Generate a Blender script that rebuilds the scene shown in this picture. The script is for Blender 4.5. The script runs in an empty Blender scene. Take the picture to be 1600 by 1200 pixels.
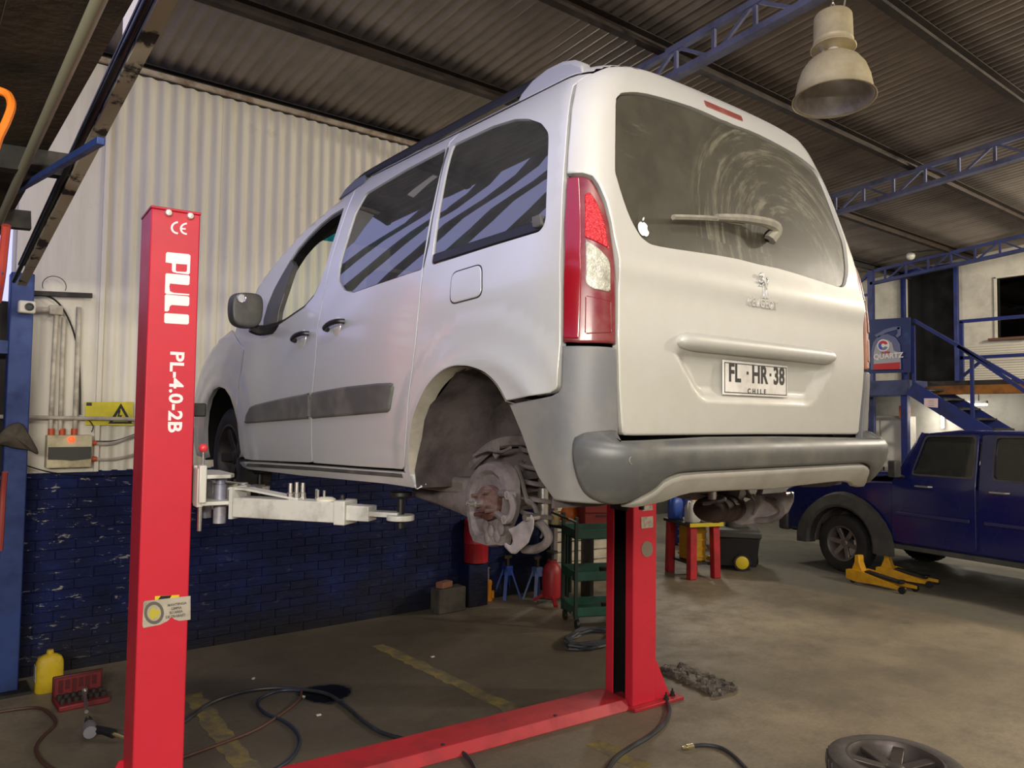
import bpy, bmesh, math, random
import numpy as np
from mathutils import Vector, Matrix
from mathutils.geometry import delaunay_2d_cdt
random.seed(7)
PI = math.pi
scene = bpy.context.scene
COL = scene.collection

# ------------------------------------------------------------------ camera
HC = 1.905                       # camera height above the shop floor
ZL = 1.355                       # how high the lift holds the van's tyre line
CAM_F = 1200.0                   # focal length in pixels of the 1600 px wide frame
YAW, PITCH, ROLL = math.radians(38.5), math.radians(2.65), math.radians(0.7)
CAM = np.array([-2.50, -1.54, HC])
FWD = np.array([math.sin(YAW)*math.cos(PITCH), math.cos(YAW)*math.cos(PITCH), math.sin(PITCH)])
_r = np.array([math.cos(YAW), -math.sin(YAW), 0.0]); _u = np.cross(_r, FWD)
RGT = _r*math.cos(ROLL)+_u*math.sin(ROLL); UPV = -_r*math.sin(ROLL)+_u*math.cos(ROLL)
cd = bpy.data.cameras.new('camera'); cam = bpy.data.objects.new('camera', cd); COL.objects.link(cam)
cd.sensor_fit = 'HORIZONTAL'; cd.sensor_width = 36.0; cd.lens = 36.0*CAM_F/1600.0
cd.clip_start = 0.05; cd.clip_end = 200
M3 = Matrix((RGT, UPV, -FWD)).transposed()
cam.matrix_world = Matrix.Translation(CAM) @ M3.to_4x4()
scene.camera = cam

# ------------------------------------------------------------------ world, lamps, exposure
w = bpy.data.worlds.new('dusk_sky'); scene.world = w; w.use_nodes = True
bg = w.node_tree.nodes['Background']; bg.inputs[0].default_value = (0.44, 0.45, 0.86, 1); bg.inputs[1].default_value = 1.3
scene.view_settings.view_transform = 'Standard'; scene.view_settings.look = 'None'
scene.view_settings.gamma = 1.0; scene.view_settings.use_curve_mapping = False
scene.view_settings.exposure = 0.42
def area_lamp(name, loc, sx, sy, power, col, aim=None):
    d = bpy.data.lights.new(name, 'AREA'); d.shape = 'RECTANGLE'; d.size = sx; d.size_y = sy; d.energy = power; d.color = col
    o = bpy.data.objects.new(name, d); COL.objects.link(o); o.location = loc
    if aim is not None:
        o.rotation_euler = (Vector(aim)-Vector(loc)).to_track_quat('-Z', 'Y').to_euler()
    return o
WARM = (1.0, 0.90, 0.74)
def bulb_lamp(loc, power, col=WARM, size=.25):
    d = bpy.data.lights.new('unseen_ceiling_lamp', 'POINT'); d.energy = power; d.color = col; d.shadow_soft_size = size
    o = bpy.data.objects.new('unseen_ceiling_lamp', d); COL.objects.link(o); o.location = loc
bulb_lamp((-0.4, -5.6, 4.6), 200)
bulb_lamp((-1.9, -1.5, 4.35), 165, size=.3)
bulb_lamp((7.0, -2.6, 4.55), 620)
bulb_lamp((9.6, -0.6, 4.40), 480)  # unseen lamp added to brighten the far right wall
bulb_lamp((8.0, 7.2, 3.70), 150, (1, .95, .85))
area_lamp('lean_to_tube', (-4.0, -2.6, 2.66), 2.4, .2, 175, (1.0, .94, .82), (-1.0, .8, 1.6))

# ------------------------------------------------------------------ survey: where a photographed point lies on a known surface
def proj(P):
    d = np.asarray(P, float)-CAM
    k = CAM_F/(d @ FWD)
    return 800+k*(d @ RGT), 600-k*(d @ UPV)
def ray(px, py): return FWD+RGT*((px-800)/CAM_F)-UPV*((py-600)/CAM_F)
def on(px, py, ax, val):
    d = ray(px, py); return Vector(CAM+d*((val-CAM[ax])/d[ax]))
def onx(px, py, v): return on(px, py, 0, v)
def ony(px, py, v): return on(px, py, 1, v)
def onz(px, py, v=0.0): return on(px, py, 2, v)
def at_depth(px, py, dep): return Vector(CAM+ray(px, py)*dep)

# ------------------------------------------------------------------ materials
def lin(c):
    if isinstance(c, str):
        c = [int(c[i:i+2], 16)/255 for i in (0, 2, 4)]
        c = [x/12.92 if x <= .04045 else ((x+.055)/1.055)**2.4 for x in c]
    return (c[0], c[1], c[2], 1.0)
MATS = {}
class NT:
    def __init__(s, m): s.t = m.node_tree; s.n = s.t.nodes; s.b = s.n['Principled BSDF']; s._tc = None
    def new(s, t, **k):
        n = s.n.new(t)
        for a, v in k.items(): setattr(n, a, v)
        return n
    def link(s, a, b): s.t.links.new(a, b)
    def coord(s, scale=(1, 1, 1), kind='Object'):
        if s._tc is None: s._tc = s.new('ShaderNodeTexCoord')
        mp = s.new('ShaderNodeMapping'); mp.inputs['Scale'].default_value = scale
        s.link(s._tc.outputs[kind], mp.inputs['Vector']); return mp.outputs[0]
    def noise(s, scale=5, detail=4, rough=.6, vec=None, dist=0.0):
        n = s.new('ShaderNodeTexNoise'); n.inputs['Scale'].default_value = scale; n.inputs['Detail'].default_value = detail
        n.inputs['Roughness'].default_value = rough; n.inputs['Distortion'].default_value = dist
        s.link(vec if vec is not None else s.coord(), n.inputs['Vector']); return n.outputs['Fac']
    def ramp(s, fac, stops):
        r = s.new('ShaderNodeValToRGB'); e = r.color_ramp.elements
        while len(e) < len(stops): e.new(.5)
        for q, (p, c) in zip(e, stops):
            q.position = p; q.color = lin(c) if not isinstance(c, (int, float)) else (c, c, c, 1)
        s.link(fac, r.inputs[0]); return r.outputs[0]
    def mix(s, fac, a, b, mode='MIX'):
        m = s.new('ShaderNodeMix', data_type='RGBA', blend_type=mode)
        for i, v in ((0, fac), (6, a), (7, b)):
            if isinstance(v, (int, float)): m.inputs[i].default_value = v if i == 0 else (v, v, v, 1)
            elif isinstance(v, (tuple, list, str)): m.inputs[i].default_value = lin(v)
            else: s.link(v, m.inputs[i])
        return m.outputs[2]
    def math(s, op, a, b=None, c=None):
        m = s.new('ShaderNodeMath', operation=op)
        for i, v in enumerate((a, b, c)):
            if v is None: continue
            if isinstance(v, (int, float)): m.inputs[i].default_value = v
            else: s.link(v, m.inputs[i])
        return m.outputs[0]
    def bump(s, h, strength=.3, dist=.01):
        b = s.new('ShaderNodeBump'); b.inputs['Strength'].default_value = strength; b.inputs['Distance'].default_value = dist
        s.link(h, b.inputs['Height']); s.link(b.outputs[0], s.b.inputs['Normal'])
    def sep(s, vec):
        x = s.new('ShaderNodeSeparateXYZ'); s.link(vec, x.inputs[0]); return x.outputs
def mat(name, col, rough=.5, metal=0.0, dirt=None, dscale=4, damt=(.42, .7), bump=0, bscale=30, spec=None, coat=0, emit=None, estr=0, alpha=None, trans=0, ior=None):
    if name in MATS: return MATS[name]
    m = bpy.data.materials.new(name); m.use_nodes = True; t = NT(m); b = t.b
    b.inputs['Base Color'].default_value = lin(col); b.inputs['Roughness'].default_value = rough; b.inputs['Metallic'].default_value = metal
    if spec is not None: b.inputs['Specular IOR Level'].default_value = spec
    if coat: b.inputs['Coat Weight'].default_value = coat; b.inputs['Coat Roughness'].default_value = .12
    if trans: b.inputs['Transmission Weight'].default_value = trans
    if ior: b.inputs['IOR'].default_value = ior
    if emit is not None: b.inputs['Emission Color'].default_value = lin(emit); b.inputs['Emission Strength'].default_value = estr
    f = t.noise(dscale, 6, .65)
    if dirt is not None:
        k = t.ramp(f, [(damt[0], 0.0), (damt[1], 1.0)])
        t.link(t.mix(k, col, dirt), b.inputs['Base Color'])
        r = t.new('ShaderNodeMapRange'); t.link(k, r.inputs[0]); r.inputs[3].default_value = rough; r.inputs[4].default_value = min(1, rough+.25)
        t.link(r.outputs[0], b.inputs['Roughness'])
    else:
        r = t.new('ShaderNodeMapRange'); t.link(f, r.inputs[0]); r.inputs[1].default_value = .3; r.inputs[2].default_value = .7
        r.inputs[3].default_value = max(.02, rough*.85); r.inputs[4].default_value = min(1, rough*1.15)
        t.link(r.outputs[0], b.inputs['Roughness'])
    if bump: t.bump(t.noise(bscale, 3, .6), bump)
    MATS[name] = m; return m
def glass(name, tint, rough=.02, dust=None, dustamt=0.0, refl=1.5):
    if name in MATS: return MATS[name]
    m = bpy.data.materials.new(name); m.use_nodes = True; t = NT(m)
    tr = t.new('ShaderNodeBsdfTransparent'); tr.inputs[0].default_value = lin(tint)
    gl = t.new('ShaderNodeBsdfGlossy'); gl.inputs['Roughness'].default_value = rough
    fr = t.new('ShaderNodeFresnel'); fr.inputs[0].default_value = refl
    ge = t.new('ShaderNodeNewGeometry'); mx = t.new('ShaderNodeMixShader'); t.link(t.math('MULTIPLY', fr.outputs[0], t.math('SUBTRACT', 1.0, ge.outputs['Backfacing'])), mx.inputs[0]); t.link(tr.outputs[0], mx.inputs[1]); t.link(gl.outputs[0], mx.inputs[2])
    out = mx.outputs[0]
    if dust is not None:
        df = t.new('ShaderNodeBsdfDiffuse'); df.inputs[0].default_value = lin(dust)
        f = t.ramp(t.noise(9, 6, .7), [(.3, dustamt*.55), (.75, dustamt)])
        m2 = t.new('ShaderNodeMixShader'); t.link(f, m2.inputs[0]); t.link(out, m2.inputs[1]); t.link(df.outputs[0], m2.inputs[2]); out = m2.outputs[0]
    t.link(out, t.n['Material Output'].inputs['Surface']); t.n.remove(t.b)
    MATS[name] = m; return m

# ------------------------------------------------------------------ objects
WM = {}                                   # world matrix of each object
def tag(o, label=None, cat=None, group=None, kind=None):
    if label: o['label'] = label
    if cat: o['category'] = cat
    if group: o['group'] = group
    if kind: o['kind'] = kind
    return o
def thing(name, label, cat, loc=(0, 0, 0), rz=0.0, group=None, parent=None):
    o = bpy.data.objects.new(name, None); COL.objects.link(o); o.empty_display_size = .1
    o.location = loc; o.rotation_euler = (0, 0, rz)
    WM[o.name] = Matrix.Translation(loc) @ Matrix.Rotation(rz, 4, 'Z')
    return tag(o, label, cat, group)
def link_mesh(name, me, m, parent=None, loc=None, rz=0.0):
    o = bpy.data.objects.new(name, me); COL.objects.link(o)
    for x in (m if isinstance(m, (list, tuple)) else [m]): me.materials.append(x)
    if parent is not None: o.parent = parent; WM[o.name] = WM[parent.name]
    else:
        WM[o.name] = Matrix.Translation(loc or (0, 0, 0)) @ Matrix.Rotation(rz, 4, 'Z')
        if loc: o.location = loc; o.rotation_euler = (0, 0, rz)
    return o
def dup(o, parent=None, loc=None, rz=None, label=None, group=None):
    c = o.copy(); COL.objects.link(c)
    if parent is not None: c.parent = parent
    if loc is not None: c.location = loc
    if rz is not None: c.rotation_euler = (0, 0, rz)
    if parent is None: WM[c.name] = Matrix.Translation(c.location) @ Matrix.Rotation(c.rotation_euler.z, 4, 'Z')
    if label: c['label'] = label
    if group: c['group'] = group
    for ch in list(o.children): dup(ch, c)
    return c
class MB:
    """collects shapes; build() links them as ONE mesh object"""
    def __init__(s): s.v = []; s.f = []; s.mi = []; s.cur = 0
    def add(s, vs, fs, M=None):
        k = len(s.v)
        s.v += [(M @ Vector(p)) if M is not None else Vector(p) for p in vs]
        s.f += [tuple(i+k for i in f) for f in fs]; s.mi += [s.cur]*len(fs); return s
    def box(s, c, size, rz=0.0, M=None):
        x, y, z = size[0]/2, size[1]/2, size[2]/2
        T = Matrix.Translation(c) @ Matrix.Rotation(rz, 4, 'Z')
        if M is not None: T = T @ M
        return s.add([(-x, -y, -z), (x, -y, -z), (x, y, -z), (-x, y, -z), (-x, -y, z), (x, -y, z), (x, y, z), (-x, y, z)],
                     [(0, 3, 2, 1), (4, 5, 6, 7), (0, 1, 5, 4), (1, 2, 6, 5), (2, 3, 7, 6), (3, 0, 4, 7)], T)
    def bb(s, p, q):
        return s.box([(p[i]+q[i])/2 for i in range(3)], [abs(q[i]-p[i]) for i in range(3)])
    def bar(s, a, b, wd, h, up=(0, 0, 1)):
        a, b = Vector(a), Vector(b); d = (b-a); L = d.length; d.normalize(); up = Vector(up)
        if abs(d.dot(up)) > .99: up = Vector((0, 1, 0))
        x = d.cross(up).normalized(); z = x.cross(d).normalized()
        M = Matrix((x, d, z)).transposed().to_4x4(); M.translation = (a+b)/2
        return s.box((0, 0, 0), (wd, L, h), 0, None) if False else s._mbox(M, wd, L, h)
    def _mbox(s, M, x, y, z):
        x, y, z = x/2, y/2, z/2
        return s.add([(-x, -y, -z), (x, -y, -z), (x, y, -z), (-x, y, -z), (-x, -y, z), (x, -y, z), (x, y, z), (-x, y, z)],
                     [(0, 3, 2, 1), (4, 5, 6, 7), (0, 1, 5, 4), (1, 2, 6, 5), (2, 3, 7, 6), (3, 0, 4, 7)], M)
    def tube(s, pts, r, n=8, closed=False, cap=True):
        P = [Vector(p) for p in pts]; R = r if isinstance(r, (list, tuple)) else [r]*len(P)
        rings = []; prev = None
        for i, p in enumerate(P):
            if closed: d = P[(i+1) % len(P)]-P[i-1]
            else: d = P[min(i+1, len(P)-1)]-P[max(i-1, 0)]
            d.normalize()
            if prev is None:
                a = Vector((0, 0, 1)) if abs(d.z) < .9 else Vector((1, 0, 0)); x = d.cross(a).normalized()
            else: x = (prev-d*prev.dot(d)).normalized()
            prev = x; y = d.cross(x)
            rings.append([p+(x*math.cos(2*PI*k/n)+y*math.sin(2*PI*k/n))*R[i] for k in range(n)])
        vs = [v for q in rings for v in q]; fs = []; m = len(P)
        for i in range(m if closed else m-1):
            j = (i+1) % m
            for k in range(n): fs.append((i*n+k, i*n+(k+1) % n, j*n+(k+1) % n, j*n+k))
        if cap and not closed: fs += [tuple(range(n))[::-1], tuple((m-1)*n+k for k in range(n))]
        return s.add(vs, fs)
    def lathe(s, prof, c=(0, 0, 0), axis='Z', n=24, cap=True, M=None):
        """prof: (radius, height) pairs"""
        vs = []; fs = []
        for r, h in prof:
            for k in range(n):
                a = 2*PI*k/n; vs.append((r*math.cos(a), r*math.sin(a), h))
        for i in range(len(prof)-1):
            for k in range(n): fs.append((i*n+k, i*n+(k+1) % n, (i+1)*n+(k+1) % n, (i+1)*n+k))
        if cap: fs += [tuple(range(n))[::-1], tuple((len(prof)-1)*n+k for k in range(n))]
        T = Matrix.Translation(c)
        if axis == 'X': T = T @ Matrix.Rotation(PI/2, 4, 'Y')
        if axis == 'Y': T = T @ Matrix.Rotation(-PI/2, 4, 'X')
        if M is not None: T = T @ M
        return s.add(vs, fs, T)
    def cyl(s, c, r, h, axis='Z', n=20): return s.lathe([(r, -h/2), (r, h/2)], c, axis, n)
    def rod(s, a, b, r, n=12): return s.tube([a, b], r, n)
    def sphere(s, c, r, n=14, sc=(1, 1, 1)):
        m = n//2+1
        return s.lathe([(max(1e-4, r*math.sin(PI*i/m)), -r*math.cos(PI*i/m)) for i in range(m+1)], c, 'Z', n, True, Matrix.Diagonal((*sc, 1)))
    def prism(s, poly, h0, h1, M=None):
        """2-D polygon (ccw) between two heights along local z"""
        n = len(poly)
        if sum(poly[i][0]*poly[(i+1) % n][1]-poly[(i+1) % n][0]*poly[i][1] for i in range(n)) < 0: poly = poly[::-1]
        vs = [(x, y, h0) for x, y in poly]+[(x, y, h1) for x, y in poly]
        fs = [tuple(range(n))[::-1], tuple(range(n, 2*n))]+[(i, (i+1) % n, n+(i+1) % n, n+i) for i in range(n)]
        return s.add(vs, fs, M)
    def loft(s, rings, cap=True, closed=True):
        n = len(rings[0]); vs = [p for r in rings for p in r]; fs = []
        for i in range(len(rings)-1):
            for k in range(n if closed else n-1): fs.append((i*n+k, i*n+(k+1) % n, (i+1)*n+(k+1) % n, (i+1)*n+k))
        if cap and closed: fs += [tuple(range(n))[::-1], tuple((len(rings)-1)*n+k for k in range(n))]
        return s.add(vs, fs)
    def mesh(s, name, T=None, smooth=40, fix=True):
        me = bpy.data.meshes.new(name)
        me.from_pydata([(T @ p) if T is not None else p for p in s.v], [], s.f)
        if any(s.mi): me.polygons.foreach_set('material_index', s.mi)
        if fix:
            bm = bmesh.new(); bm.from_mesh(me); bmesh.ops.recalc_face_normals(bm, faces=bm.faces); bm.to_mesh(me); bm.free()
        if smooth: me.shade_smooth(); me.set_sharp_from_angle(angle=math.radians(smooth))
        me.update(); return me
    def build(s, name, m, parent=None, origin=None, local=False, bevel=0, smooth=40, rz=0.0, kind=None, label=None, seg=2, fix=True):
        """points are world points unless local; origin = where a top-level mesh has its base"""
        if parent is not None: T = None if local else WM[parent.name].inverted()
        elif origin is not None: T = None if local else (Matrix.Translation(origin) @ Matrix.Rotation(rz, 4, 'Z')).inverted()
        else: T = None
        o = link_mesh(name, s.mesh(name, T, smooth, fix), m, parent, origin, rz)
        if bevel:
            b = o.modifiers.new('bevel', 'BEVEL'); b.width = bevel; b.segments = seg; b.limit_method = 'ANGLE'; b.angle_limit = math.radians(35); b.harden_normals = False
        if kind: o['kind'] = kind
        if label: o['label'] = label
        return o
def smooth_path(pts, sub=6, closed=False):
    """Catmull-Rom through the points"""
    P = [Vector(p) for p in pts]; n = len(P); out = []
    for i in range(n if closed else n-1):
        p0 = P[i-1] if (i > 0 or closed) else P[0]; p1 = P[i]; p2 = P[(i+1) % n]
        p3 = P[(i+2) % n] if (i+2 < n or closed) else P[-1]
        for k in range(sub):
            t = k/sub
            out.append(.5*((2*p1)+(p2-p0)*t+(2*p0-5*p1+4*p2-p3)*t*t+(3*p1-p0-3*p2+p3)*t**3))
    if not closed: out.append(P[-1])
    return out
def text_mesh(txt, size, depth=.002, bold=0.0, spacing=1.0, align='CENTER'):
    cu = bpy.data.curves.new('lettering', 'FONT'); cu.body = txt; cu.size = size; cu.extrude = depth; cu.offset = bold
    cu.align_x = align; cu.align_y = 'CENTER'; cu.space_character = spacing; cu.resolution_u = 3
    o = bpy.data.objects.new('lettering', cu); COL.objects.link(o)
    dg = bpy.context.evaluated_depsgraph_get(); me = bpy.data.meshes.new_from_object(o.evaluated_get(dg))
    bpy.data.objects.remove(o); bpy.data.curves.remove(cu); me.materials.clear(); return me
def frame(o, x, z):
    """4x4 matrix with origin o, local x along x, local z along z (text faces +z)"""
    x = Vector(x).normalized(); z = Vector(z); z = (z-x*z.dot(x)).normalized(); y = z.cross(x)
    M = Matrix((x, y, z)).transposed().to_4x4(); M.translation = o; return M
def lettering(name, txt, M, size, m, parent, depth=.0015, bold=0.0, spacing=1.0, sx=1.0, label=None):
    me = text_mesh(txt, size, depth, bold, spacing); me.transform(WM[parent.name].inverted() @ M @ Matrix.Diagonal((sx, 1, 1, 1)))
    o = link_mesh(name, me, m, parent)
    if label: o['label'] = label
    return o
def flat(poly3, nrm, th=.002):
    """a thin plate: 3-D polygon thickened along nrm"""
    mb = MB(); n = len(poly3); nv = Vector(nrm).normalized()*th
    vs = [Vector(p) for p in poly3]+[Vector(p)+nv for p in poly3]
    mb.add(vs, [tuple(range(n))[::-1], tuple(range(n, 2*n))]+[(i, (i+1) % n, n+(i+1) % n, n+i) for i in range(n)]); return mb
# ================================================================== the setting
m_floor = bpy.data.materials.new('concrete_floor'); m_floor.use_nodes = True; MATS['concrete_floor'] = m_floor
def _floor():
    t = NT(m_floor); c = t.coord()
    n1 = t.noise(.55, 6, .62, c); n2 = t.noise(3.2, 7, .7, c); n3 = t.noise(40, 4, .7, c)
    base = t.ramp(n1, [(.32, '675e4e'), (.5, '877b67'), (.68, 'a0937a')])
    base = t.mix(t.ramp(n2, [(.45, 0.0), (.72, .55)]), base, '4c463d')
    base = t.mix(t.ramp(n3, [(.35, .30), (.65, 0.0)]), base, '4a443c')
    x = t.sep(c)
    # darker ground under and behind the lift bay
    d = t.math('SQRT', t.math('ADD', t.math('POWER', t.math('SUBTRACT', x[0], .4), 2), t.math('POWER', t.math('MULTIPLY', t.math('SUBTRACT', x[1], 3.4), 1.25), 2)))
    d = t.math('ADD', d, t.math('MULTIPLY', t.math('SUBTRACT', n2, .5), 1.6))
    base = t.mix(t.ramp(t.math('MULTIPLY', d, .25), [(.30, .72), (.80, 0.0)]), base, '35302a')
    # worn grey sealed strip by the parked truck
    k = t.math('ADD', x[0], t.math('MULTIPLY', t.math('SUBTRACT', n1, .5), .5))
    base = t.mix(t.ramp(t.math('MULTIPLY', k, .1), [(.565, 0.0), (.585, .65)]), base, '5b5c55')
    # oil puddle
    e = t.math('SQRT', t.math('ADD', t.math('POWER', t.math('SUBTRACT', x[0], -.12), 2), t.math('POWER', t.math('SUBTRACT', x[1], 3.46), 2)))
    e = t.math('ADD', e, t.math('MULTIPLY', t.math('SUBTRACT', n2, .5), .28))
    oil = t.ramp(e, [(.15, 1.0), (.20, 0.0)])
    base = t.mix(oil, base, '0b0a09')
    t.link(base, t.b.inputs['Base Color'])
    rr = t.ramp(n2, [(.3, .48), (.7, .75)]); t.link(t.mix(oil, rr, .12), t.b.inputs['Roughness'])
    t.bump(t.math('ADD', t.math('MULTIPLY', n2, .6), t.math('MULTIPLY', n3, .35)), .35, .012)
_floor()
mb = MB(); mb.bb((-9, -9, -.12), (16, 14, 0)); floor = mb.build('floor', m_floor, kind='structure')

# corrugated white sheets of the back wall
m_white = bpy.data.materials.new('white_painted_sheet'); m_white.use_nodes = True; MATS['white_painted_sheet'] = m_white
def _white():
    t = NT(m_white); c = t.coord(); x = t.sep(c)
    st = t.noise(1.0, 6, .7, t.coord((5, 1, .55))); n = t.noise(3, 6, .7, c)
    col = t.mix(t.ramp(st, [(.47, 0.0), (.75, .38)]), 'd9d4c4', 'a39c86')
    col = t.mix(t.ramp(n, [(.62, 0.0), (.80, .5)]), col, '8e897d')
    t.link(col, t.b.inputs['Base Color']); t.b.inputs['Roughness'].default_value = .55
_white()
def corrugated(x0, x1, z0, z1, y, pitch, amp, axis='wall', seg=8, zf=None):
    n = int((x1-x0)/pitch*seg); vs = []; fs = []
    for i in range(n+1):
        x = x0+(x1-x0)*i/n; h = amp*math.cos(2*PI*x/pitch)
        vs += [(x, y+h, z0), (x, y+h, z1)]
    fs = [(2*i, 2*i+2, 2*i+3, 2*i+1) for i in range(n)]
    mb = MB(); mb.add(vs, fs); return mb
WY = 5.05
mb = MB(); mb.bb((-5.6, 5.1, 0), (-1.88, 5.2, 2.72)); mb.build('wall_side', mat('dark_side_wall', '35312d', .85, 0, '1f1c1a', 2), kind='structure')
mb = MB(); mb.bb((-5.7, -9, 0), (-5.6, 5.2, 2.5)); mb.build('wall_side', MATS['dark_side_wall'], kind='structure')
mb = MB(); mb.bb((-1.9, WY+.04, 1.42), (3.3, WY+.1, 4.72)); wall_back = mb.build('wall_back', m_white, kind='structure')
# sheets side by side, each lapping the next
xs = [-1.30, -.44, .42, 1.28, 2.14, 3.0, 3.3]
for i in range(len(xs)-1):
    mb = corrugated(xs[i], xs[i+1]+.03, 1.475-.012*(i % 2), 4.66-.02*random.random(), WY-.004*(i % 2), .1075, .0145)
    mb.build('metal_sheet', m_white, wall_back, smooth=60, fix=False)
mb = MB(); mb.bb((-1.88, WY-.012, 1.47), (-1.30, WY+.004, 4.64)); mb.build('flat_sheet', m_white, wall_back)
mb = MB(); mb.bb((-1.335, WY-.035, 1.47), (-1.30, WY-.012, 4.64)); mb.build('cover_strip', m_white, wall_back, bevel=.004)

# blue painted brick dado below
m_blue = bpy.data.materials.new('blue_painted_brick'); m_blue.use_nodes = True; MATS['blue_painted_brick'] = m_blue
def _blue():
    t = NT(m_blue); c = t.coord(); n = t.noise(2.2, 7, .72, c); n2 = t.noise(9, 6, .75, t.coord((1, 1, 3)))
    col = t.ramp(n, [(.3, '080d24'), (.55, '101b48'), (.75, '1a2a66')])
    chip = t.ramp(n2, [(.61, 0.0), (.64, 1.0)])
    x = t.sep(c)
    where = t.ramp(t.math('ADD', t.math('MULTIPLY', x[0], -.35), .12), [(.2, .12), (.6, 1.0)])
    col = t.mix(t.math('MULTIPLY', chip, where), col, '9d9a94')
    grime = t.ramp(t.math('ADD', x[2], t.math('MULTIPLY', n, .5)), [(.28, .9), (.75, 0.0)])
    col = t.mix(grime, col, '1c1b1d')
    t.link(col, t.b.inputs['Base Color']); t.b.inputs['Roughness'].default_value = .6; t.b.inputs['Specular IOR Level'].default_value = .2
    t.bump(n2, .6, .02)
_blue()
mb = MB(); mb.bb((-1.95, WY+.004, 0), (3.3, WY+.2, 1.48)); dado = mb.build('wall_dado', m_blue, kind='structure')
mb = MB(); R = random.Random(3); zz = .0; row = 0
while zz < 1.44:
    x = -1.95-(.13 if row % 2 else 0)
    while x < 3.3:
        a, b = max(-1.95, x+.0015), min(3.3, x+.2585)
        if b-a > .03:
            p = R.uniform(-.003, .003)
            mb.bb((a, WY-.002+p, zz+.001), (b, WY+.03, min(1.475, zz+.074)))
        x += .26
    zz += .075; row += 1
mb.build('brick_courses', m_blue, dado, kind='stuff', bevel=.003, seg=1)

# roof of corrugated sheets, purlins, trusses
KR = .09
def zr(y): return 4.74+KR*(5.05-y)
m_roof = bpy.data.materials.new('weathered_roof_sheet'); m_roof.use_nodes = True; MATS['weathered_roof_sheet'] = m_roof
def _roof():
    t = NT(m_roof); c = t.coord(); n = t.noise(.8, 6, .65, c); n2 = t.noise(1.2, 6, .7, t.coord((6, .5, 1)))
    col = t.ramp(n, [(.3, '746c63'), (.55, '938a7f'), (.75, 'a59b8d')])
    col = t.mix(t.ramp(n2, [(.5, 0.0), (.75, .5)]), col, '4b4641')
    x = t.sep(c)
    # darker bands where the sheets rest on the purlins
    q = t.math('ABSOLUTE', t.math('SUBTRACT', t.math('FRACT', t.math('MULTIPLY', t.math('SUBTRACT', x[1], 5.05-.67), 1/1.34)), .5))
    q = t.math('ADD', q, t.math('MULTIPLY', t.math('SUBTRACT', n2, .5), .12))
    col = t.mix(t.ramp(q, [(.03, .55), (.14, 0.0)]), col, '2c2a29')
    t.link(col, t.b.inputs['Base Color']); t.b.inputs['Roughness'].default_value = .5; t.b.inputs['Metallic'].default_value = .25
_roof()
X0, X1, Y0, Y1 = -2.15, 13.2, -9.0, 5.25
pitch = .105; n = int((X1-X0)/pitch*6); vs = []; ysamp = [Y0, -2, 1.4, Y1]
for i in range(n+1):
    x = X0+(X1-X0)*i/n; h = .011*math.cos(2*PI*x/pitch)
    vs += [(x, y, zr(y)+h) for y in ysamp]
mb = MB(); mb.add(vs, [(4*i+k, 4*i+k+1, 4*i+k+5, 4*i+k+4) for i in range(n) for k in range(3)])
ceiling = mb.build('ceiling', m_roof, kind='structure', smooth=60, fix=False)
# the roof goes on over the far right bay behind
mb = MB(); n = int((13.2-3.3)/.105*6); vs = []
for i in range(n+1):
    x = 3.3+(13.2-3.3)*i/n; h = .011*math.cos(2*PI*x/.105)
    vs += [(x, 5.2, zr(5.2)+h), (x, 11.0, zr(11.0)+h)]
mb.add(vs, [(2*i, 2*i+1, 2*i+3, 2*i+2) for i in range(n)]); mb.build('ceiling', m_roof, kind='structure', smooth=60, fix=False)

m_rust = mat('brown_purlin_steel', '33271e', .65, .2, '1d1712', 3, bump=.15)
m_darksteel = mat('dark_grey_steel', '3b3733', .55, .4, '232120', 3)
purl = [(5.06, 'dark steel purlin along the top of the white sheet wall', m_darksteel),
        (3.80, 'brown steel purlin crossing above the van, second from the white wall', m_rust),
        (2.46, 'brown steel purlin running behind the hanging lamp shade', m_rust),
        (1.10, 'brown steel purlin crossing the top right corner of the picture', m_rust)]
for y, lab, m in purl:
    mb = MB()
    def cs(a, b, z0, z1): mb.bb((-2.1, y+a, zr(y)-z0), (13.1, y+b, zr(y)-z1))
    cs(-.035, .035, .022, .014); cs(.029, .035, .112, .014); cs(-.035, .035, .118, .112); cs(-.035, -.029, .112, .09)
    o = mb.build('roof_purlin', m, origin=(5.5, y, zr(y)-.12)); tag(o, lab, 'beam')
mb = MB(); mb.bb((-1.9, 4.985, 4.62), (3.3, 5.015, 4.665)); o = mb.build('trim_1', mat('pale_flashing', 'b9ad9a', .5, .2, '6e5138', 5), kind='structure', bevel=.004)

m_truss = mat('blue_grey_truss_paint', '6f7390', .5, .1, '4a4c60', 3)
m_truss2 = mat('dark_blue_truss_paint', '2f3766', .5, .1, '1c2142', 3)
def truss(x, lab, m, y0=-6.0, y1=5.1, dep=.22, wd=.05):
    t = thing('roof_truss', lab, 'truss', (x, y1, zr(y1)-.13-dep))
    for nm, dz in (('top_chord', .125), ('bottom_chord', .125+dep)):
        mb = MB(); mb.bar((x, y0, zr(y0)-dz), (x, y1, zr(y1)-dz), wd if nm == 'top_chord' else .09, wd); mb.build(nm, m, t)
    y = y1-.25; i = 0
    while y > y0+.5:
        mb = MB(); mb.bar((x, y, zr(y)-.14), (x, y, zr(y)-.115-dep), .028, .028); mb.build('web_bar', m, t)
        ya, yb = (y-.03, y-.33)
        za, zb = (.14, .12+dep) if i % 2 else (.12+dep, .14)
        mb = MB(); mb.bar((x, ya, zr(ya)-za), (x, yb, zr(yb)-zb), .025, .025); mb.build('web_bar', m, t)
        y -= .36; i += 1
    return t
truss(2.2, 'blue grey lattice roof truss rising behind the van roof, left of the lamp', m_truss)
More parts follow.
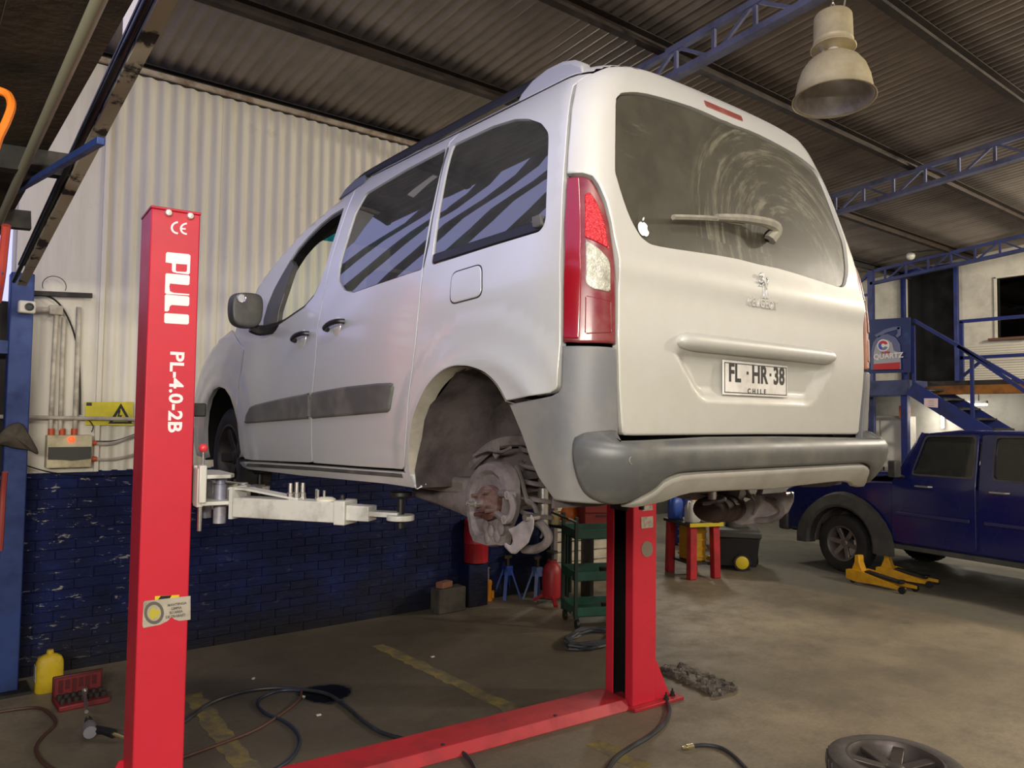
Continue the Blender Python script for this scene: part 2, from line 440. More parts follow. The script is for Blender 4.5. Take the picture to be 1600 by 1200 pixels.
truss(6.6, 'blue grey lattice roof truss at the right, below the lamp', m_truss)
truss(10.9, 'dark blue lattice truss in front of the far white upper wall', m_truss2)
# ================================================================== the raised van
def pchip(xs, ys):
    xs = np.array(xs, float); ys = np.array(ys, float); h = np.diff(xs); d = np.diff(ys)/h; m = np.zeros(len(xs))
    for i in range(1, len(xs)-1):
        if d[i-1]*d[i] > 0:
            w1 = 2*h[i]+h[i-1]; w2 = h[i]+2*h[i-1]; m[i] = (w1+w2)/(w1/d[i-1]+w2/d[i])
    m[0] = d[0]; m[-1] = d[-1]
    def f(x):
        x = min(max(x, xs[0]), xs[-1]); i = min(int(np.searchsorted(xs, x, 'right'))-1, len(xs)-2); i = max(i, 0)
        t = (x-xs[i])/h[i]
        return float((1+2*t)*(1-t)**2*ys[i]+t*(1-t)**2*h[i]*m[i]+t*t*(3-2*t)*ys[i+1]+t*t*(t-1)*h[i]*m[i+1])
    return f
vW = pchip([.20, .30, .45, .65, .95, 1.15, 1.33, 1.43, 1.60, 1.70, 1.745, 1.78, 1.80, 1.815, 1.83, 1.845, 1.858, 1.864],
           [.845, .878, .895, .905, .902, .880, .848, .824, .777, .738, .714, .680, .640, .575, .475, .33, .14, .05])
vR = pchip([.20, .45, .60, .80, 1.00, 1.15, 1.40, 1.60, 1.70, 1.75, 1.80, 1.815, 1.83, 1.845, 1.858, 1.864],
           [.15, .125, .12, .112, .115, .133, .185, .232, .260, .274, .292, .299, .310, .328, .36, .42])
vF = pchip([.20, .40, .52, .68, .78, .86, .97, 1.06, 1.12, 1.24, 1.36, 1.45, 1.53, 1.61, 1.65, 1.69, 1.73, 1.76, 1.80, 1.83, 1.85, 1.864],
           [4.36, 4.42, 4.40, 4.36, 4.30, 4.24, 4.06, 3.74, 3.36, 3.22, 3.08, 2.94, 2.77, 2.56, 2.41, 2.26, 2.08, 1.95, 1.80, 1.65, 1.5, 1.2])
rRc = pchip([.2, 1.2, 1.6, 1.75, 1.83, 1.864], [.13, .13, .14, .15, .12, .04])
rFc = pchip([.2, .95, 1.15, 1.7, 1.864], [.42, .42, .16, .16, .04])
def arch_d(y, z, cy, cz=.33): return math.hypot(y-cy, z-cz)
def bump_side(y, z):
    b = 0
    for cy in (.66, 3.45):
        r = arch_d(y, z, cy)
        b += .010*math.exp(-((r-.43)/.045)**2)+.007*max(0, min(1, (.62-r)/.06))
    return b
def S(y, z, b=True):
    """left flank: (y, z) -> point"""
    W = vW(z); r = rRc(z); R = rFc(z); yr = vR(z)+r; yf = vF(z)-R
    if y < yr: t = min(.9995, (yr-y)/r); x = -(W-r)-r*math.sqrt(1-t*t)
    elif y > yf: t = min(.9995, (y-yf)/R); x = -(W-R)-R*math.sqrt(1-t*t)
    else: x = -W
    if b: x -= bump_side(y, z)
    return Vector((x, y, z))
def Rs(q, z, dy=0.0, W=None, yr=None, r=None):
    """tail: q = distance along the plan contour from the centre line (negative = left)"""
    W = vW(z) if W is None else W; r = rRc(z) if r is None else r; yr = (vR(z) if yr is None else yr)
    a = abs(q); s = -1 if q < 0 else 1; fl = W-r
    if a <= fl: return Vector((q, yr+dy, z))
    ph = (a-fl)/r
    if ph <= PI/2: return Vector((s*(fl+r*math.sin(ph)), yr+r-r*math.cos(ph), z))
    return Vector((s*W, yr+r+(a-fl-r*PI/2), z))
bW = pchip([.26, .34, .45, .56, .64], [.86, .888, .900, .905, .902])
bR = pchip([.26, .31, .36, .41, .445, .465, .482, .496, .508, .56, .64], [.14, .075, .035, .012, .006, .010, .024, .046, .075, .11, .12])
def Bs(q, z): return Rs(q, z, 0, bW(z), bR(z), .21)
def Fs(q, z):
    """nose: q along the plan contour from the centre line"""
    W = vW(z); r = rFc(z); yf = vF(z); a = abs(q); s = -1 if q < 0 else 1; fl = W-r
    if a <= fl: return Vector((q, yf, z))
    ph = min((a-fl)/r, PI/2); return Vector((s*(fl+r*math.sin(ph)), yf-r+r*math.cos(ph), z))
def inv(surf, px, py, u, v):
    """(u, v) whose surface point is seen at (px, py)"""
    for _ in range(40):
        def e(a, b):
            p = surf(a, b); q = proj((p[0], p[1], p[2]+ZL)); return np.array([q[0]-px, q[1]-py])
        r0 = e(u, v); h = 1e-4
        J = np.stack([(e(u+h, v)-r0)/h, (e(u, v+h)-r0)/h], 1)
        try: d = np.linalg.solve(J, -r0)
        except Exception: break
        k = min(1.0, .25/max(1e-9, float(np.abs(d).max()))); u += k*d[0]; v += k*d[1]
        if np.abs(d).max() < 1e-5: break
    return (u, v)
def sp(*pts):
    out = []; u, v = 1.5, 1.0
    for px, py in pts:
        u0 = on(px, py, 0, -.88); out.append(inv(lambda a, b: S(a, b, False), px, py, u0[1], u0[2]-ZL))
    return out
def rp(*pts, surf=None):
    out = []
    for px, py in pts:
        u0 = on(px, py, 1, .16); out.append(inv(surf or Rs, px, py, max(-.95, u0[0]), u0[2]-ZL))
    return out
def rnd(poly, r, n=4, only=None):
    """round the corners of a polygon"""
    out = []; N = len(poly)
    for i, p in enumerate(poly):
        if only is not None and i not in only: out.append(p); continue
        rr = r[i] if isinstance(r, dict) else r
        p = Vector(p); a = Vector(poly[i-1])-p; b = Vector(poly[(i+1) % N])-p
        k = min(rr, a.length*.48, b.length*.48); A = p+a.normalized()*k; B = p+b.normalized()*k
        for j in range(n+1):
            t = j/n; out.append(tuple((1-t)**2*A+2*t*(1-t)*p+t*t*B))
    return out
def area2(p): return sum(p[i][0]*p[(i+1) % len(p)][1]-p[(i+1) % len(p)][0]*p[i][1] for i in range(len(p)))/2
def inset(poly, d):
    if area2(poly) < 0: poly = poly[::-1]
    n = len(poly); out = []
    for i in range(n):
        p = Vector(poly[i]); a = (p-Vector(poly[i-1])); b = (Vector(poly[(i+1) % n])-p)
        if a.length < 1e-9: a = b
        if b.length < 1e-9: b = a
        a.normalize(); b.normalize(); na = Vector((-a.y, a.x)); nb = Vector((-b.y, b.x)); m = na+nb
        if m.length < .3: m = na
        m.normalize(); out.append(tuple(p+m*(d/max(.45, m.dot(na)))))
    return out
def dens(poly, step):
    out = []; n = len(poly)
    for i in range(n):
        a, b = Vector(poly[i]), Vector(poly[(i+1) % n]); k = max(1, int(math.ceil((b-a).length/step)))
        out += [tuple(a+(b-a)*(j/k)) for j in range(k)]
    return out
def seg_mask(pts, poly, rad):
    """boolean: point farther than rad from every edge and inside poly"""
    P = np.array(pts); A = np.array(poly); B = np.roll(A, -1, 0); inside = np.zeros(len(P), bool); dmin = np.full(len(P), 1e9)
    for a, b in zip(A, B):
        d = b-a; L = max(1e-12, d @ d); t = np.clip(((P-a) @ d)/L, 0, 1); dmin = np.minimum(dmin, np.hypot(*(P-(a+t[:, None]*d)).T))
        c = ((a[1] > P[:, 1]) != (b[1] > P[:, 1]))
        xx = a[0]+(P[:, 1]-a[1])*(b[0]-a[0])/((b[1]-a[1]) if abs(b[1]-a[1]) > 1e-12 else 1e-12)
        inside ^= c & (P[:, 0] < xx)
    return inside, dmin
def panel_mesh(outline, surf, holes=(), thick=.02, step=.04, off=0.0, gap=.003, edge=.004, disp=None, mirror=False, drop=.0035, out=None):
    o2 = inset(outline, gap); top = dens(inset(o2, edge), step); h2 = []
    for h in holes:
        h = h if area2(h) > 0 else h[::-1]
        h2.append(dens(h, step))
    xs = [p[0] for p in top]; ys = [p[1] for p in top]; lat = []
    y = min(ys); r = 0
    while y < max(ys):
        x = min(xs)+(step*.5 if r % 2 else 0)
        while x < max(xs): lat.append((x, y)); x += step
        y += step*.866; r += 1
    keep = []
    if lat:
        ins, dm = seg_mask(lat, top, 0); ok = ins & (dm > step*.45)
        for h in h2:
            hi, hd = seg_mask(lat, h, 0); ok &= (~hi) & (hd > step*.45)
        keep = [p for p, k in zip(lat, ok) if k]
    verts = [Vector(p) for p in top]; edges = [(i, (i+1) % len(top)) for i in range(len(top))]
    for h in h2:
        k = len(verts); verts += [Vector(p) for p in h]; edges += [(k+i, k+(i+1) % len(h)) for i in range(len(h))]
    verts += [Vector(p) for p in keep]
    V, E, F, OV, OE, OF = delaunay_2d_cdt(verts, edges, [], 0, 1e-7)
    cen = np.array([[sum(V[i][0] for i in f)/len(f), sum(V[i][1] for i in f)/len(f)] for f in F])
    ok, _ = seg_mask(cen, top, 0)
    for h in h2:
        hi, _ = seg_mask(cen, h, 0); ok &= ~hi
    F = [tuple(f) for f, k in zip(F, ok) if k]
    def full(u, v, extra=0.0):
        p = surf(u, v); e = 1e-3; n = (surf(u+e, v)-surf(u-e, v)).cross(surf(u, v+e)-surf(u, v-e))
        n.normalize(); ref = out if out is not None else Vector((p.x, (p.y-2.0)*.6, (p.z-1.0)*.3))
        if n.dot(ref) < 0: n = -n
        return p+n*(off+(disp(u, v) if disp else 0)+extra)
    P = [full(v[0], v[1]) for v in V]; fs = list(F); sm = [True]*len(F)
    def nrm(u, v):
        e = 2e-3; n = (full(u+e, v)-full(u-e, v)).cross(full(u, v+e)-full(u, v-e)); n.normalize(); p = full(u, v)
        ref = out if out is not None else Vector((p.x, (p.y-2.0)*.6, (p.z-1.0)*.3))
        return n if n.dot(ref) > 0 else -n
    NR = [nrm(v[0], v[1]) for v in V]
    # rims
    def rim(a, levels):
        nonlocal P, fs, sm
        n = len(a[0]); rings = []
        for pts, ex in zip(a, levels):
            k = len(P); P += [full(u, v, ex) for u, v in pts]; rings.append(range(k, k+n))
        for r0, r1 in zip(rings, rings[1:]):
            for i in range(n): fs.append((r0[i], r0[(i+1) % n], r1[(i+1) % n], r1[i]))
    n = len(top); A = inset_like(top, -edge)
    k = len(P); P += [full(u, v, -drop) for u, v in A]; k2 = len(P); P += [full(u, v, -drop-.001) for u, v in A]; k3 = len(P); P += [full(u, v, -thick) for u, v in A]
    for i in range(n):
        pass
    # boundary vertices of the cdt are the first ones in order of input
    idx = {}
    for i, ol in enumerate(OV):
        for q in ol: idx[q] = i
    for i in range(n):
        j = (i+1) % n
        fs.append((idx[i], idx[j], k+j, k+i)); fs.append((k2+i, k2+j, k3+j, k3+i))
    tn = [NR[idx[i]] for i in range(n)]; ow = []
    for i in range(n):
        o_ = P[k+i]-P[idx[i]]; o_ = o_-tn[i]*o_.dot(tn[i]); o_.normalize(); ow.append(o_)
    ow = [(ow[i-1]+ow[i]*2+ow[(i+1) % n]).normalized() for i in range(n)]
    NR += [(tn[i]+ow[i]*1.1).normalized() for i in range(n)]+ow+ow
    b0 = n
    for h in h2:
        m = len(h); hn = [nrm(u, v) for u, v in h]; hp = [full(u, v) for u, v in h]; hc = sum(hp, Vector())/m
        for rep in (0, 1):
            for i in range(m):
                tg_ = hp[(i+1) % m]-hp[i-1]; q_ = tg_.cross(hn[i]).normalized(); NR.append(q_ if q_.dot(hc-hp[i]) > 0 else -q_)
        k = len(P); P += [full(u, v, -.0005) for u, v in h]; k2 = len(P); P += [full(u, v, -thick) for u, v in h]
        for i in range(m):
            j = (i+1) % m; fs.append((k+i, k+j, k2+j, k2+i))
        b0 += m
    if mirror: P = [Vector((-p.x, p.y, p.z)) for p in P]; NR = [Vector((-p.x, p.y, p.z)) for p in NR]
    me = bpy.data.meshes.new('panel'); me.from_pydata(P, [], fs)
    bm = bmesh.new(); bm.from_mesh(me)
    # orient each face away from the middle of the body (rims follow)
    nf = len(F); bm.faces.ensure_lookup_table()
    for f in bm.faces[:nf]:
        c = f.calc_center_median(); ref = Vector((-out.x if mirror else out.x, out.y, out.z)) if out is not None else Vector((c.x, (c.y-2.0)*.6, (c.z-1.0)*.3))
        if f.normal.dot(ref) < 0: f.normal_flip()
    for f in bm.faces[nf:]:
        q = sum((NR[v.index] for v in f.verts), Vector())
        if f.normal.dot(q) < 0: f.normal_flip()
    bm.to_mesh(me); bm.free()
    me.shade_smooth(); me.normals_split_custom_set_from_vertices(NR); return me
def inset_like(poly, d): 
    return inset(poly, d)
VAN = thing('van', 'dusty silver passenger van raised on the red two-post lift, left rear wheel removed', 'van', (0, 0, ZL))
def panel(name, outline, surf, m, parent=None, both=False, label=None, **k):
    me = panel_mesh(outline, surf, **k); me.name = name; o = link_mesh(name, me, m, parent or VAN)
    if label: o['label'] = label
    if both:
        me2 = panel_mesh(outline, surf, mirror=True, **k); o2 = link_mesh(name, me2, m, parent if (parent and parent is not VAN) else VAN)
        if label: o2['label'] = label
        return o, o2
    return o
def both_parent(name, outline, surf, m, parents, **k):
    return [link_mesh(name, panel_mesh(outline, surf, mirror=(i == 1), **k), m, p) for i, p in enumerate(parents)]

# paint: silver metallic with road dust
m_paint = bpy.data.materials.new('silver_car_paint'); m_paint.use_nodes = True; MATS['silver_car_paint'] = m_paint
def _paint():
    t = NT(m_paint); c = t.coord(); x = t.sep(c); n = t.noise(2.5, 7, .7, c); n2 = t.noise(14, 5, .7, c)
    rear = t.ramp(t.math('ADD', x[1], t.math('MULTIPLY', n, .1)), [(.26, 1.0), (.45, 0.0)])
    low = t.ramp(t.math('ADD', x[2], t.math('MULTIPLY', t.math('SUBTRACT', n, .5), .5)), [(.28, .75), (.80, .12)])
    d = t.math('MINIMUM', t.math('ADD', t.math('MULTIPLY', rear, .62), t.math('MULTIPLY', low, .6)), .85)
    d = t.math('MULTIPLY', d, t.ramp(n2, [(.25, .8), (.75, 1.0)]))
    t.link(t.mix(d, 'c6c8ca', '9f9b8c'), t.b.inputs['Base Color'])
    t.link(t.math('SUBTRACT', .34, t.math('MULTIPLY', d, .36)), t.b.inputs['Metallic'])
    t.link(t.math('ADD', .30, t.math('MULTIPLY', d, .30)), t.b.inputs['Roughness'])
    t.link(t.math('SUBTRACT', .7, t.math('MULTIPLY', d, .75)), t.b.inputs['Coat Weight']); t.b.inputs['Coat Roughness'].default_value = .10
_paint()
m_plast = mat('grey_bumper_plastic', '636466', .5, .0, '7d786e', 3, (.4, .75), bump=.04, bscale=200)
m_pad = mat('dark_grey_bumper_pad', '484949', .42, .0, '736e61', 2.2, (.45, .75))
m_black = mat('black_trim', '141414', .45)
m_blackg = mat('dark_grey_trim', '3b3b3a', .45, 0, '5d5a52', 5)
m_under = mat('dusty_underbody', '5b5450', .8, 0, '3a3431', 5, bump=.2)
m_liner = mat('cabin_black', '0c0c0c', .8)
m_glass = glass('tinted_glass', (.10, .11, .10), .012, (.20, .20, .18), .16, 2.7)
m_clear = glass('clear_glass', (.86, .92, .88), .01, None, 0, 1.45)
m_chrome = mat('chrome', 'dcdcdc', .22, .9)

# ---- flank panels (left is traced, right mirrored)
TOPZ = 1.752
quarter = [(.32, TOPZ)]+sp((897, 133), (890, 170), (884, 237), (881, 276), (877.5, 350), (876, 450), (875.5, 534), (874, 602))
def sm2(pts, sub=3): return [(p.x, p.y) for p in smooth_path([(a, b, 0) for a, b in pts], sub)]
ARCH = sm2(sp((792.5, 627.5), (779, 603), (760.6, 584), (740, 575), (725, 573), (710, 574), (691, 582.5), (670.6, 603), (657.5, 627.5), (648, 652), (643.4, 676), (641.6, 710), (643.5, 738), (648.5, 754)))
quarter += sp((872, 608), (862, 615))+ARCH
quarter += [(1.088, .270)]+sp((634, 738), (632, 734), (634, 729), (639, 654), (646, 560), (649, 537), (655, 475), (660, 425))
door_top = sp((660, 425), (667, 380), (676, 330), (686, 285), (698, 240), (703, 222))
quarter += door_top[1:]+[(1.075, TOPZ)]
win_q = rnd(sp((708, 226), (769, 197), (804, 186), (826, 185.5), (846, 192.5), (857, 207), (857, 225), (855, 280), (853, 340), (850, 352), (843, 362), (769, 384.5), (674, 415), (690, 300)), .02, 3)
for o in ():
    pass
qp = panel('rear_quarter_panel', quarter, S, m_paint, both=True, holes=[win_q], step=.035, thick=.03)
gl_q = both_parent('quarter_window', win_q, S, m_glass, qp, thick=.004, off=-.006, gap=.003, step=.06)
# black lower band of the hinged quarter window and its latch
band = rnd(sp((676, 396), (769, 366), (835, 344), (853, 338), (852, 350), (843, 361), (769, 383), (674, 413)), .01, 2)
both_parent('window_band', band, S, m_black, qp, thick=.006, off=.001, step=.05)
latch = rnd(sp((833, 339), (849, 334), (851, 352), (842, 358), (834, 358)), .008, 2)
both_parent('window_latch', latch, S, m_blackg, qp, thick=.02, off=.012, step=.05)
fuel_ = sp((707, 427), (753, 413), (753, 462), (704, 475)); panel('flap_gap', rnd(inset(fuel_, -.005), .038, 5), S, m_black, qp[0], step=.05, thick=.003, off=.0015, gap=0, edge=.001)
fuel = rnd(sp((707, 427), (753, 413), (753, 462), (704, 475)), .035, 5)
panel('fuel_flap', fuel, S, m_paint, qp[0], step=.04, thick=.004, off=.005, gap=0)

gapB = sp((552, 304), (538, 340), (525, 380), (517, 407), (508, 445), (500, 487), (493, 560), (488, 610), (487, 650), (488.5, 724))
slide = [(1.07, TOPZ)]+door_top[::-1]+sp((655, 475), (649, 537), (646, 560), (639, 654), (634, 729), (630, 734.5), (560, 730), (489, 724.5))+gapB[::-1][1:]+[(gapB[0][0]-.01, TOPZ)]
win_s = rnd(sp((572, 302), (595, 288), (637, 263), (681, 240), (697, 231), (692, 258), (682, 300), (670, 357), (660, 421), (594, 443), (551, 458), (537, 453), (528, 437), (530, 415), (541, 376), (554, 334)), .02, 3)
sd = panel('sliding_door', slide, S, m_paint, both=True, holes=[win_s], step=.04, thick=.03)
gl_s = both_parent('door_window', win_s, S, m_glass, sd, thick=.004, off=-.006, step=.06)
pil = rnd(sp((698, 232), (703.5, 226), (697, 250), (672, 380), (663, 421), (660, 420), (671, 360), (684, 295)), .006, 2)
both_parent('window_pillar', pil, S, m_blackg, sd, thick=.006, off=.002, step=.05)

apil = [(vF(TOPZ)-.06, TOPZ)]+[(vF(z_)-.062, z_) for z_ in (1.72, 1.68, 1.63, 1.56, 1.48, 1.39, 1.28, 1.17, 1.12)]
fdoor = gapB[:]+sp((488, 724), (395, 720), (387, 718), (381, 711), (376, 675), (374, 650), (374.5, 607), (381, 548))+[(3.26, 1.06)]+apil[::-1][1:]+[(gapB[0][0]+.01, TOPZ)]
# window opening of the front door
win_f0 = (sp((538, 324), (518, 336), (501, 350), (481, 370), (464, 390), (453, 407), (440, 430), (428, 452), (417, 478), (412, 500), (412, 516), (435, 508), (450, 498), (475, 481), (490, 463), (500, 443), (510, 413), (519, 382), (529, 352))); win_f0 = [(min(y_, vF(z_)-.085), z_) for y_, z_ in win_f0]; win_f = rnd(win_f0, .012, 2)
fd = panel('front_door', fdoor, S, m_paint, both=True, holes=[win_f], step=.04, thick=.035)
wf_in = rnd(inset(win_f0, .020), .012, 2)
both_parent('window_seal', win_f, S, m_black, fd, thick=.05, off=-.008, holes=[wf_in], gap=.001, edge=.001, step=.05)
sail = rnd([(min(y_, vF(z_)-.08), z_) for y_, z_ in sp((456, 405), (441, 430), (429, 452), (418, 478), (412, 500), (411, 516), (433, 510), (436, 486), (446, 455), (460, 414))], .006, 2)
both_parent('mirror_sail', sail, S, m_blackg, fd, thick=.03, off=.004, step=.05)
# mouldings across both doors
mold_f = rnd(sp((485.5, 655), (386, 662.5), (388, 647), (392, 635), (400, 631.5), (440, 622), (486, 613)), .012, 3)
mold_s = rnd(sp((487.5, 655), (550, 650), (607, 645), (611, 640), (617, 604), (614, 597), (590, 598), (540, 603.5), (488, 612.5)), .012, 3)
for ps, ml in ((fd, mold_f), (sd, mold_s)): both_parent('side_moulding', ml, S, mat('grey_moulding_plastic', '4b4b4a', .5, 0, '6f6c63', 3, (.4, .7)), ps, thick=.02, off=.014, edge=.012, drop=.009, step=.05)
# door handles in their dished recesses
for ps, c, sc in ((sd, (526.5, 509), 1.0), (fd, (473.5, 527), .95)):
    (hy, hz), = sp(c)
    for i, p in enumerate(ps):
        sx = -1 if i == 0 else 1; x = S(hy, hz, False).x*(-sx)
        mb = MB(); mb.lathe([(.044*sc, -.004), (.041*sc, .002), (.034*sc, .0045), (.02*sc, .006), (.001, .0065)], (x, hy, hz-.006), 'X', 28, True, Matrix.Diagonal((1.12, .95, sx*.8, 1)))
        mb.build('handle_recess', mat('recess_silver', 'd9d9d4', .3, .4), p, local=True)
        mb = MB(); pts = [(x+sx*.006, hy+.085*sc, hz-.012), (x+sx*.030, hy+.07*sc, hz-.008), (x+sx*.040, hy, hz+.006), (x+sx*.034, hy-.07*sc, hz+.012), (x+sx*.006, hy-.092*sc, hz+.012)]
        mb.tube(smooth_path(pts, 4), .0125, 8); mb.build('door_handle', m_black, p, local=True)
sill = sp((375, 722), (387, 721.5), (488, 727), (560, 732.5), (632, 737.5))+[(1.108, .325), (1.104, .268)]+sp((600, 757), (475, 745), (395, 735), (382, 731))
panel('sill', sill, S, m_paint, both=True, step=.05, thick=.025)
strip = sp((390, 723), (488, 728.5), (560, 734), (631, 739), (633, 748), (560, 742), (488, 736), (388, 729))
panel('sill_strip', strip, S, m_blackg, both=True, step=.06, thick=.01, off=.004)
fender = sp((380.5, 545), (373.5, 607), (373, 650), (375, 675), (379, 708), (376, 718))
fender += [(3.07, .33), (3.085, .42), (3.11, .50), (3.16, .59), (3.23, .665), (3.33, .715), (3.44, .732), (3.55, .715), (3.65, .66), (3.73, .57), (3.78, .46), (3.80, .34), (3.80, .26), (4.05, .27), (4.12, .45), (4.12, .70), (4.02, .93), (3.70, 1.062), (3.36, 1.10)]
panel('front_fender', fender, S, m_paint, both=True, step=.05, thick=.03)
def sym(left): return left+[(-q, z) for q, z in left[::-1]]
hood = [(-.35, .97), (-.60, .965), (-.80, .95), (-.86, 1.03), (-.80, 1.085), (-.72, 1.11), (-.35, 1.115)]
hood = [(0, .97)]+hood+[(0, 1.115)]+[(-q, z) for q, z in hood[::-1]]
panel('bonnet', hood, Fs, m_paint, step=.05, thick=.03)
fb = [(0, .25), (-.5, .25), (-1.03, .27), (-1.05, .45), (-1.06, .70), (-.9, .93), (-.6, .955), (0, .96)]
fb += [(-q, z) for q, z in fb[1:-1][::-1]]
panel('front_bumper', fb, Fs, m_paint, step=.06, thick=.03)
ws = [(0, 1.14), (-.5, 1.135), (-.80, 1.15), (-.74, 1.40), (-.66, 1.60), (-.56, 1.70), (0, 1.715)]; ws += [(-q, z) for q, z in ws[1:-1][::-1]]
wsg = panel('windscreen', ws, Fs, m_clear, step=.08, thick=.004)
teal = [(0, 1.60), (-.66, 1.585), (-.57, 1.685), (0, 1.70)]; teal += [(-q, z) for q, z in teal[1:-1][::-1]]
panel('sun_band', teal, Fs, glass('teal_sun_band', (.02, .28, .42), .05), wsg, step=.08, thick=.002, off=-.006, label='teal sun band across the top of the windscreen')
hdr = [(0, 1.70), (-.56, 1.69), (-.66, 1.60), (-.74, 1.40), (-.80, 1.15), (-vW(1.13)-.012, 1.13), (-vW(1.25)-.012, 1.25), (-vW(1.4)-.012, 1.40), (-vW(1.5)-.012, 1.50), (-vW(1.62)-.012, 1.62), (-vW(1.7)-.012, 1.7), (-vW(TOPZ)-.012, TOPZ), (0, TOPZ)]; hdr += [(-q, z) for q, z in hdr[1:-1][::-1]]
panel('windscreen_frame', hdr, Fs, m_paint, step=.05, thick=.05, off=-.004)

# ---- roof: stacked contours above the gutter line
def contour(z, n=12):
    W, yr, yf, r, R = vW(z), vR(z), vF(z), rRc(z), rFc(z); r = min(r, W*.9); R = min(R, W*.9); pts = []
    for cx, cy, rr, a0 in ((-(W-r), yr+r, r, 180), (W-r, yr+r, r, 270), (W-R, yf-R, R, 0), (-(W-R), yf-R, R, 90)):
        for k in range(n): a = math.radians(a0+90*k/(n-1)); pts.append((cx+rr*math.cos(a), cy+rr*math.sin(a), z))
    return pts
mb = MB(); zs = [1.756, 1.77, 1.78, 1.79, 1.80, 1.808, 1.815, 1.822, 1.83, 1.838, 1.845, 1.852, 1.858, 1.864]
rings = [contour(z) for z in zs]; N = len(rings[0]); mb.v = [Vector(p) for r in rings for p in r]
for i in range(len(zs)-1):
    for k in range(N):
        j = (k+1) % N
        if k < 23 and k >= 2 and zs[i+1] < np.interp(min(abs(rings[i][k][0]), abs(rings[i][j][0])), [0, .14, .30, .43, .55, .63, .66], [1.85, 1.847, 1.836, 1.822, 1.803, 1.783, 1.77]): continue
        mb.f.append((i*N+k, i*N+j, (i+1)*N+j, (i+1)*N+k)); mb.mi.append(0)
mb.f.append(tuple((len(zs)-1)*N+k for k in range(N))); mb.mi.append(0)
mb.build('roof', m_paint, VAN, local=True, smooth=60)

# ---- tailgate
tl = [(-.14, 1.847), (-.30, 1.836), (-.43, 1.822), (-.55, 1.803), (-.63, 1.783)]+rp((899, 128), (891, 170), (885.5, 237), (884, 272), (910, 270.5), (925, 275), (934, 287), (946, 313), (955, 347), (961, 388), (965.5, 440), (965.5, 535), (967, 602), (970.5, 660), (971.5, 676), (976, 681.5), (990, 682))
b0 = rp((1160, 680))[0]; tg = [(0, 1.850)]+tl+[(0, b0[1])]; tg += [(-q, z) for q, z in tl[::-1]]
wl = rp((1125, 187), (1079, 167), (1010, 147), (976, 145), (966, 150), (961, 166), (960, 255), (963, 280), (979, 330), (994, 361), (1007, 377), (1029, 386), (1110, 398), (1150, 405))
zt = wl[0][1]+.002; wl = [(q, z) for q, z in wl if q < -.02]; wl = sm2(wl, 3)
print('window', wl)
win_r = [(0, zt)]+wl+[(0, wl[-1][1]-.002)]+[(-q, z) for q, z in wl[::-1]]
# dished number plate recess
rq = rp((1062, 562), (1092, 618)); zb = rp((1190, 634))[0][1]; rz1 = rq[0][1]+.012
def sstep(x): x = max(0.0, min(1.0, x)); return x*x*(3-2*x)
def tg_disp(u, v):
    d = 0.0
    if zb < v < rz1+.05:
        hw = abs(rq[1][0])+(abs(rq[0][0])-abs(rq[1][0]))*(v-rq[1][1])/(rq[0][1]-rq[1][1])+.02
        d -= .028*sstep((hw-abs(u))/.075)*sstep((v-zb)/.06)*sstep((rz1+.03-v)/.035)
    # soft shoulder below the glass
    d += .010*math.exp(-((v-1.05)/.06)**2)
    return d
TG = panel('tailgate', tg, Rs, m_paint, holes=[win_r], step=.019, thick=.03, disp=tg_disp, out=Vector((0, -1, .2)), edge=.008, drop=.006, off=.003)
# dusty rear glass with wiper arcs
m_rear = bpy.data.materials.new('dusty_rear_glass'); m_rear.use_nodes = True; MATS['dusty_rear_glass'] = m_rear
def _rear():
    t = NT(m_rear); b = t.b; c = t.coord(); x = t.sep(c); n = t.noise(3, 7, .7, c)
    px_, pz_ = .30, 1.20
    dx = t.math('SUBTRACT', x[0], px_); dz = t.math('SUBTRACT', x[2], pz_)
    rad = t.math('SQRT', t.math('ADD', t.math('POWER', dx, 2), t.math('POWER', t.math('MULTIPLY', dz, 1.05), 2)))
    cv = t.new('ShaderNodeCombineXYZ'); t.link(t.math('MULTIPLY', rad, 30), cv.inputs[0]); t.link(t.math('MULTIPLY', t.math('ARCTAN2', dz, dx), 1.4), cv.inputs[1])
    arcs = t.noise(1.0, 5, .75, cv.outputs[0])
    lim = t.ramp(rad, [(.16, 0.0), (.22, 1.0), (.60, 1.0), (.66, 0.0)])
    am = t.math('MULTIPLY', t.ramp(arcs, [(.50, 0.0), (.68, 1.0)]), lim)
    sm = t.ramp(t.noise(1.0, 6, .75, t.coord((3, 1, 14))), [(.60, 0.0), (.74, 1.0)])
    col = t.ramp(n, [(.3, '38352d'), (.7, '4a473c')])
    col = t.mix(t.math('MULTIPLY', am, .42), col, '98947f'); col = t.mix(t.math('MULTIPLY', sm, .22), col, '8f8b7c')
    # wiped clean and dark just below the resting wiper
    wp = t.math('MULTIPLY', t.ramp(x[2], [(.0, 1.0), (1.0, 1.0)]), t.ramp(t.math('MULTIPLY', t.math('SUBTRACT', x[2], 1.0), 2.0), [(.42, 1.0), (.52, 0.0)]))
    t.link(col, b.inputs['Base Color']); b.inputs['Roughness'].default_value = .32
    t.link(t.math('ADD', .22, t.math('MULTIPLY', n, .4)), b.inputs['Roughness']); b.inputs['Specular IOR Level'].default_value = .22
_rear()
GL = panel('rear_window', win_r, Rs, m_rear, TG, step=.05, thick=.005, off=-.007, gap=.004, out=Vector((0, -1, .2)))
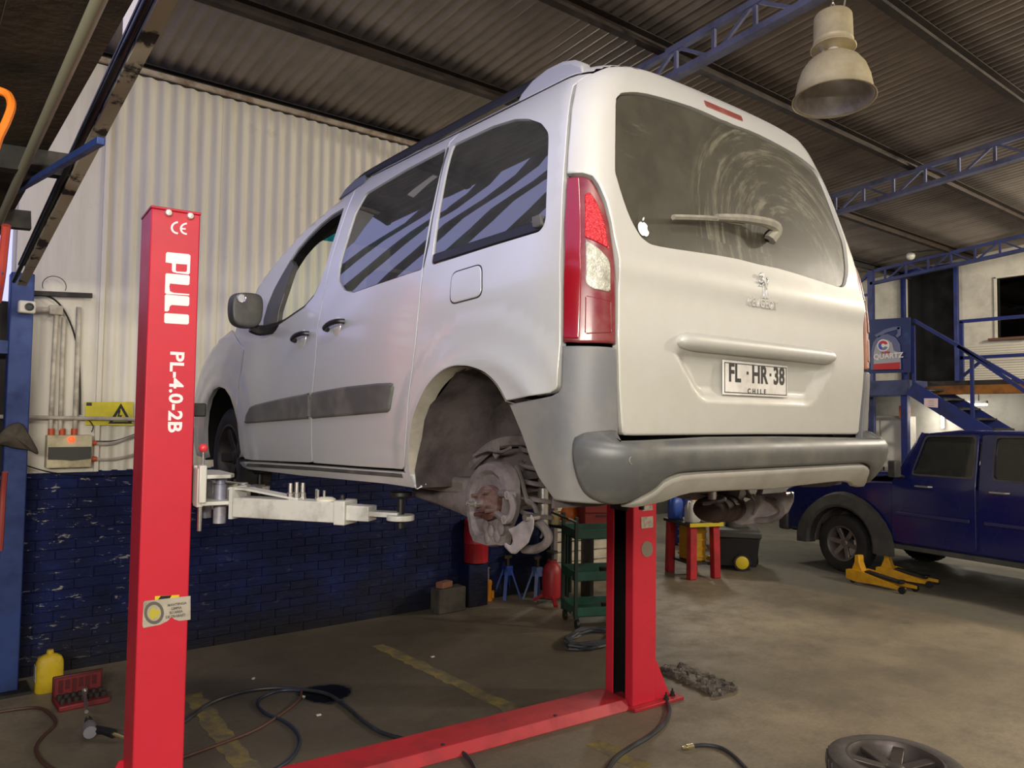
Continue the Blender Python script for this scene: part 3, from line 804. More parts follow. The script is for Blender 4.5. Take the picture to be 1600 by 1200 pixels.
# handle bar above the plate
hz_ = rp((1096, 522.5), (1096, 553.6)); zc_ = (hz_[0][1]+hz_[1][1])/2+.002; hh_ = (hz_[0][1]-hz_[1][1])/2; hw_ = abs(rp((1056, 540))[0][0])
mb = MB(); rings = []
for k in range(33):
    u = math.sin(PI/2*(-1+2*k/32)); e = max(.25, (max(0, 1-abs(u)**22))**.5); x = u*hw_; y0 = Rs(x, zc_).y-.5*tg_disp(x, zc_)
    sec = [(.012, 1.0), (-.010, 1.0), (-.030, .82), (-.040, .40), (-.040, -.15), (-.032, -.55), (-.014, -.85), (.012, -.9)]
    rings.append([(x, y0+dy*(.35+.65*e), zc_+dz*hh_*e) for dy, dz in sec])
mb.loft(rings); o = mb.build('tailgate_handle_bar', m_paint, TG, local=True, smooth=50)
s_ = o.modifiers.new('sub', 'SUBSURF'); s_.levels = 1; s_.render_levels = 1
# third brake lamp
bl = rp((1106, 162), (1166, 182), (1167, 192), (1162, 191), (1107, 171)); bz = sum(z for q, z in bl)/len(bl)
m_red = mat('brake_lamp_red', '8a1a20', .2, 0, '8c5148', 4, (.35, .8), coat=.3)
panel('high_brake_lamp', rnd([(-.125, bz-.018), (.125, bz-.018), (.125, bz+.018), (-.125, bz+.018)], .012, 3), Rs, mat('dull_brake_lamp', '75352f', .45, 0, '8c5a50', 6), TG, step=.04, thick=.012, off=.006, out=Vector((0, -1, .2)))
# number plate
m_plate = mat('white_plate', 'd5d2cc', .4, 0, 'a7a196', 6); m_ink = mat('black_ink', '161616', .5)
pc = [Y for Y in (ony(1131, 561, .105), ony(1233, 571, .105), ony(1240.7, 621, .105), ony(1141, 617.5, .105))]
yP = .122
px0 = (pc[0].x+pc[3].x)/2; px1 = (pc[1].x+pc[2].x)/2; pz1 = (pc[0].z+pc[1].z)/2-ZL; pz0 = (pc[2].z+pc[3].z)/2-ZL
mb = MB(); mb.bb((px0, yP, pz0), (px1, yP+.004, pz1)); plate = mb.build('number_plate', m_plate, TG, local=True, bevel=.002)
pw, ph = px1-px0, pz1-pz0; pcx, pcz = (px0+px1)/2, (pz0+pz1)/2
mb = MB()
for a, b in (((px0+.008, pz0+.008), (px1-.008, pz0+.011)), ((px0+.008, pz1-.011), (px1-.008, pz1-.008)), ((px0+.008, pz0+.008), (px0+.011, pz1-.008)), ((px1-.011, pz0+.008), (px1-.008, pz1-.008))):
    mb.bb((a[0], yP-.001, a[1]), (b[0], yP, b[1]))
mb.build('plate_border', m_ink, plate, local=True)
def on_tail(x, z, y): return frame(Vector((x, y, z+ZL)), (1, 0, 0), (0, -1, 0))
for txt, u in (('FL', -.137), ('HR', .018), ('38', .145)):
    lettering('plate_lettering', txt, on_tail(pcx+u*pw/.41, pcz+.016, yP-.0005), .092, m_ink, plate, .0008, .0028, 1.05, .80)
lettering('plate_lettering', 'CHILE', on_tail(pcx, pcz-.045, yP-.0005), .026, m_ink, plate, .0008, .0005, 1.9)
mb = MB()
for u in (-.058, .088): mb.bb((pcx+u*pw/.41-.005, yP-.0015, pcz+.016), (pcx+u*pw/.41+.005, yP, pcz+.027))
mb.build('plate_dot', m_ink, plate, local=True)
# maker's emblem and word
def rel(poly, cx, cz, s, y, nm, m, parent, h=.006):
    mb = MB()
    for pl in poly: mb.prism([(cx+a*s, -(cz+b*s)) for a, b in pl], 0, h, Matrix(((1, 0, 0, 0), (0, 0, -1, y), (0, -1, 0, 0), (0, 0, 0, 1))))
    return mb.build(nm, m, parent, local=True, bevel=.0012, seg=1)
LG = rp((1196, 450))[0]; yl = vR(LG[1])-.012
lion = [[(-.32, .95), (-.05, 1.0), (.12, .80), (.02, .62), (-.12, .58), (-.20, .70), (-.45, .66), (-.50, .78)],
        [(-.12, .60), (.08, .66), (.30, .42), (.42, .05), (.30, -.12), (.14, -.02), (.10, .22), (-.06, .38)],
        [(-.10, .46), (-.02, .34), (-.30, .18), (-.52, .22), (-.58, .34), (-.36, .34)],
        [(-.10, .28), (.06, .18), (-.14, .02), (-.34, -.06), (-.46, .02), (-.26, .10)],
        [(.14, .02), (.30, -.10), (.16, -.40), (.20, -.72), (.06, -.86), (-.16, -.86), (-.14, -.76), (.02, -.70), (0, -.40)],
        [(.30, -.06), (.42, -.10), (.50, -.45), (.62, -.74), (.50, -.86), (.30, -.84), (.34, -.74), (.36, -.48)],
        [(.36, .10), (.46, .16), (.62, .42), (.56, .66), (.42, .70), (.46, .58), (.50, .44)]]
def tail_y(q, z): return Rs(q, z).y-tg_disp(q, z)
rel(lion, 0.0, LG[1], .052, tail_y(0, LG[1])-.001, 'emblem', m_chrome, TG, .008)
WD = rp((1199, 477))[0]; lettering('maker_word', 'PEUGEOT', on_tail(0.0, WD[1], tail_y(0, WD[1])-.004), .045, m_chrome, TG, .003, .0010, 1.0, .95)
# white bitten-fruit sticker inside the glass corner
AP = rp((1005, 356))[0]; ya = vR(AP[1])
body = []
for k in range(40):
    a = 2*PI*k/40+PI/2; r = .80+.08*abs(math.cos(a))-.13*math.exp(-((a-PI/2)/.22)**2)-.10*math.exp(-((a-3*PI/2)/.25)**2)
    X_, Z_ = r*math.cos(a)*.92, r*math.sin(a)-.15
    if math.hypot(X_-1.0, Z_-.02) < .42:
        q = math.atan2(Z_-.02, X_-1.0); X_, Z_ = 1.0+.42*math.cos(q), .02+.42*math.sin(q)
    body.append((X_, Z_))
leaf = [(-.02, .78), (.04, 1.02), (.26, 1.22), (.30, 1.2), (.26, .96), (.10, .80)]
yw = Rs(AP[0], AP[1]).y; sl = (vR(AP[1]+.03)-vR(AP[1]-.03))/.06
mb = MB()
for pl in (body, leaf): mb.add([(AP[0]+a*.032, yw+sl*b*.031-.0012, AP[1]+b*.031) for a, b in pl], [tuple(range(len(pl)))])
me_ = mb.build('fruit_sticker', mat('white_vinyl', 'e8e8e8', .4), TG, local=True, smooth=0)
sm_ = me_.modifiers.new('thickness', 'SOLIDIFY'); sm_.thickness = .0008
# wiper
m_wip = mat('dusty_black_rubber', '7a766a', .8, 0, '928d7d', 20)
W0 = rp((1190, 366))[0]; W1 = rp((1043, 345))[0]
def offn(q, z, d):
    p = Rs(q, z); e = .01; tz = Rs(q, z+e)-p; n = Vector((1, 0, 0)).cross(tz).normalized()
    if n.y > 0: n = -n
    return p+n*d
wip = thing_part = bpy.data.objects.new('rear_wiper', None)
bpy.data.objects.remove(wip)
pts = [rp((1196, 378))[0], rp((1198, 366))[0], rp((1180, 356))[0], rp((1140, 349))[0], rp((1108, 346))[0]]
hs = [.02, .045, .05, .045, .035]; P = [offn(q, z, h) for (q, z), h in zip(pts, hs)]
mb = MB(); mb.tube(smooth_path(P, 5), [.026-.013*i/20 for i in range(21)], 8); WI = mb.build('rear_wiper', m_wip, TG, local=True)
P = [offn(*rp((px, py))[0], .028) for px, py in ((1042, 344.5), (1070, 345), (1108, 347), (1150, 354))]
mb = MB(); mb.tube(smooth_path(P, 4), .010, 6); mb.build('wiper_blade', m_wip, WI, local=True)
c0 = offn(*rp((1199, 371))[0], .015); mb = MB(); mb.sphere(c0, .026); mb.build('wiper_pivot', m_black, WI, local=True)

# ---- tail lamps
m_lamp = mat('tail_lamp_red', '7a0c18', .18, 0, '6d2028', 3, (.5, .9), coat=.6)
m_lampd = mat('tail_lamp_dull_red', '66131e', .3, 0, '7b4a44', 6, (.45, .8), coat=.2)
m_refl = mat('tail_reflector_red', 'b01c26', .25, .2, bump=.9, bscale=90); m_rev = mat('reversing_lens', 'a5a496', .25, .2, '6f6d62', 20, bump=.5, bscale=60)
lo = rp((884.5, 276), (897, 273.5), (910, 273.5), (923, 278), (931.5, 290), (944, 316), (953, 348), (959, 388), (963.5, 440), (963.5, 538.5), (908, 537), (877.5, 535.5), (878, 450), (879.5, 350))
LAMPS = panel('tail_lamp', lo, Rs, m_lampd, both=True, step=.02, thick=.03, off=.003, edge=.008, drop=.006)
sg = [('lamp_lens', m_lamp, ((886, 280), (907, 276), (908.5, 400), (907, 531), (880, 530), (881, 430), (882, 350))),
      ('reflector', m_refl, ((912, 305), (922, 299), (934, 318), (946, 352), (951, 388), (949, 389.5), (912, 372))),
      ('reversing_lens', m_rev, ((913, 378), (918, 376), (936, 388), (950, 404), (953, 412), (953.5, 455), (950, 458), (925, 453), (915, 446), (913, 437))),
      ('fog_lens', m_lampd, ((913, 460), (955, 470), (956, 522), (912, 524)))]
for nm, m, pp in sg: both_parent(nm, rnd(rp(*pp), .008, 3), Rs, m, LAMPS, step=.02, thick=.004, off=.008 if nm != 'fog_lens' else .006, edge=.004, drop=.003)

m_glare = mat('pink_glare_lens', '9c6a58', .35, 0, '87584a', 5, coat=.2)  # right lens colour carries its pinkish reflection as well as dust
for o_ in [LAMPS[1]]+list(LAMPS[1].children): o_.data.materials.clear(); o_.data.materials.append(m_glare)
LAMPS[1]['label'] = 'right tail lamp with a dusty lens, pinkish glare put into its colour'
# ---- rear bumper
bc = rp((878, 539.5), (962.5, 542), (964, 602), (966, 668), (966, 720), (945, 789), (905, 787), (866, 783), (841, 747.5), (828, 719), (815, 680), (794.5, 631), (862, 617.5), (872, 612), (876, 605))
BP = panel('bumper_corner', bc, Rs, m_plast, both=True, step=.03, thick=.03, off=.006, edge=.008, drop=.006)
z_top = rp((1160, 684), surf=Bs)[0][1]; z_mid = rp((1190, 731), surf=Bs)[0][1]; z_bot = rp((1190, 766), surf=Bs)[0][1]
pl_ = rp((972, 686), (965, 670), (930, 669), surf=Bs)+[(p.x, p.y) for p in smooth_path([(a, b, 0) for a, b in rp((910, 670), (897, 677), (892, 692), (892, 712), (896, 738), (905, 763), (918, 779), (940, 789), (968, 790), (1000, 777), (1022, 765), (1036, 752), (1049, 745), (1065, 740), (1096, 737.5), surf=Bs)], 3)]
print('bumper', z_top, z_mid, z_bot, pl_)
pad = [(0, .506), (-.40, .506)]+[(max(q, -1.2), min(z, .60)) for q, z in pl_ if z > .505 or q < -.72 or z < .46]+[(0, pl_[-1][1])]; z_mid = pl_[-1][1]; pad += [(-q, z) for q, z in pl_[::-1]]
PAD = panel('rear_bumper', pad, Bs, m_pad, step=.03, thick=.10, off=.009, edge=.015, drop=.012)
sk = rp((966, 792), (1000, 778), (1022, 766), (1036, 753), (1049, 746), (1065, 741), (1096, 738.5), surf=Bs); sk2 = rp((1164, 766), (1110, 768.5), (1076, 771), (1055, 776), (1029, 785), (995, 792), surf=Bs)
skid = [(0, z_bot)]+sk2+sk+[(0, z_mid-.003)]; skid += [(-q, z) for q, z in (sk2+sk)[::-1]]
panel('skid_strip', skid, Bs, mat('silver_skid_plastic', 'a09d94', .4, .2, '8a8478', 3), PAD, step=.03, thick=.03, off=.012, edge=.012, drop=.010)
for px, py in ((986.6, 719), (1131.7, 716.6), (1228, 710.5), (1309, 710.5)):
    q, z = rp((px, py), surf=Bs)[0]; p = Bs(q, z); n = Vector((math.sin(max(-1.2, min(1.2, 0 if abs(q) < .69 else (q+.69 if q < 0 else q-.69)/.21))), -1, 0)).normalized()
    M = frame(p+n*.003, Vector((1, 0, 0)), n); mb = MB(); mb.lathe([(.013, 0), (.013, .003), (.011, .0035), (.0105, .001), (.001, .001)], (0, 0, 0), 'Z', 16, True, M); mb.build('parking_sensor', mat('sensor_grey', '77766f', .4), PAD, local=True)
q, z = rp((1361, 702), surf=Bs)[0]; p = Bs(q, z); mb = MB(); mb.lathe([(.03, 0), (.03, .004), (.027, .005)], (0, 0, 0), 'Z', 20, True, frame(p+Vector((0, -.004, 0)), (1, 0, 0), (0.15, -1, 0))); mb.build('tow_eye_cover', m_pad, PAD, local=True)

# ---- roof rails
for sx in (-1, 1):
    m_rail = mat('roof_rail_grey', '55575a', .4, .3); X_ = sx*.665
    pts = [(X_, 2.18, 1.762), (X_, 2.04, 1.795), (X_, 1.85, 1.805), (X_, 1.5, 1.812), (X_, 1.0, 1.822), (X_, .64, 1.826)]
    mb = MB(); mb.tube(smooth_path(pts, 4), .017, 8); rl = mb.build('roof_rail', mat('black_rail', '1c1c1d', .35), VAN, local=True)
    prof = [(.74, 1.77), (.70, 1.808), (.64, 1.836), (.56, 1.850), (.48, 1.848), (.42, 1.832), (.37, 1.80), (.36, 1.77)]
    mb = MB(); mb.loft([[(X_-sx*.02, y, z) for y, z in prof], [(X_+sx*.012, y, z-.004) for y, z in prof], [(X_+sx*.026, y, z-.018) for y, z in prof]]); mb.build('rail_foot', mat('rail_foot_silver', '9b9c9e', .5, .1), rl, local=True, bevel=.006)
    prof = [(2.28, 1.735), (2.2, 1.775), (2.08, 1.803), (1.98, 1.803), (1.96, 1.755)]
    mb = MB(); mb.loft([[(X_-sx*.02, y, z) for y, z in prof], [(X_+sx*.02, y, z-.006) for y, z in prof]]); mb.build('rail_foot', m_rail, rl, local=True, bevel=.006)

# ---- mirrors
for sx in (-1, 1):
    dx = sx
    mb = MB(); c = onx(382.5, 486, -1.04); cy, cz = c.y, c.z-ZL
    rings = []
    for t, k in ((-.055, .55), (-.045, .85), (-.02, 1.0), (.02, 1.0), (.045, .95), (.055, .86)):
        rings.append([(dx*(1.04)+a*.092*k*dx, cy-t, cz+b*.102*k-.004*a) for a, b in ((-1, .55), (-.86, .92), (-.3, 1.0), (.6, .96), (.95, .75), (1, .1), (.92, -.62), (.55, -.92), (-.2, -1), (-.75, -.86), (-.98, -.4))])
    mb.loft(rings); mi = mb.build('door_mirror', m_blackg, fd[0 if sx < 0 else 1], local=True, smooth=80)
    s_ = mi.modifiers.new('sub', 'SUBSURF'); s_.levels = 2; s_.render_levels = 2
    mb = MB(); mb.lathe([(.001, 0), (.018, 0), (.020, .004), (.024, .006), (.026, .002)], (0, 0, 0), 'Z', 18, True, frame(Vector((dx*1.08, cy-.054, cz+.06)), (1, 0, 0), (0, -1, 0))); mb.build('mirror_badge', m_chrome, mi, local=True)
    mb = MB(); mb.tube(smooth_path([(dx*1.0, cy+.01, cz-.085), (dx*.95, cy, cz-.10), (dx*.89, cy-.06, cz-.085), (dx*.86, cy-.13, cz-.07)], 4), [.030]*13, 8); mb.build('mirror_arm', m_black, mi, local=True)

# ---- inside and underneath
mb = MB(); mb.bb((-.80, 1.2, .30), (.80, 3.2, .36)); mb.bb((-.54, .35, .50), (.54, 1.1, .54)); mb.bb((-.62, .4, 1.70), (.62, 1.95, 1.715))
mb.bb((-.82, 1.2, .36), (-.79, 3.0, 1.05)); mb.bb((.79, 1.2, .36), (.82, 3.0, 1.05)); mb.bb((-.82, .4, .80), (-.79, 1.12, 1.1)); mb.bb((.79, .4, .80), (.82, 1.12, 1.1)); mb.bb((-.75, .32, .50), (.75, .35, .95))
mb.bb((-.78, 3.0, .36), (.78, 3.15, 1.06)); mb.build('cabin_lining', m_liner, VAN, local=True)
mb = MB(); mb.loft([[(-.8, 3.32, 1.0), (.8, 3.32, 1.0), (.8, 3.28, 1.10), (-.8, 3.28, 1.10)], [(-.78, 2.95, .95), (.78, 2.95, .95), (.78, 2.95, 1.06), (-.78, 2.95, 1.06)]]); mb.build('dashboard', m_liner, VAN, local=True, bevel=.02)
m_seat = mat('dark_grey_seat_cloth', '202022', .9)
def seat(x, y, wd):
    mb = MB(); mb.box((x, y+.1, .72), (wd, .5, .16)); mb.box((x, y-.16, 1.02), (wd*.92, .14, .62), 0, Matrix.Rotation(.2, 4, 'X')); mb.build('seat', m_seat, VAN, local=True, bevel=.05, seg=3)
    mb = MB(); mb.box((x, y-.25, 1.42), (.24, .10, .16)); o = mb.build('head_restraint', m_seat, VAN, local=True, bevel=.035, seg=3)
seat(-.38, 2.25, .5); seat(.38, 2.25, .5); seat(-.45, 1.15, .45); seat(0, 1.15, .40); seat(.45, 1.15, .45)
mb = MB(); mb.bb((-.76, 3.9, .45), (.76, 4.2, .85)); mb.bb((-.5, 3.2, .28), (.5, 3.9, .8)); mb.bb((-.70, 1.02, .24), (.70, 3.0, .31)); mb.bb((-.52, .2, .44), (.52, 1.05, .50))
mb.build('floor_pan', m_under, VAN, local=True, bevel=.02)
# rear wheel houses: curved liner with the dusty plates seen through the empty arch
m_house = mat('dusty_wheel_house', '4d4444', .9, 0, '261f1e', 4, (.40, .66), bump=.2)
for sx in (-1, 1):
    mb = MB(); cy, cz = .69, .33; n = 20; vs = []
    for k in range(n+1):
        a = math.radians(-8+196*k/n); r = .405+.012*math.sin(k*1.7)
        vs += [(sx*.885, cy+r*math.cos(a), cz+r*math.sin(a)), (sx*.70, cy+(r+.02)*math.cos(a), cz+(r+.02)*math.sin(a)), (sx*.56, cy+r*.99*math.cos(a), cz+r*.99*math.sin(a))]
    fs = [(3*k+j, 3*k+j+1, 3*k+j+4, 3*k+j+3) for k in range(n) for j in range(2)]
    base = len(vs); vs.append((sx*.56, cy, cz)); fs += [(base, 3*k+2, 3*k+5) for k in range(n)]
    mb.add(vs, fs); mb.build('wheel_house', m_house, VAN, local=True, smooth=50)
    mb = MB(); cy = 3.45; n = 14; vs = []
    for k in range(n+1):
        a = math.radians(-10+200*k/n); vs += [(sx*.87, cy+.40*math.cos(a), .32+.40*math.sin(a)), (sx*.50, cy+.40*math.cos(a), .32+.40*math.sin(a))]
    vs.append((sx*.5, cy, .32)); mb.add(vs, [(2*k, 2*k+1, 2*k+3, 2*k+2) for k in range(n)]+[(len(vs)-1, 2*k+1, 2*k+3) for k in range(n)])
    mb.build('wheel_house', m_black, VAN, local=True, smooth=50)
# flange of the arch: the pale lip that shows inside the front edge
A = list(ARCH)
for sx in (-1, 1):
    lip = MB(); r0 = [Vector((-sx*S(y, z).x if sx > 0 else S(y, z).x, y, z)) for y, z in A]; r1 = [Vector((p.x-sx*.055, p.y+(-.02 if p.y > .69 else .01), p.z-.01)) for p in r0]
    k = len(r0); lip.add(r0+r1, [(i, i+1, k+i+1, k+i) for i in range(k-1)]); o = lip.build('arch_flange', mat('dusty_beige_primer', '8f897b', .7, 0, '6d675b', 5), qp[0 if sx < 0 else 1], local=True, smooth=60)

# ---- wheels and hubs
m_tyre = mat('tyre_rubber', '1d1c1b', .8, 0, '34302c', 6, bump=.2); m_alloy = mat('dark_alloy', '2b2a2a', .45, .4, '4a4541', 5)
def wheel(name, parent, c, sx, spokes=5, R=.318, wd=.20, tyre=None, alloy=None, M=None, world=False, label=None, rim=.205):
    tyre = tyre or m_tyre; alloy = alloy or m_alloy
    T = M if M is not None else (Matrix.Translation(c) @ Matrix.Rotation(PI/2*sx, 4, 'Y'))
    h = wd/2
    def B(mb, nm, m, par, sm=40, bev=0): return mb.build(nm, m, par, local=not world, smooth=sm, bevel=bev)
    mb = MB(); mb.lathe([(rim, -h), (R*.86, -h*1.02), (R*.97, -h*.84), (R, -h*.55), (R, h*.55), (R*.97, h*.84), (R*.86, h*1.02), (rim+.012, h*.98), (rim, h*.9), (rim, -h)], (0, 0, 0), 'Z', 40, False, T); ty = B(mb, 'tyre', tyre, parent)
    mb = MB()
    for k in range(44):
        a = 2*PI*k/44
        for s, z in ((-1, -.28), (1, .28)):
            mb.box((0, 0, 0), (.006, .018, h*.5), 0, None); vs = mb.v[-8:]
            Q = T @ Matrix.Rotation(a+(.07 if s > 0 else 0), 4, 'Z') @ Matrix.Translation((R+.001, 0, z*h*2*.8)) @ Matrix.Rotation(.35*s, 4, 'X')
            for i in range(8): mb.v[-8+i] = Q @ vs[i]
    t_ = B(mb, 'tread_blocks', tyre, ty, 0); t_['kind'] = 'stuff'
    mb = MB(); mb.lathe([(rim, -h*.95), (rim, h*.8), (rim+.012, h*.95), (rim-.004, h*.97), (rim-.022, h*.75), (rim-.03, -h*.6), (rim-.03, -h*.95), (rim, -h*.95)], (0, 0, 0), 'Z', 40, False, T); ri = B(mb, 'rim', alloy, parent)
    for k in range(spokes):
        a = 2*PI*k/spokes+.35
        mb = MB(); wd0, wd1 = .030, .042; r0, r1 = .035, rim-.012
        vs = [(r0, -wd0, h*.52), (r0, wd0, h*.52), (r1, wd1*.72, h*.80), (r1, -wd1*.72, h*.80), (r0, -wd0*.8, h*.22), (r0, wd0*.8, h*.22), (r1, wd1*.6, h*.50), (r1, -wd1*.6, h*.50)]
        mb.add(vs, [(0, 1, 2, 3), (4, 7, 6, 5), (0, 4, 5, 1), (1, 5, 6, 2), (2, 6, 7, 3), (3, 7, 4, 0)], T @ Matrix.Rotation(a, 4, 'Z')); B(mb, 'spoke', alloy, ri, 40, .006)
    mb = MB(); mb.lathe([(.001, h*.62), (.03, h*.62), (.045, h*.56), (.06, h*.4), (.07, h*.1), (.07, -h*.3)], (0, 0, 0), 'Z', 24, False, T); B(mb, 'hub_cap', alloy, ri)
    return ty, ri
for sx in (-1, 1):
    w_ = bpy.data.objects.new('front_wheel', None); COL.objects.link(w_); w_.parent = VAN; WM[w_.name] = WM[VAN.name]
    c = (sx*.745, 3.47, .285)
    # a wheel is tyre + rim with the spokes as sub-parts
    mb = MB()
    bpy.data.objects.remove(w_)
    wheel('front_wheel', VAN, c, sx)
# ---- rear suspension seen through the empty arch
m_dust = mat('dusty_cast_steel', '6e6565', .75, .1, '4a4240', 9, bump=.25, bscale=60)
m_rustd = mat('rusty_hub', '4a2a25', .7, .3, '7a6a64', 12)
m_bright = mat('bright_steel', 'c9c6c0', .25, .9)
def vl(px, py, x): p = onx(px, py, x); return (p.x, p.y, p.z-ZL)
def suspension(sx):
    f = lambda p: (-sx*p[0], p[1], p[2])
    hub = vl(768, 785, -.74)
    arm = bpy.data.objects
    # dished dust shield
    ol = [vl(*p, -.72) for p in ((770, 720.6), (757, 726), (744, 743), (738.5, 760), (737.5, 777.5), (737.5, 803.5), (742, 833), (748, 847), (758, 850), (770, 854), (786, 852), (791, 826), (799, 806), (802, 784), (801, 753), (794, 733), (781, 722))]
    cy = sum(p[1] for p in ol)/len(ol); cz = sum(p[2] for p in ol)/len(ol)
    rings = []
    for k, x in ((1.0, -.685), (1.0, -.73), (.96, -.748), (.80, -.750), (.70, -.735), (.42, -.735), (.05, -.735)):
        rings.append([f((x, cy+(p[1]-cy)*k, cz+(p[2]-cz)*k)) for p in ol])
    mb = MB(); mb.loft(rings); sh = mb.build('dust_shield', m_dust, VAN, local=True, smooth=35)
    mb = MB(); R = random.Random(5)
    for p in ((765, 830), (775, 838), (757, 822), (781, 826), (760, 840)): 
        q = vl(*p, -.752); mb.sphere(f((-.748, q[1], q[2])), .02, 10, (.35, 1, 1.3))
    mb.build('pressed_rib', m_dust, sh, local=True)
    # hub flange, studs, stub
    h = hub; mb = MB(); mb.lathe([(.065, 0), (.065, .028), (.05, .034), (.036, .036), (.034, .055), (.001, .056)], f((-.735, h[1], h[2])), 'X', 24, True, Matrix.Diagonal((1, 1, sx*-1*-1 if sx > 0 else -1, 1))); hb_ = mb.build('hub', m_rustd, VAN, local=True)
    for k in range(4):
        a = .5+PI/2*k; mb = MB(); mb.cyl(f((-.775, h[1]+.05*math.cos(a), h[2]+.05*math.sin(a))), .008, .05, 'X', 8); mb.build('stud', m_rustd, hb_, local=True)
    mb = MB(); mb.lathe([(.015, 0), (.015, .03), (.011, .032), (.011, .06), (.008, .062)], f((-.79, h[1], h[2])), 'X', 12, True, Matrix.Diagonal((1, 1, -1 if sx < 0 else 1, 1))); mb.build('stub_nut', m_bright, hb_, local=True)
    # caliper bracket with its two eyes
    e1, e2 = vl(796, 773.5, -.77), vl(791, 812, -.77)
    mb = MB(); mb.tube(smooth_path([f(vl(783, 771, -.755)), f(e1), f(vl(802, 790, -.765)), f(vl(799, 806, -.765)), f(e2), f(vl(777, 803, -.755))], 4), .014, 8); br = mb.build('caliper_bracket', m_dust, VAN, local=True)
    for e in (e1, e2):
        mb = MB(); mb.lathe([(.016, -.018), (.016, .012), (.009, .013), (.008, .004)], f(e), 'X', 14, True, Matrix.Diagonal((1, 1, -1 if sx < 0 else 1, 1))); mb.build('bracket_eye', mat('worn_steel', '9a9490', .5, .5), br, local=True)
    # trailing arm, axle tube
    def sec(px, py, x, r, h): q = vl(px, py, x); return [f((q[0]+r*math.cos(a)*.8, q[1], q[2]+h*math.sin(a))) for a in [2*PI*k/10 for k in range(10)]]
    mb = MB(); mb.loft([sec(655, 766, -.62, .05, .035), sec(690, 775, -.63, .05, .04), sec(720, 781, -.66, .045, .055), sec(742, 785, -.69, .04, .07), sec(765, 788, -.70, .04, .06)]); mb.build('trailing_arm', m_dust, VAN, local=True)
    q = vl(700, 756, -.60); mb = MB(); mb.lathe([(.02, -.06), (.06, -.06), (.065, -.03), (.065, .03), (.06, .06), (.02, .06)], f(q), 'X', 18); mb.build('arm_bush', m_under, VAN, local=True)
    # coil spring and damper
    c = vl(838, 735, -.55); n = 96
    mb = MB(); mb.tube([f((c[0]+.062*math.cos(2*PI*6*k/n), c[1]+.062*math.sin(2*PI*6*k/n), c[2]+.17-.36*k/n)) for k in range(n+1)], .0095, 6); mb.build('coil_spring', m_dust, VAN, local=True)
    mb = MB(); mb.rod(f((c[0]+.02, c[1]-.02, c[2]+.2)), f((c[0]+.02, c[1]-.02, c[2]-.22)), .022); mb.build('damper', m_bright, VAN, local=True)
    # body rail above the arm with bracket and brake lines
    mb = MB(); mb.tube(smooth_path([f(vl(*p, -.60)) for p in ((725, 742), (745, 718), (768, 698), (790, 690), (815, 688), (840, 690))], 4), .024, 8); mb.build('body_rail', m_dust, VAN, local=True)
    q = vl(774, 703, -.63); mb = MB(); mb.prism([(q[1]-.018, q[2]+.035), (q[1]+.018, q[2]+.035), (q[1]+.018, q[2]-.02), (q[1], q[2]-.035), (q[1]-.018, q[2]-.02)], 0, .008, Matrix(((0, 0, -sx*1.0, f((q[0], 0, 0))[0]), (1, 0, 0, 0), (0, 1, 0, 0), (0, 0, 0, 1)))); mb.build('line_bracket', m_dust, VAN, local=True)
    for pts, r in ((((740, 712), (752, 706), (764, 703), (774, 705), (786, 705), (798, 699)), .006), (((806, 728), (814, 748), (820, 770), (824, 784), (834, 790), (838, 800), (842, 806)), .009),
                   (((802, 772), (815, 778), (828, 782), (836, 792), (838, 800), (846, 815), (848, 830), (845, 840)), .005)):
        mb = MB(); mb.tube(smooth_path([f(vl(*p, -.66)) for p in pts], 4), r, 6); mb.build('brake_line', m_under if r > .008 else m_dust, VAN, local=True)
    # the caliper hanging loose on its hose
    k0 = lambda px, py, x: f(vl(px, py, x))
    def cal(x): return [k0(*p, x) for p in ((793, 827), (806, 822), (818, 813), (822, 805), (831, 803), (835, 812), (834, 826), (826, 848), (806, 866), (798, 865), (787, 853), (789, 847), (798, 853), (801, 846), (800, 837))]
    mb = MB(); mb.loft([cal(-.80), cal(-.70)]); ca = mb.build('brake_caliper', mat('cast_alloy', '9c9494', .5, .3, '6f6866', 9), VAN, local=True, bevel=.006)
    mb = MB(); mb.tube(smooth_path([k0(*p, -.72) for p in ((834, 812), (848, 822), (857, 838), (852, 850), (836, 858), (818, 858))], 4), .016, 8); mb.build('caliper_body', m_dust, ca, local=True)
    q = k0(830, 808, -.79); mb = MB(); mb.lathe([(.012, -.03), (.012, .03), (.006, .031)], q, 'X', 12); mb.build('caliper_pin', m_bright, ca, local=True)
suspension(-1); suspension(1)
mb = MB(); mb.rod((-.62, .95, .22), (.62, .95, .22), .045, 16); mb.build('axle_tube', m_dust, VAN, local=True)
c = ony(1122, 795, .75); mb = MB(); mb.lathe([(.03, -.13), (.06, -.12), (.072, -.10), (.076, 0), (.072, .10), (.06, .12), (.03, .13)], (c.x+.02, .75, c.z-ZL), 'X', 20, True, Matrix.Diagonal((.8, 1.2, 1, 1)))
for k in (-.06, 0, .06): mb.lathe([(.074, -.006), (.081, 0), (.074, .006)], (c.x+.02+k, .75, c.z-ZL), 'X', 20, True, Matrix.Diagonal((.8, 1.2, 1, 1)))
ex = mb.build('exhaust_silencer', mat('brown_exhaust', '4c3d37', .6, .4, '2c2624', 6), VAN, local=True)
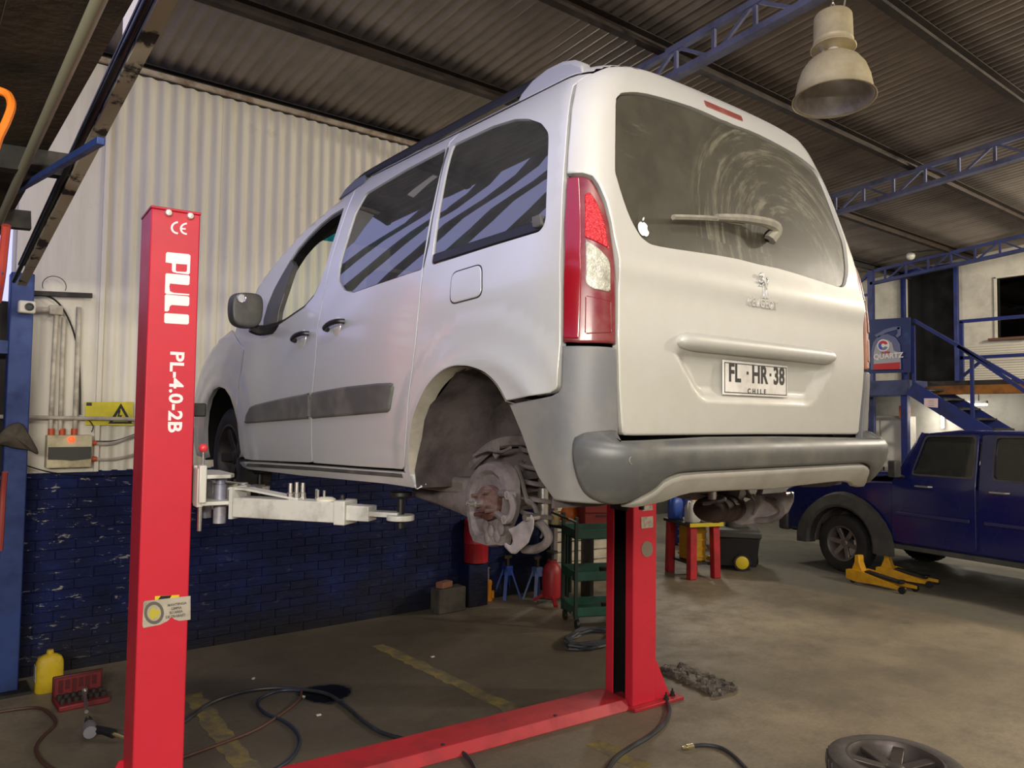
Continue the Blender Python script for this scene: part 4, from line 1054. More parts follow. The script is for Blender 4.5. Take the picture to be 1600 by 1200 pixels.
# ================================================================== the two-post lift
RZ = math.radians(-4.2)
m_redp = mat('lift_red_paint', 'c8283a', .38, 0, 'a81f30', 1.2, (.45, .9), spec=.4)
m_redd = mat('lift_red_worn', 'b3222f', .5, 0, '6d2026', 3, (.45, .8))
m_whitep = mat('worn_white_paint', 'c9c8c0', .5, .1, '84817a', 6, (.5, .78))
m_dec = mat('white_decal', 'f0e6e6', .5)
PW, PD, PH = .215, .27, 2.87
def post_shell(mb, z0, z1):
    # C channel open towards +x, with turned-in lips
    o = [(-PW/2, -PD/2), (PW/2, -PD/2), (PW/2, -PD/2+.075), (PW/2-.012, -PD/2+.075), (PW/2-.012, -PD/2+.012), (-PW/2+.012, -PD/2+.012), (-PW/2+.012, PD/2-.012), (PW/2-.012, PD/2-.012), (PW/2-.012, PD/2-.075), (PW/2, PD/2-.075), (PW/2, PD/2), (-PW/2, PD/2)]
    n = len(o); vs = [(x, y, z0) for x, y in o]+[(x, y, z1) for x, y in o]
    fs = [(i, (i+1) % n, n+(i+1) % n, n+i) for i in range(n)]
    for z in (0, n): fs += [(z, z+1, z+4, z+5), (z+1, z+2, z+3, z+4), (z+0, z+5, z+6, z+11), (z+6, z+7, z+10, z+11), (z+7, z+8, z+9, z+10)]
    mb.add(vs, fs)
def lift_post(x, y, rz, lab):
    t = thing('lift_post', lab, 'lift post', (x, y, 0), rz)
    mb = MB(); post_shell(mb, .02, PH-.012); mb.build('column', m_redp, t, local=True, bevel=.006)
    mb = MB(); mb.bb((-PW/2-.22, -PD/2-.05, 0), (PW/2+.02, PD/2+.05, .022)); bp = mb.build('base_plate', m_redd, t, local=True, bevel=.004)
    for px_, py_ in ((-.27, -.13), (-.27, .13), (-.18, -.16), (-.18, .16)):
        mb = MB(); mb.lathe([(.02, .022), (.02, .03), (.014, .031), (.014, .05), (.006, .052), (.006, .07)], (px_, py_, 0), 'Z', 8); mb.build('anchor_bolt', m_rust, bp, local=True)
    for s in (-1, 1):
        mb = MB(); mb.prism([(0, .02), (-.15, .02), (-.02, .28), (0, .28)], -.006, .006, Matrix(((1, 0, 0, -PW/2), (0, 0, 1, s*(PD/2-.02)), (0, 1, 0, 0), (0, 0, 0, 1)))); mb.build('gusset', m_redp, t, local=True)
    mb = MB(); mb.bb((-PW/2-.003, -PD/2-.003, PH-.012), (PW/2+.003, PD/2+.003, PH)); mb.build('top_cap', m_redp, t, local=True, bevel=.003)
    mb = MB(); mb.bb((-.03, -.118, .03), (-.015, .118, PH-.05)); mb.build('back_liner', m_black, t, local=True)  # black liners added here and on both sides to darken the channel
    for s in (-1, 1): mb = MB(); mb.bb((-.015, s*.106, .03), (PW/2-.016, s*.121, PH-.05)); mb.build('dark_side_liner', m_black, t, local=True)
    mb = MB(); mb.bb((.04, .015, .03), (.06, .058, 1.32)); mb.build('rubber_strip', m_black, t, local=True)
    return t
LX, LY, RX, RY = -1.515, 2.358, 1.471, 2.114
LP = lift_post(LX, LY, RZ, 'near red lift post lettered PULI, standing at the left of the van')
RP = lift_post(RX, RY, RZ+PI, 'far red lift post below the rear bumper with an open dark channel')
T_ = WM[LP.name]
def face(u, z): return T_ @ Vector((u, -PD/2-.001, z))
fx = T_.to_3x3() @ Vector((1, 0, 0)); fn = T_.to_3x3() @ Vector((0, -1, 0))
def fz(px, py):
    """(u, z) on the near face of the left post for a picture point"""
    d = ray(px, py); p0 = np.array(face(0, 0)); nn = np.array(fn); t = ((p0-CAM) @ nn)/(d @ nn); q = T_.inverted() @ Vector(CAM+t*d); return q.x, q.z
def decal(name, polys, m, th=.0012, parent=None):
    mb = MB()
    for pl in polys:
        uz = [fz(*p) for p in pl]; P = [face(u, z) for u, z in uz]; a = sum((uz[i][0]*uz[(i+1) % len(uz)][1]-uz[(i+1) % len(uz)][0]*uz[i][1]) for i in range(len(uz)))
        if a < 0: P = P[::-1]
        n = len(P); mb.add(P+[p+fn*th for p in P], [tuple(range(n))[::-1], tuple(range(n, 2*n))]+[(i, (i+1) % n, n+(i+1) % n, n+i) for i in range(n)])
    return mb.build(name, m, parent or LP, smooth=0)
def cr(*p): return [(x/4, y/4+300) for x, y in p]
decal('brand_lettering', [
    cr((1037, 385), (1045, 376), (1180, 389), (1190, 398), (1188, 455), (1120, 450), (1075, 446), (1035, 440)),     # P stem
    cr((1075, 446), (1100, 448), (1098, 490), (1104, 497), (1100, 505), (1080, 500), (1074, 490)),
    cr((1100, 497), (1160, 500), (1168, 494), (1170, 455), (1188, 455), (1186, 508), (1178, 515), (1100, 506)),
    cr((1034, 515), (1040, 508), (1180, 521), (1186, 530), (1184, 575), (1176, 583), (1062, 572), (1032, 572)),       # U
    cr((1032, 572), (1062, 572), (1058, 590), (1062, 620), (1085, 630), (1183, 638), (1183, 646), (1040, 638), (1030, 630)),
    cr((1030, 646), (1038, 641), (1176, 652), (1184, 660), (1182, 705), (1175, 713), (1072, 706), (1060, 716), (1056, 740), (1046, 747), (1028, 745)),  # L
    cr((1027, 764), (1034, 757), (1172, 766), (1181, 774), (1180, 820), (1172, 828), (1034, 820), (1026, 813))], m_dec)
def vtext(txt, px, py, size, bold, sx=1.0, name='model_lettering'):
    u, z = fz(px, py); M = frame(face(u, z), (0, 0, -1), fn); return lettering(name, txt, M, size, m_dec, LP, .0008, bold, 1.03, sx)
u0, z0 = fz(275, 549); u1, z1 = fz(273, 675)
o = vtext('PL-4.0-2B', 274, 612, .083, .0022, 1.0)
L_ = max(v.co.z for v in o.data.vertices)-min(v.co.z for v in o.data.vertices); k_ = (z0-z1)/L_; c_ = (max(v.co.z for v in o.data.vertices)+min(v.co.z for v in o.data.vertices))/2
for v in o.data.vertices: v.co.z = c_+(v.co.z-c_)*k_
# CE mark from two arcs
def arc(cx, cy, rx, ry, a0, a1, w=.30, n=14):
    A = [math.radians(a0+(a1-a0)*i/n) for i in range(n+1)]
    return [((cx+rx*math.cos(a))/4, (cy-ry*math.sin(a))/4+300) for a in A]+[((cx+rx*(1-w)*math.cos(a))/4, (cy-ry*(1-w)*math.sin(a))/4+300) for a in A[::-1]]
qd = []
for cx, cy, rx, ry in ((1112, 224, 45, 40), (1168, 230, 44, 38)):
    for i in range(7): qd.append(arc(cx, cy, rx, ry, 90+i*180/7, 90+(i+1)*180/7, .28, 2))
qd.append(cr((1130, 224), (1160, 226), (1160, 236), (1130, 234)))
decal('conformity_mark', qd, m_dec)
for p in ((1053, 132), (1189, 152)):
    u, z = fz(p[0]/4, p[1]/4+300); mb = MB(); mb.lathe([(.017, 0), (.017, .008), (.013, .016), (.001, .018)], (0, 0, 0), 'Z', 14, True, frame(face(u, z), fx, fn)); mb.build('cap_bolt', mat('pale_bolt', 'c8c2b4', .4, .5), LP)
# torn notice and the hazard strip under it
decal('hazard_strip', [[(242, 931.5), (280, 929.5), (279, 937), (242, 938)]], mat('hazard_yellow', 'd8c020', .5), .001)
decal('hazard_bar', [[(251, 931.2), (268, 930.2), (264, 937.5), (246, 938)]], mat('hazard_black', '151515', .5), .0014)
nt = decal('notice', [[(224, 941), (227, 939), (262, 935), (297.5, 931), (297.5, 968), (280, 970), (272, 967.5), (268, 963.5), (262, 970), (250, 976), (224, 981), (222.5, 977)]], mat('old_sticker', 'b3ab9c', .6, 0, '8e877a', 9, (.45, .75)), .0018)
def cring(px, py, r0, r1, n=18):
    return [[(px+r1*math.cos(2*PI*i/n), py+r1*1.15*math.sin(2*PI*i/n)), (px+r1*math.cos(2*PI*(i+1)/n), py+r1*1.15*math.sin(2*PI*(i+1)/n)), (px+r0*math.cos(2*PI*(i+1)/n), py+r0*1.15*math.sin(2*PI*(i+1)/n)), (px+r0*math.cos(2*PI*i/n), py+r0*1.15*math.sin(2*PI*i/n))] for i in range(n)]
decal('notice_ring', cring(240.5, 957.5, 11, 15.5), mat('notice_grey', '5d594f', .6), .0024, nt)
decal('notice_worn_spot', [[(232, 960), (235, 952), (240, 948), (244, 953), (249, 952), (251, 957), (247, 961), (250, 966), (242, 965), (237, 969), (234, 964)]], mat('worn_yellow', 'b7a93c', .6), .0024, nt)
for i, tx in enumerate(('MANTENGA', 'LIMPIA', 'SU AREA', 'DE TRABAJO')):
    u, z = fz(276.5-i*.8, 944+i*6.2); a_ = Vector(face(*fz(276-4, 944+.5))); M = frame(face(u, z)+fn*.0022, (fx+Vector((0, 0, .02))), fn); lettering('notice_lettering', tx, M, .0155, MATS['notice_grey'], nt, .0004, .0006, 1.0, .95)
# right post: maker's plate, sticker, cut-out
TR = WM[RP.name]; fnr = TR.to_3x3() @ Vector((0, 1, 0)); fxr = TR.to_3x3() @ Vector((-1, 0, 0))
def fr(px, py):
    d = ray(px, py); p0 = np.array(TR @ Vector((0, PD/2+.001, 0))); nn = np.array(fnr); t = ((p0-CAM) @ nn)/(d @ nn); return Vector(CAM+t*d)
for nm, pts, m in (('data_plate', [(1001.5, 808), (1020, 806.5), (1020.5, 824), (1002, 826)], mat('plate_cream', 'b5a99a', .5, 0, '7d746a', 30)),
                   ('warning_sticker', [(1004, 791), (1019, 789), (1020, 797), (1004, 798.5)], MATS['plate_cream']),
                   ('round_badge', [(1011+9*math.cos(2*PI*i/20), 858+12.5*math.sin(2*PI*i/20)) for i in range(20)], mat('badge_grey', '85776a', .5, .2))):
    mb = flat([fr(*p) for p in pts], fnr, .0015); mb.build(nm, m, RP, smooth=0)
# bright rod in the open slot
p = RP; mb = MB(); mb.rod((.06, .04, 1.33), (.06, .04, 2.6), .011); mb.build('lift_screw', m_bright, RP, local=True)

# carriages: the left one shows beside the post
def carriage(post, lab):
    t = thing('lift_carriage', lab, 'lift carriage', post.location, post.rotation_euler.z)
    z = 1.60
    mb = MB(); mb.bb((.005, -.085, z-.30), (PW/2+.012, .085, z+.25)); mb.build('slide_block', m_darksteel, t, local=True, bevel=.004)
    mb = MB(); mb.bb((PW/2+.012, -.10, z-.11), (PW/2+.030, .10, z+.07)); mb.bb((PW/2+.012, -.185, z-.12), (PW/2+.040, -.10, z+.06)); mb.build('arm_yoke_plate', m_whitep, t, local=True, bevel=.004)
    for zz, nm in ((z-.105, 'yoke'), (z+.02, 'yoke')):
        mb = MB(); mb.prism([(PW/2+.03, -.19), (PW/2+.16, -.19), (PW/2+.19, -.14), (PW/2+.19, .14), (PW/2+.16, .19), (PW/2+.03, .19)], zz-.009, zz+.009); mb.build(nm, m_whitep, t, local=True, bevel=.003)
    mb = MB(); mb.bb((PW/2+.016, -.205, z-.10), (PW/2+.05, -.15, z+.075)); rel_ = mb.build('lock_housing', m_whitep, t, local=True, bevel=.006)
    mb = MB(); mb.rod((PW/2+.035, -.18, z+.07), (PW/2+.035, -.18, z+.14), .005); mb.build('release_rod', m_bright, rel_, local=True)
    mb = MB(); mb.rod((PW/2+.03, -.17, z-.23), (PW/2+.03, -.17, z-.10), .010); mb.build('lock_pin', m_bright, rel_, local=True)
    mb = MB(); mb.sphere((PW/2+.035, -.18, z+.155), .021); mb.build('release_knob', mat('red_knob', 'd23a45', .3), rel_, local=True, label='red ball knob')
    mb = MB(); mb.bb((PW/2+.005, -.06, z+.30), (PW/2+.07, .0, z+.365)); mb.build('rubber_buffer', m_black, t, local=True, bevel=.006)
    return t
LC = carriage(LP, 'white lift carriage and arms with a red release knob on the near post'); RC = carriage(RP, 'lift carriage on the far post, behind the rear bumper')
ZA = 1.475
def lift_arm(p0, p1, ext, par, pins=False):
    """p0 pivot, p1 end of the outer box, ext pad centre"""
    p0, p1, ext = Vector((*p0, ZA)), Vector((*p1, ZA)), Vector((*ext, ZA)); d = (ext-p0).normalized(); n = Vector((-d.y, d.x, 0))
    a = p0+d*.11
    mb = MB(); mb.bar(a, p1, .105, .092); t = mb.build('lift_arm', m_whitep, par, bevel=.004)
    mb = MB(); mb.bar(p1-d*.055, p1-d*.0, .122, .108); mb.build('tube_collar', m_whitep, t, bevel=.004)
    mb = MB(); mb.bar(p1-d*.1, p1+d*.11, .082, .068); mb.build('inner_tube', m_whitep, t, bevel=.004)
    mb = MB(); mb.lathe([(.001, -.012), (.062, -.012), (.062, .012), (.03, .013)], ext+Vector((0, 0, -.012)), 'Z', 24); mb.bar(p1+d*.08, ext, .07, .022); mb.build('pad_bracket', m_whitep, t, bevel=.002)
    mb = MB(); mb.lathe([(.016, -.06), (.016, .07), (.04, .075), (.05, .085), (.05, .10), (.035, .102)], ext, 'Z', 18); mb.build('lift_pad', m_black, t)
    mb = MB()
    for s in (-1, 1):
        q = a+n*s*.045
    top = a+Vector((0, 0, .085)); mb.bar(top-d*.04, top+d*.06, .075, .010)
    mb.bar(top+d*.05, a+d*.34+Vector((0, 0, .048)), .075, .010); mb.build('brace_plate', m_whitep, t, bevel=.002)
    mb = MB(); mb.bar(a-d*.01-Vector((0, 0, .055)), a-d*.01+Vector((0, 0, .095)), .11, .018, n.cross(Vector((0, 0, 1)))); mb.build('root_plate', m_whitep, t)
    mb = MB(); mb.lathe([(.030, -.085), (.030, .10), (.022, .102), (.022, .118), (.03, .12), (.03, .135), (.012, .136)], p0, 'Z', 16); mb.build('pivot_pin', mat('lilac_grey_pin', '8b8c9e', .4, .4, 'bcb8b0', 8), t)
    mb = MB(); mb.lathe([(.045, .046), (.045, .054), (.03, .062), (.001, .063)], p1-d*.13, 'Z', 18); mb.build('stop_cap', mat('cream_cap', 'd6d2bd', .5), t)
    mb = MB(); mb.lathe([(.016, .046), (.016, .058), (.010, .059), (.008, .075)], p1-d*.045, 'Z', 8); mb.build('stop_bolt', m_darksteel, t)
    if pins:
        for k, (u, v, h) in enumerate(((.40, -.02, .075), (.41, .015, .075), (.43, -.015, .08), (.44, .02, .075), (.52, .01, .05), (.545, -.02, .05), (.56, .01, .045))):
            c = p0+d*u+n*v; mb = MB(); r = .011 if h > .06 else .007
            mb.lathe([(r*1.5, .046), (r*1.5, .075), (r, .078), (r*.9, .046+h), (r*.5, .047+h)] if h > .06 else [(r, .046), (r, .046+h), (r*.6, .047+h)], c, 'Z', 8)
            o = mb.build('wheel_bolt' if h > .06 else 'stud_bolt', m_bright, origin=(c.x, c.y, ZA+.046))
            tag(o, ('leftmost of the four tall wheel bolts on the white lift arm', 'second from left of the four tall wheel bolts on the white lift arm', 'third from left of the four tall wheel bolts on the white lift arm', 'rightmost of the four tall wheel bolts on the white lift arm', 'leftmost of the three short studs on the white lift arm', 'middle one of the three short studs on the white lift arm', 'rightmost of the three short studs on the white lift arm')[k], 'bolt', 'bolts stood on the lift arm')
    return t
pA = onx(344, 780, -1.275); pE = onx(626, 800, -.735)
pM = Vector((pA.x, pA.y, 0)).lerp(Vector((pE.x, pE.y, 0)), .74)
print('arm', pA, pE, pM)
lift_arm((pA.x, pA.y), (pM.x, pM.y), (pE.x, pE.y), LC, True)
lift_arm((-1.27, pA.y+.24), (-.98, pA.y+.62), (-.74, pA.y+.92), LC)
lift_arm((1.23, 2.0), (.95, 1.62), (.735, 1.36), RC)
lift_arm((1.23, 2.24), (.95, 2.66), (.735, 2.95), RC)
# floor beam joining the posts
t = thing('lift_floor_beam', 'low red floor beam running between the two lift posts', 'beam', (LX, LY, 0), RZ)
L_ = math.hypot(RX-LX, RY-LY)
mb = MB(); mb.loft([[(x, -.155, 0), (x, -.115, .062), (x, .13, .062), (x, .17, 0)] for x in (.16, L_-.12)]); mb.build('cover', m_redd, t, local=True, bevel=.004)
for a in (.7, 1.5, 2.3):
    mb = MB(); mb.lathe([(.012, .062), (.012, .067), (.004, .068)], (a, -.09, 0), 'Z', 8); mb.build('cover_screw', m_darksteel, t, local=True)
# ================================================================== right hand side of the shop
m_wallw = mat('dirty_white_wall', 'bdb8ab', .7, 0, '837d70', 1.5, (.45, .8))
m_dkwall = mat('dark_shop_wall', '3a3936', .8, 0, '242322', 2)
mb = MB(); mb.bb((12.0, -9, 0), (12.2, 3.05, 6.3)); mb.bb((12.0, 5.05, 2.5), (12.2, 11, 6.3)); mb.bb((12.0, 3.05, 4.76), (12.2, 5.05, 6.3)); mb.bb((12.0, 3.5, 2.5), (12.2, 4.1, 4.76)); mb.bb((12., 3.05, 2.5), (12.2, 3.5, 3.38)); mb.bb((12., 3.05, 4.40), (12.2, 3.5, 4.76)); mb.bb((12.0, 3.05, 0), (12.2, 11, 2.5))
mb.build('wall_right', m_wallw, kind='structure')
mb = MB(); mb.bb((3.2, 9.0, 0), (12.2, 9.2, 4.6)); wall_far = mb.build('wall_far', m_dkwall, kind='structure')
mb = MB(); mb.bb((3.3, WY, 0), (3.42, 9.0, 4.7)); mb.build('wall_left', m_dkwall, kind='structure')
mb = MB(); mb.bb((-9, -9.2, 0), (13, -9, 6.3)); mb.build('wall_rear', m_wallw, kind='structure')
# door and window of the upstairs office
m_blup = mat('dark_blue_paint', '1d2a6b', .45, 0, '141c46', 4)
d = thing('door_1', None, None, (12.0, 4.57, 2.6)); d['kind'] = 'structure'
mb = MB(); mb.bb((11.93, 4.08, 2.6), (12.0, 4.15, 4.72)); mb.bb((11.93, 4.99, 2.6), (12.0, 5.06, 4.72)); mb.bb((11.93, 4.08, 4.68), (12.0, 5.06, 4.76)); mb.build('door_frame', m_blup, d, bevel=.006)
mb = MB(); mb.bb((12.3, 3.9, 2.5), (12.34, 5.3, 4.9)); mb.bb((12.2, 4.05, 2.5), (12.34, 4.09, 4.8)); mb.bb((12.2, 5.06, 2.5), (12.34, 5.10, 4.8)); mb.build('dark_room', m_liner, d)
w1 = thing('window_1', None, None, (12.0, 3.28, 3.38)); w1['kind'] = 'structure'
mb = MB(); mb.bb((11.97, 3.03, 3.36), (12.02, 3.06, 4.42)); mb.bb((11.97, 3.49, 3.36), (12.02, 3.52, 4.42)); mb.bb((11.97, 3.03, 4.40), (12.02, 3.52, 4.43)); mb.build('window_frame', m_wallw, w1)
mb = MB(); mb.bb((12.05, 3.0, 3.3), (12.055, 3.55, 4.45)); mb.build('pane', glass('dark_pane', (.25, .27, .25), .03), w1)
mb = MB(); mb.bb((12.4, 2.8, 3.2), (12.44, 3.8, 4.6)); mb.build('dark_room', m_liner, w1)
mb = MB(); mb.bb((11.9, 3.0, 3.34), (12.0, 3.6, 3.38)); mb.build('window_sill', mat('brown_sill', '5a3a28', .6), w1)
# mezzanine deck, its edge beam and guard rail
mb = MB(); mb.bb((10.46, -2, 2.52), (11.99, 8.9, 2.60)); deck = mb.build('mezzanine_deck', m_darksteel, kind=None, origin=(11.2, 3.5, 2.52)); tag(deck, 'dark deck of the upstairs gallery in front of the white wall', 'deck')
mb = MB(); mb.bb((10.36, -2, 2.38), (10.45, 4.0, 2.52)); o = mb.build('edge_beam', mat('orange_timber', '8a5a1e', .6, 0, '5a3418', 4), origin=(10.4, 1.0, 2.38), bevel=.005); tag(o, 'orange brown timber beam along the edge of the gallery', 'beam')
gr = thing('guard_rail', 'dark blue guard rail of the gallery in front of the white wall', 'railing', (10.42, 1.0, 2.6))
for z in (3.52, 2.95): mb = MB(); mb.bar((10.42, -2, z), (10.42, 3.46, z), .05, .05); mb.build('rail', m_blup, gr)
for y in (3.44, 2.2, .9, -.4): mb = MB(); mb.bar((10.42, y, 2.6), (10.42, y, 3.52), .05, .05); mb.build('rail_post', m_blup, gr)
mb = MB(); mb.bar((10.42, 3.46, 2.64), (10.42, 3.1, 2.95), .04, .04); mb.build('brace', m_blup, gr)
# ribbed metal cladding below the window
mb = MB(); n = 60; vs = []
for i in range(n+1): z = 2.66+(3.28-2.66)*i/n; h = .006*math.cos(2*PI*i/4); vs += [(11.985+h, 2.2, z), (11.985+h, 4.05, z)]
mb.add(vs, [(2*i, 2*i+1, 2*i+3, 2*i+2) for i in range(n)]); o = mb.build('trim_2', mat('pale_cladding', 'b8b3a6', .6), kind='structure', fix=False)
# lattice column by the office
lc = thing('lattice_column', 'dark blue lattice steel column left of the dark upstairs doorway', 'column', (10.9, 5.35, 0))
for y in (5.10, 5.62): mb = MB(); mb.bar((10.9, y, 0), (10.9, y, 4.62), .09, .09); mb.build('chord', m_truss2, lc)
for k in range(11):
    z0 = .2+k*.4; mb = MB(); mb.bar((10.9, 5.10 if k % 2 else 5.62, z0), (10.9, 5.62 if k % 2 else 5.10, z0+.4), .045, .045); mb.build('lattice_bar', m_truss2, lc)
    mb = MB(); mb.bar((10.9, 5.10, z0), (10.9, 5.62, z0), .045, .045); mb.build('lattice_bar', m_truss2, lc)
# stairs from the landing down towards the camera
SX = 9.75
st = thing('staircase', 'dark blue steel staircase with twin handrails rising to the office door', 'staircase', (SX, 2.5, 0))
def sl(px, py, x=SX): return onx(px, py, x)
a, b = sl(1427, 500), sl(1600, 599); d_ = (b-a)
low = b+d_*1.05
for px0_, py0_, px1_, py1_ in ((1427, 500, 1600, 599), (1497, 541, 1589, 603)):
    p, q = sl(px0_, py0_), sl(px1_, py1_); v = (q-p)/(q-p).length; q = p+v*3.3
    mb = MB(); mb.bar(p, q, .05, .05); mb.build('handrail', m_blup, st)
s0, s1 = sl(1423, 606), sl(1530, 672); v = (s1-s0).normalized(); s1 = s0+v*3.0
for dx in (0, .78):
    mb = MB(); mb.bar(s0+Vector((dx, 0, 0)), s1+Vector((dx, 0, 0)), .05, .22); mb.build('stringer', m_blup, st)
n_ = 11
for k in range(n_):
    p = s0.lerp(s1, (k+.5)/n_); mb = MB(); mb.bb((SX, p.y-.13, p.z+.04), (SX+.78, p.y+.12, p.z+.07)); mb.build('tread', m_darksteel, st)
for t_ in (.02, .35, .68): p = s0.lerp(s1, t_); h = a.lerp(low, t_*.8); mb = MB(); mb.bar((SX, p.y, p.z), (SX, p.y, p.z+1.0), .045, .045); mb.build('rail_post', m_blup, st)
p = sl(1428, 625); mb = MB(); mb.bb((SX-.03, p.y-.02, p.z-.05), (SX-.026, p.y+.0, p.z)); 
pw = [sl(1444, 622.5, SX-.035), sl(1465.5, 622.5, SX-.035), sl(1465.5, 637, SX-.035), sl(1444, 635.5, SX-.035)]
mb = flat(pw, (-1, 0, 0), .004); o = mb.build('step_notice', mat('pink_white_notice', 'd9c2c0', .5), st, smooth=0)
for i, (y0_, w_) in enumerate(((626, 14), (629.5, 17), (633, 15))):
    c = sl(1455, y0_, SX-.04); lettering('notice_lettering', ('AVISO', 'CUIDADO', 'ESCALA')[i] if False else '-----', frame(c, (0, -1, 0), (-1, 0, 0)), .05, m_ink, o, .0005)
# landing box with its blue screen and the oil-can sign
ld = thing('stair_landing', 'blue steel landing at the head of the stairs', 'landing', (SX+.4, 4.6, 0))
y_a = sl(1418, 590).y; y_b = y_a+1.15
mb = MB(); mb.bb((SX, y_a, 2.36), (10.45, y_b, 2.60)); mb.build('landing_deck', mat('slate_blue_paint', '3d4568', .5, 0, '2b3150', 3), ld, bevel=.005)
mb = MB(); mb.bb((SX+.02, y_a+.02, 0), (SX+.12, y_a+.12, 2.36)); mb.build('landing_leg', m_blup, ld)
mb = MB(); mb.bb((SX+.02, y_b-.12, 0), (SX+.12, y_b-.02, 2.36)); mb.build('landing_leg', m_blup, ld)
mb = MB(); mb.bb((SX, y_a, 2.60), (SX+.05, y_a+.05, 3.55)); mb.build('rail_post', m_blup, ld)
sg = thing('oil_sign', 'blue sign shaped like an oil can on the landing rail, QUARTZ lettering and red band', 'sign', (SX-.05, y_a+.4, 2.6))
XS = SX-.04
def so(*pts): return [onx(px, py, XS) for px, py in pts]
def sign(nm, m, pts, th, par=sg, x=0.0): return flat([p+Vector((-x, 0, 0)) for p in so(*pts)], (-1, 0, 0), th).build(nm, m, par, smooth=0)
sign('backing', mat('sign_blue', '1a2858', .5, 0, '254a80', 3, (.55, .75)), ((1351, 500), (1423, 496), (1423, 582), (1351, 584)), .02)
sign('can_shape', mat('can_grey_blue', '5a6080', .5), ((1362, 578), (1363, 548), (1366, 535), (1374, 525), (1388, 522), (1400, 527), (1407, 538), (1409, 577)), .012, x=.02)
for pts in (((1368, 524), (1384, 515), (1398, 511), (1407, 510.5), (1408, 514), (1400, 516), (1386, 520), (1373, 528)), ((1403, 512), (1408, 511), (1408, 524), (1403, 528), (1401, 525), (1404, 521))): sign('can_handle', MATS['can_grey_blue'], pts, .012, x=.02)
sign('can_label', mat('sign_pale_grey', '9a9aa0', .5), ((1367, 577), (1367, 552), (1370, 540), (1377, 532), (1388, 531), (1395, 536), (1398, 548), (1408, 552), (1408, 577)), .004, x=.033)
sign('red_band', mat('sign_red', 'b02a2e', .5), ((1367, 569), (1408, 566), (1408, 577), (1367, 578)), .004, x=.036)
def ball(px, py, r0, r1, a0, a1, m, n=8):
    A = [math.radians(a0+(a1-a0)*i/n) for i in range(n+1)]
    pts = [(px+r1*math.cos(a), py-r1*math.sin(a)) for a in A]+([(px+r0*math.cos(a), py-r0*math.sin(a)) for a in A[::-1]] if r0 > 0 else [(px, py)])
    return sign('emblem', m, pts, .004, x=.040)
ball(1382, 540, 0, 9.5, 0, 359, mat('sign_white', 'd8d4d0', .5), 24)
for a0, a1, m in ((20, 150, MATS['sign_red']), (150, 250, mat('emblem_blue', '2c4ba0', .5)), (250, 340, mat('emblem_grey', '6a6f90', .5))): flat([p+Vector((-.045, 0, 0)) for p in so(*([(1382+7.5*math.cos(math.radians(a0+(a1-a0)*i/8)), 540-7.5*math.sin(math.radians(a0+(a1-a0)*i/8))) for i in range(9)]+[(1382+3.2*math.cos(math.radians(a0+(a1-a0)*i/8)), 540-3.2*math.sin(math.radians(a0+(a1-a0)*i/8))) for i in range(8, -1, -1)]))], (-1, 0, 0), .004).build('emblem', m, sg, smooth=0)
for tx, px, py, s, m in (('QUARTZ', 1387.5, 556.5, .115, MATS['sign_white']), ('TOTAL', 1384, 551, .045, MATS['sign_red']), ('9000', 1390, 563, .06, MATS['sign_white'])):
    if tx == '9000': continue
    lettering('sign_lettering', tx, frame(onx(px, py, XS-.039), (0, -1, 0.02), (-1, 0, 0)), s, m, sg, .002, .002)
# under the gallery: white counter, cabinets, tube lights
for i, (py_, y0_, y1_, h) in enumerate(((0, 4.75, 5.55, 2.05), (0, 3.9, 4.7, 1.1), (0, 3.0, 3.85, 1.1))):
    x = 11.3; c = thing('cabinet', ('tall grey white cabinet under the stair landing', 'low white counter unit under the gallery, left of the pair', 'low white counter unit under the gallery, right of the pair')[i], 'cabinet', (x, (y0_+y1_)/2, 0))
    mb = MB(); mb.bb((x, y0_, 0), (x+.5, y1_, h)); mb.build('body', m_wallw, c, bevel=.01)
    for k in range(2):
        ya = y0_+.03+k*(y1_-y0_-.03)/2; yb = ya+(y1_-y0_-.09)/2; mb = MB(); mb.bb((x-.02, ya, .1), (x, yb, h-.08)); dr = mb.build('door', mat('cabinet_door', 'c9c4b6', .5), c, bevel=.005)
        mb = MB(); mb.bb((x-.04, yb-.06, h*.5), (x-.02, yb-.04, h*.5+.12)); mb.build('handle', m_darksteel, dr)
m_tube = mat('lit_tube', 'ffffff', .4, emit='fff8ea', estr=9)
for i, (p, ax, L_, lab) in enumerate(((Vector((11.2, 3.75, 2.24)), 'y', .75, 'lit fluorescent tube on the underside of the gallery'), (Vector((11.9, 4.35, 2.12)), 'z', .55, 'upright lit tube on the wall under the gallery'))):
    t = thing('tube_light', lab, 'light', p)
    mb = MB(); mb.box(p+Vector((.0, 0, .04) if ax == 'y' else (.04, 0, 0)), (.08, L_, .04) if ax == 'y' else (.04, .06, L_)); mb.build('batten', m_wallw, t)
    if ax == 'y':
        for s_ in (-.25, .25): mb = MB(); mb.rod(p+Vector((0, s_, .06)), p+Vector((0, s_, .28)), .008, 6); mb.build('hanger_rod', m_darksteel, t)
    mb = MB(); v = Vector((0, L_/2, 0)) if ax == 'y' else Vector((0, 0, L_/2)); mb.rod(p-v, p+v, .016); mb.build('tube', m_tube, t)
    l = bpy.data.lights.new('tube_glow', 'POINT'); l.energy = 14 if ax == 'y' else 6; l.color = (1, .97, .9); l.shadow_soft_size = .15; lo_ = bpy.data.objects.new('tube_glow', l); COL.objects.link(lo_); lo_.location = p-Vector((.15, 0, .15))
mb = MB(); mb.box((11.3, 4.72, 2.12), (.18, .12, .22)); o = mb.build('carton', mat('orange_carton', 'b05a1c', .6), origin=(11.3, 4.72, 2.05)); tag(o, 'small orange brown carton on the cabinet top below the landing', 'box')
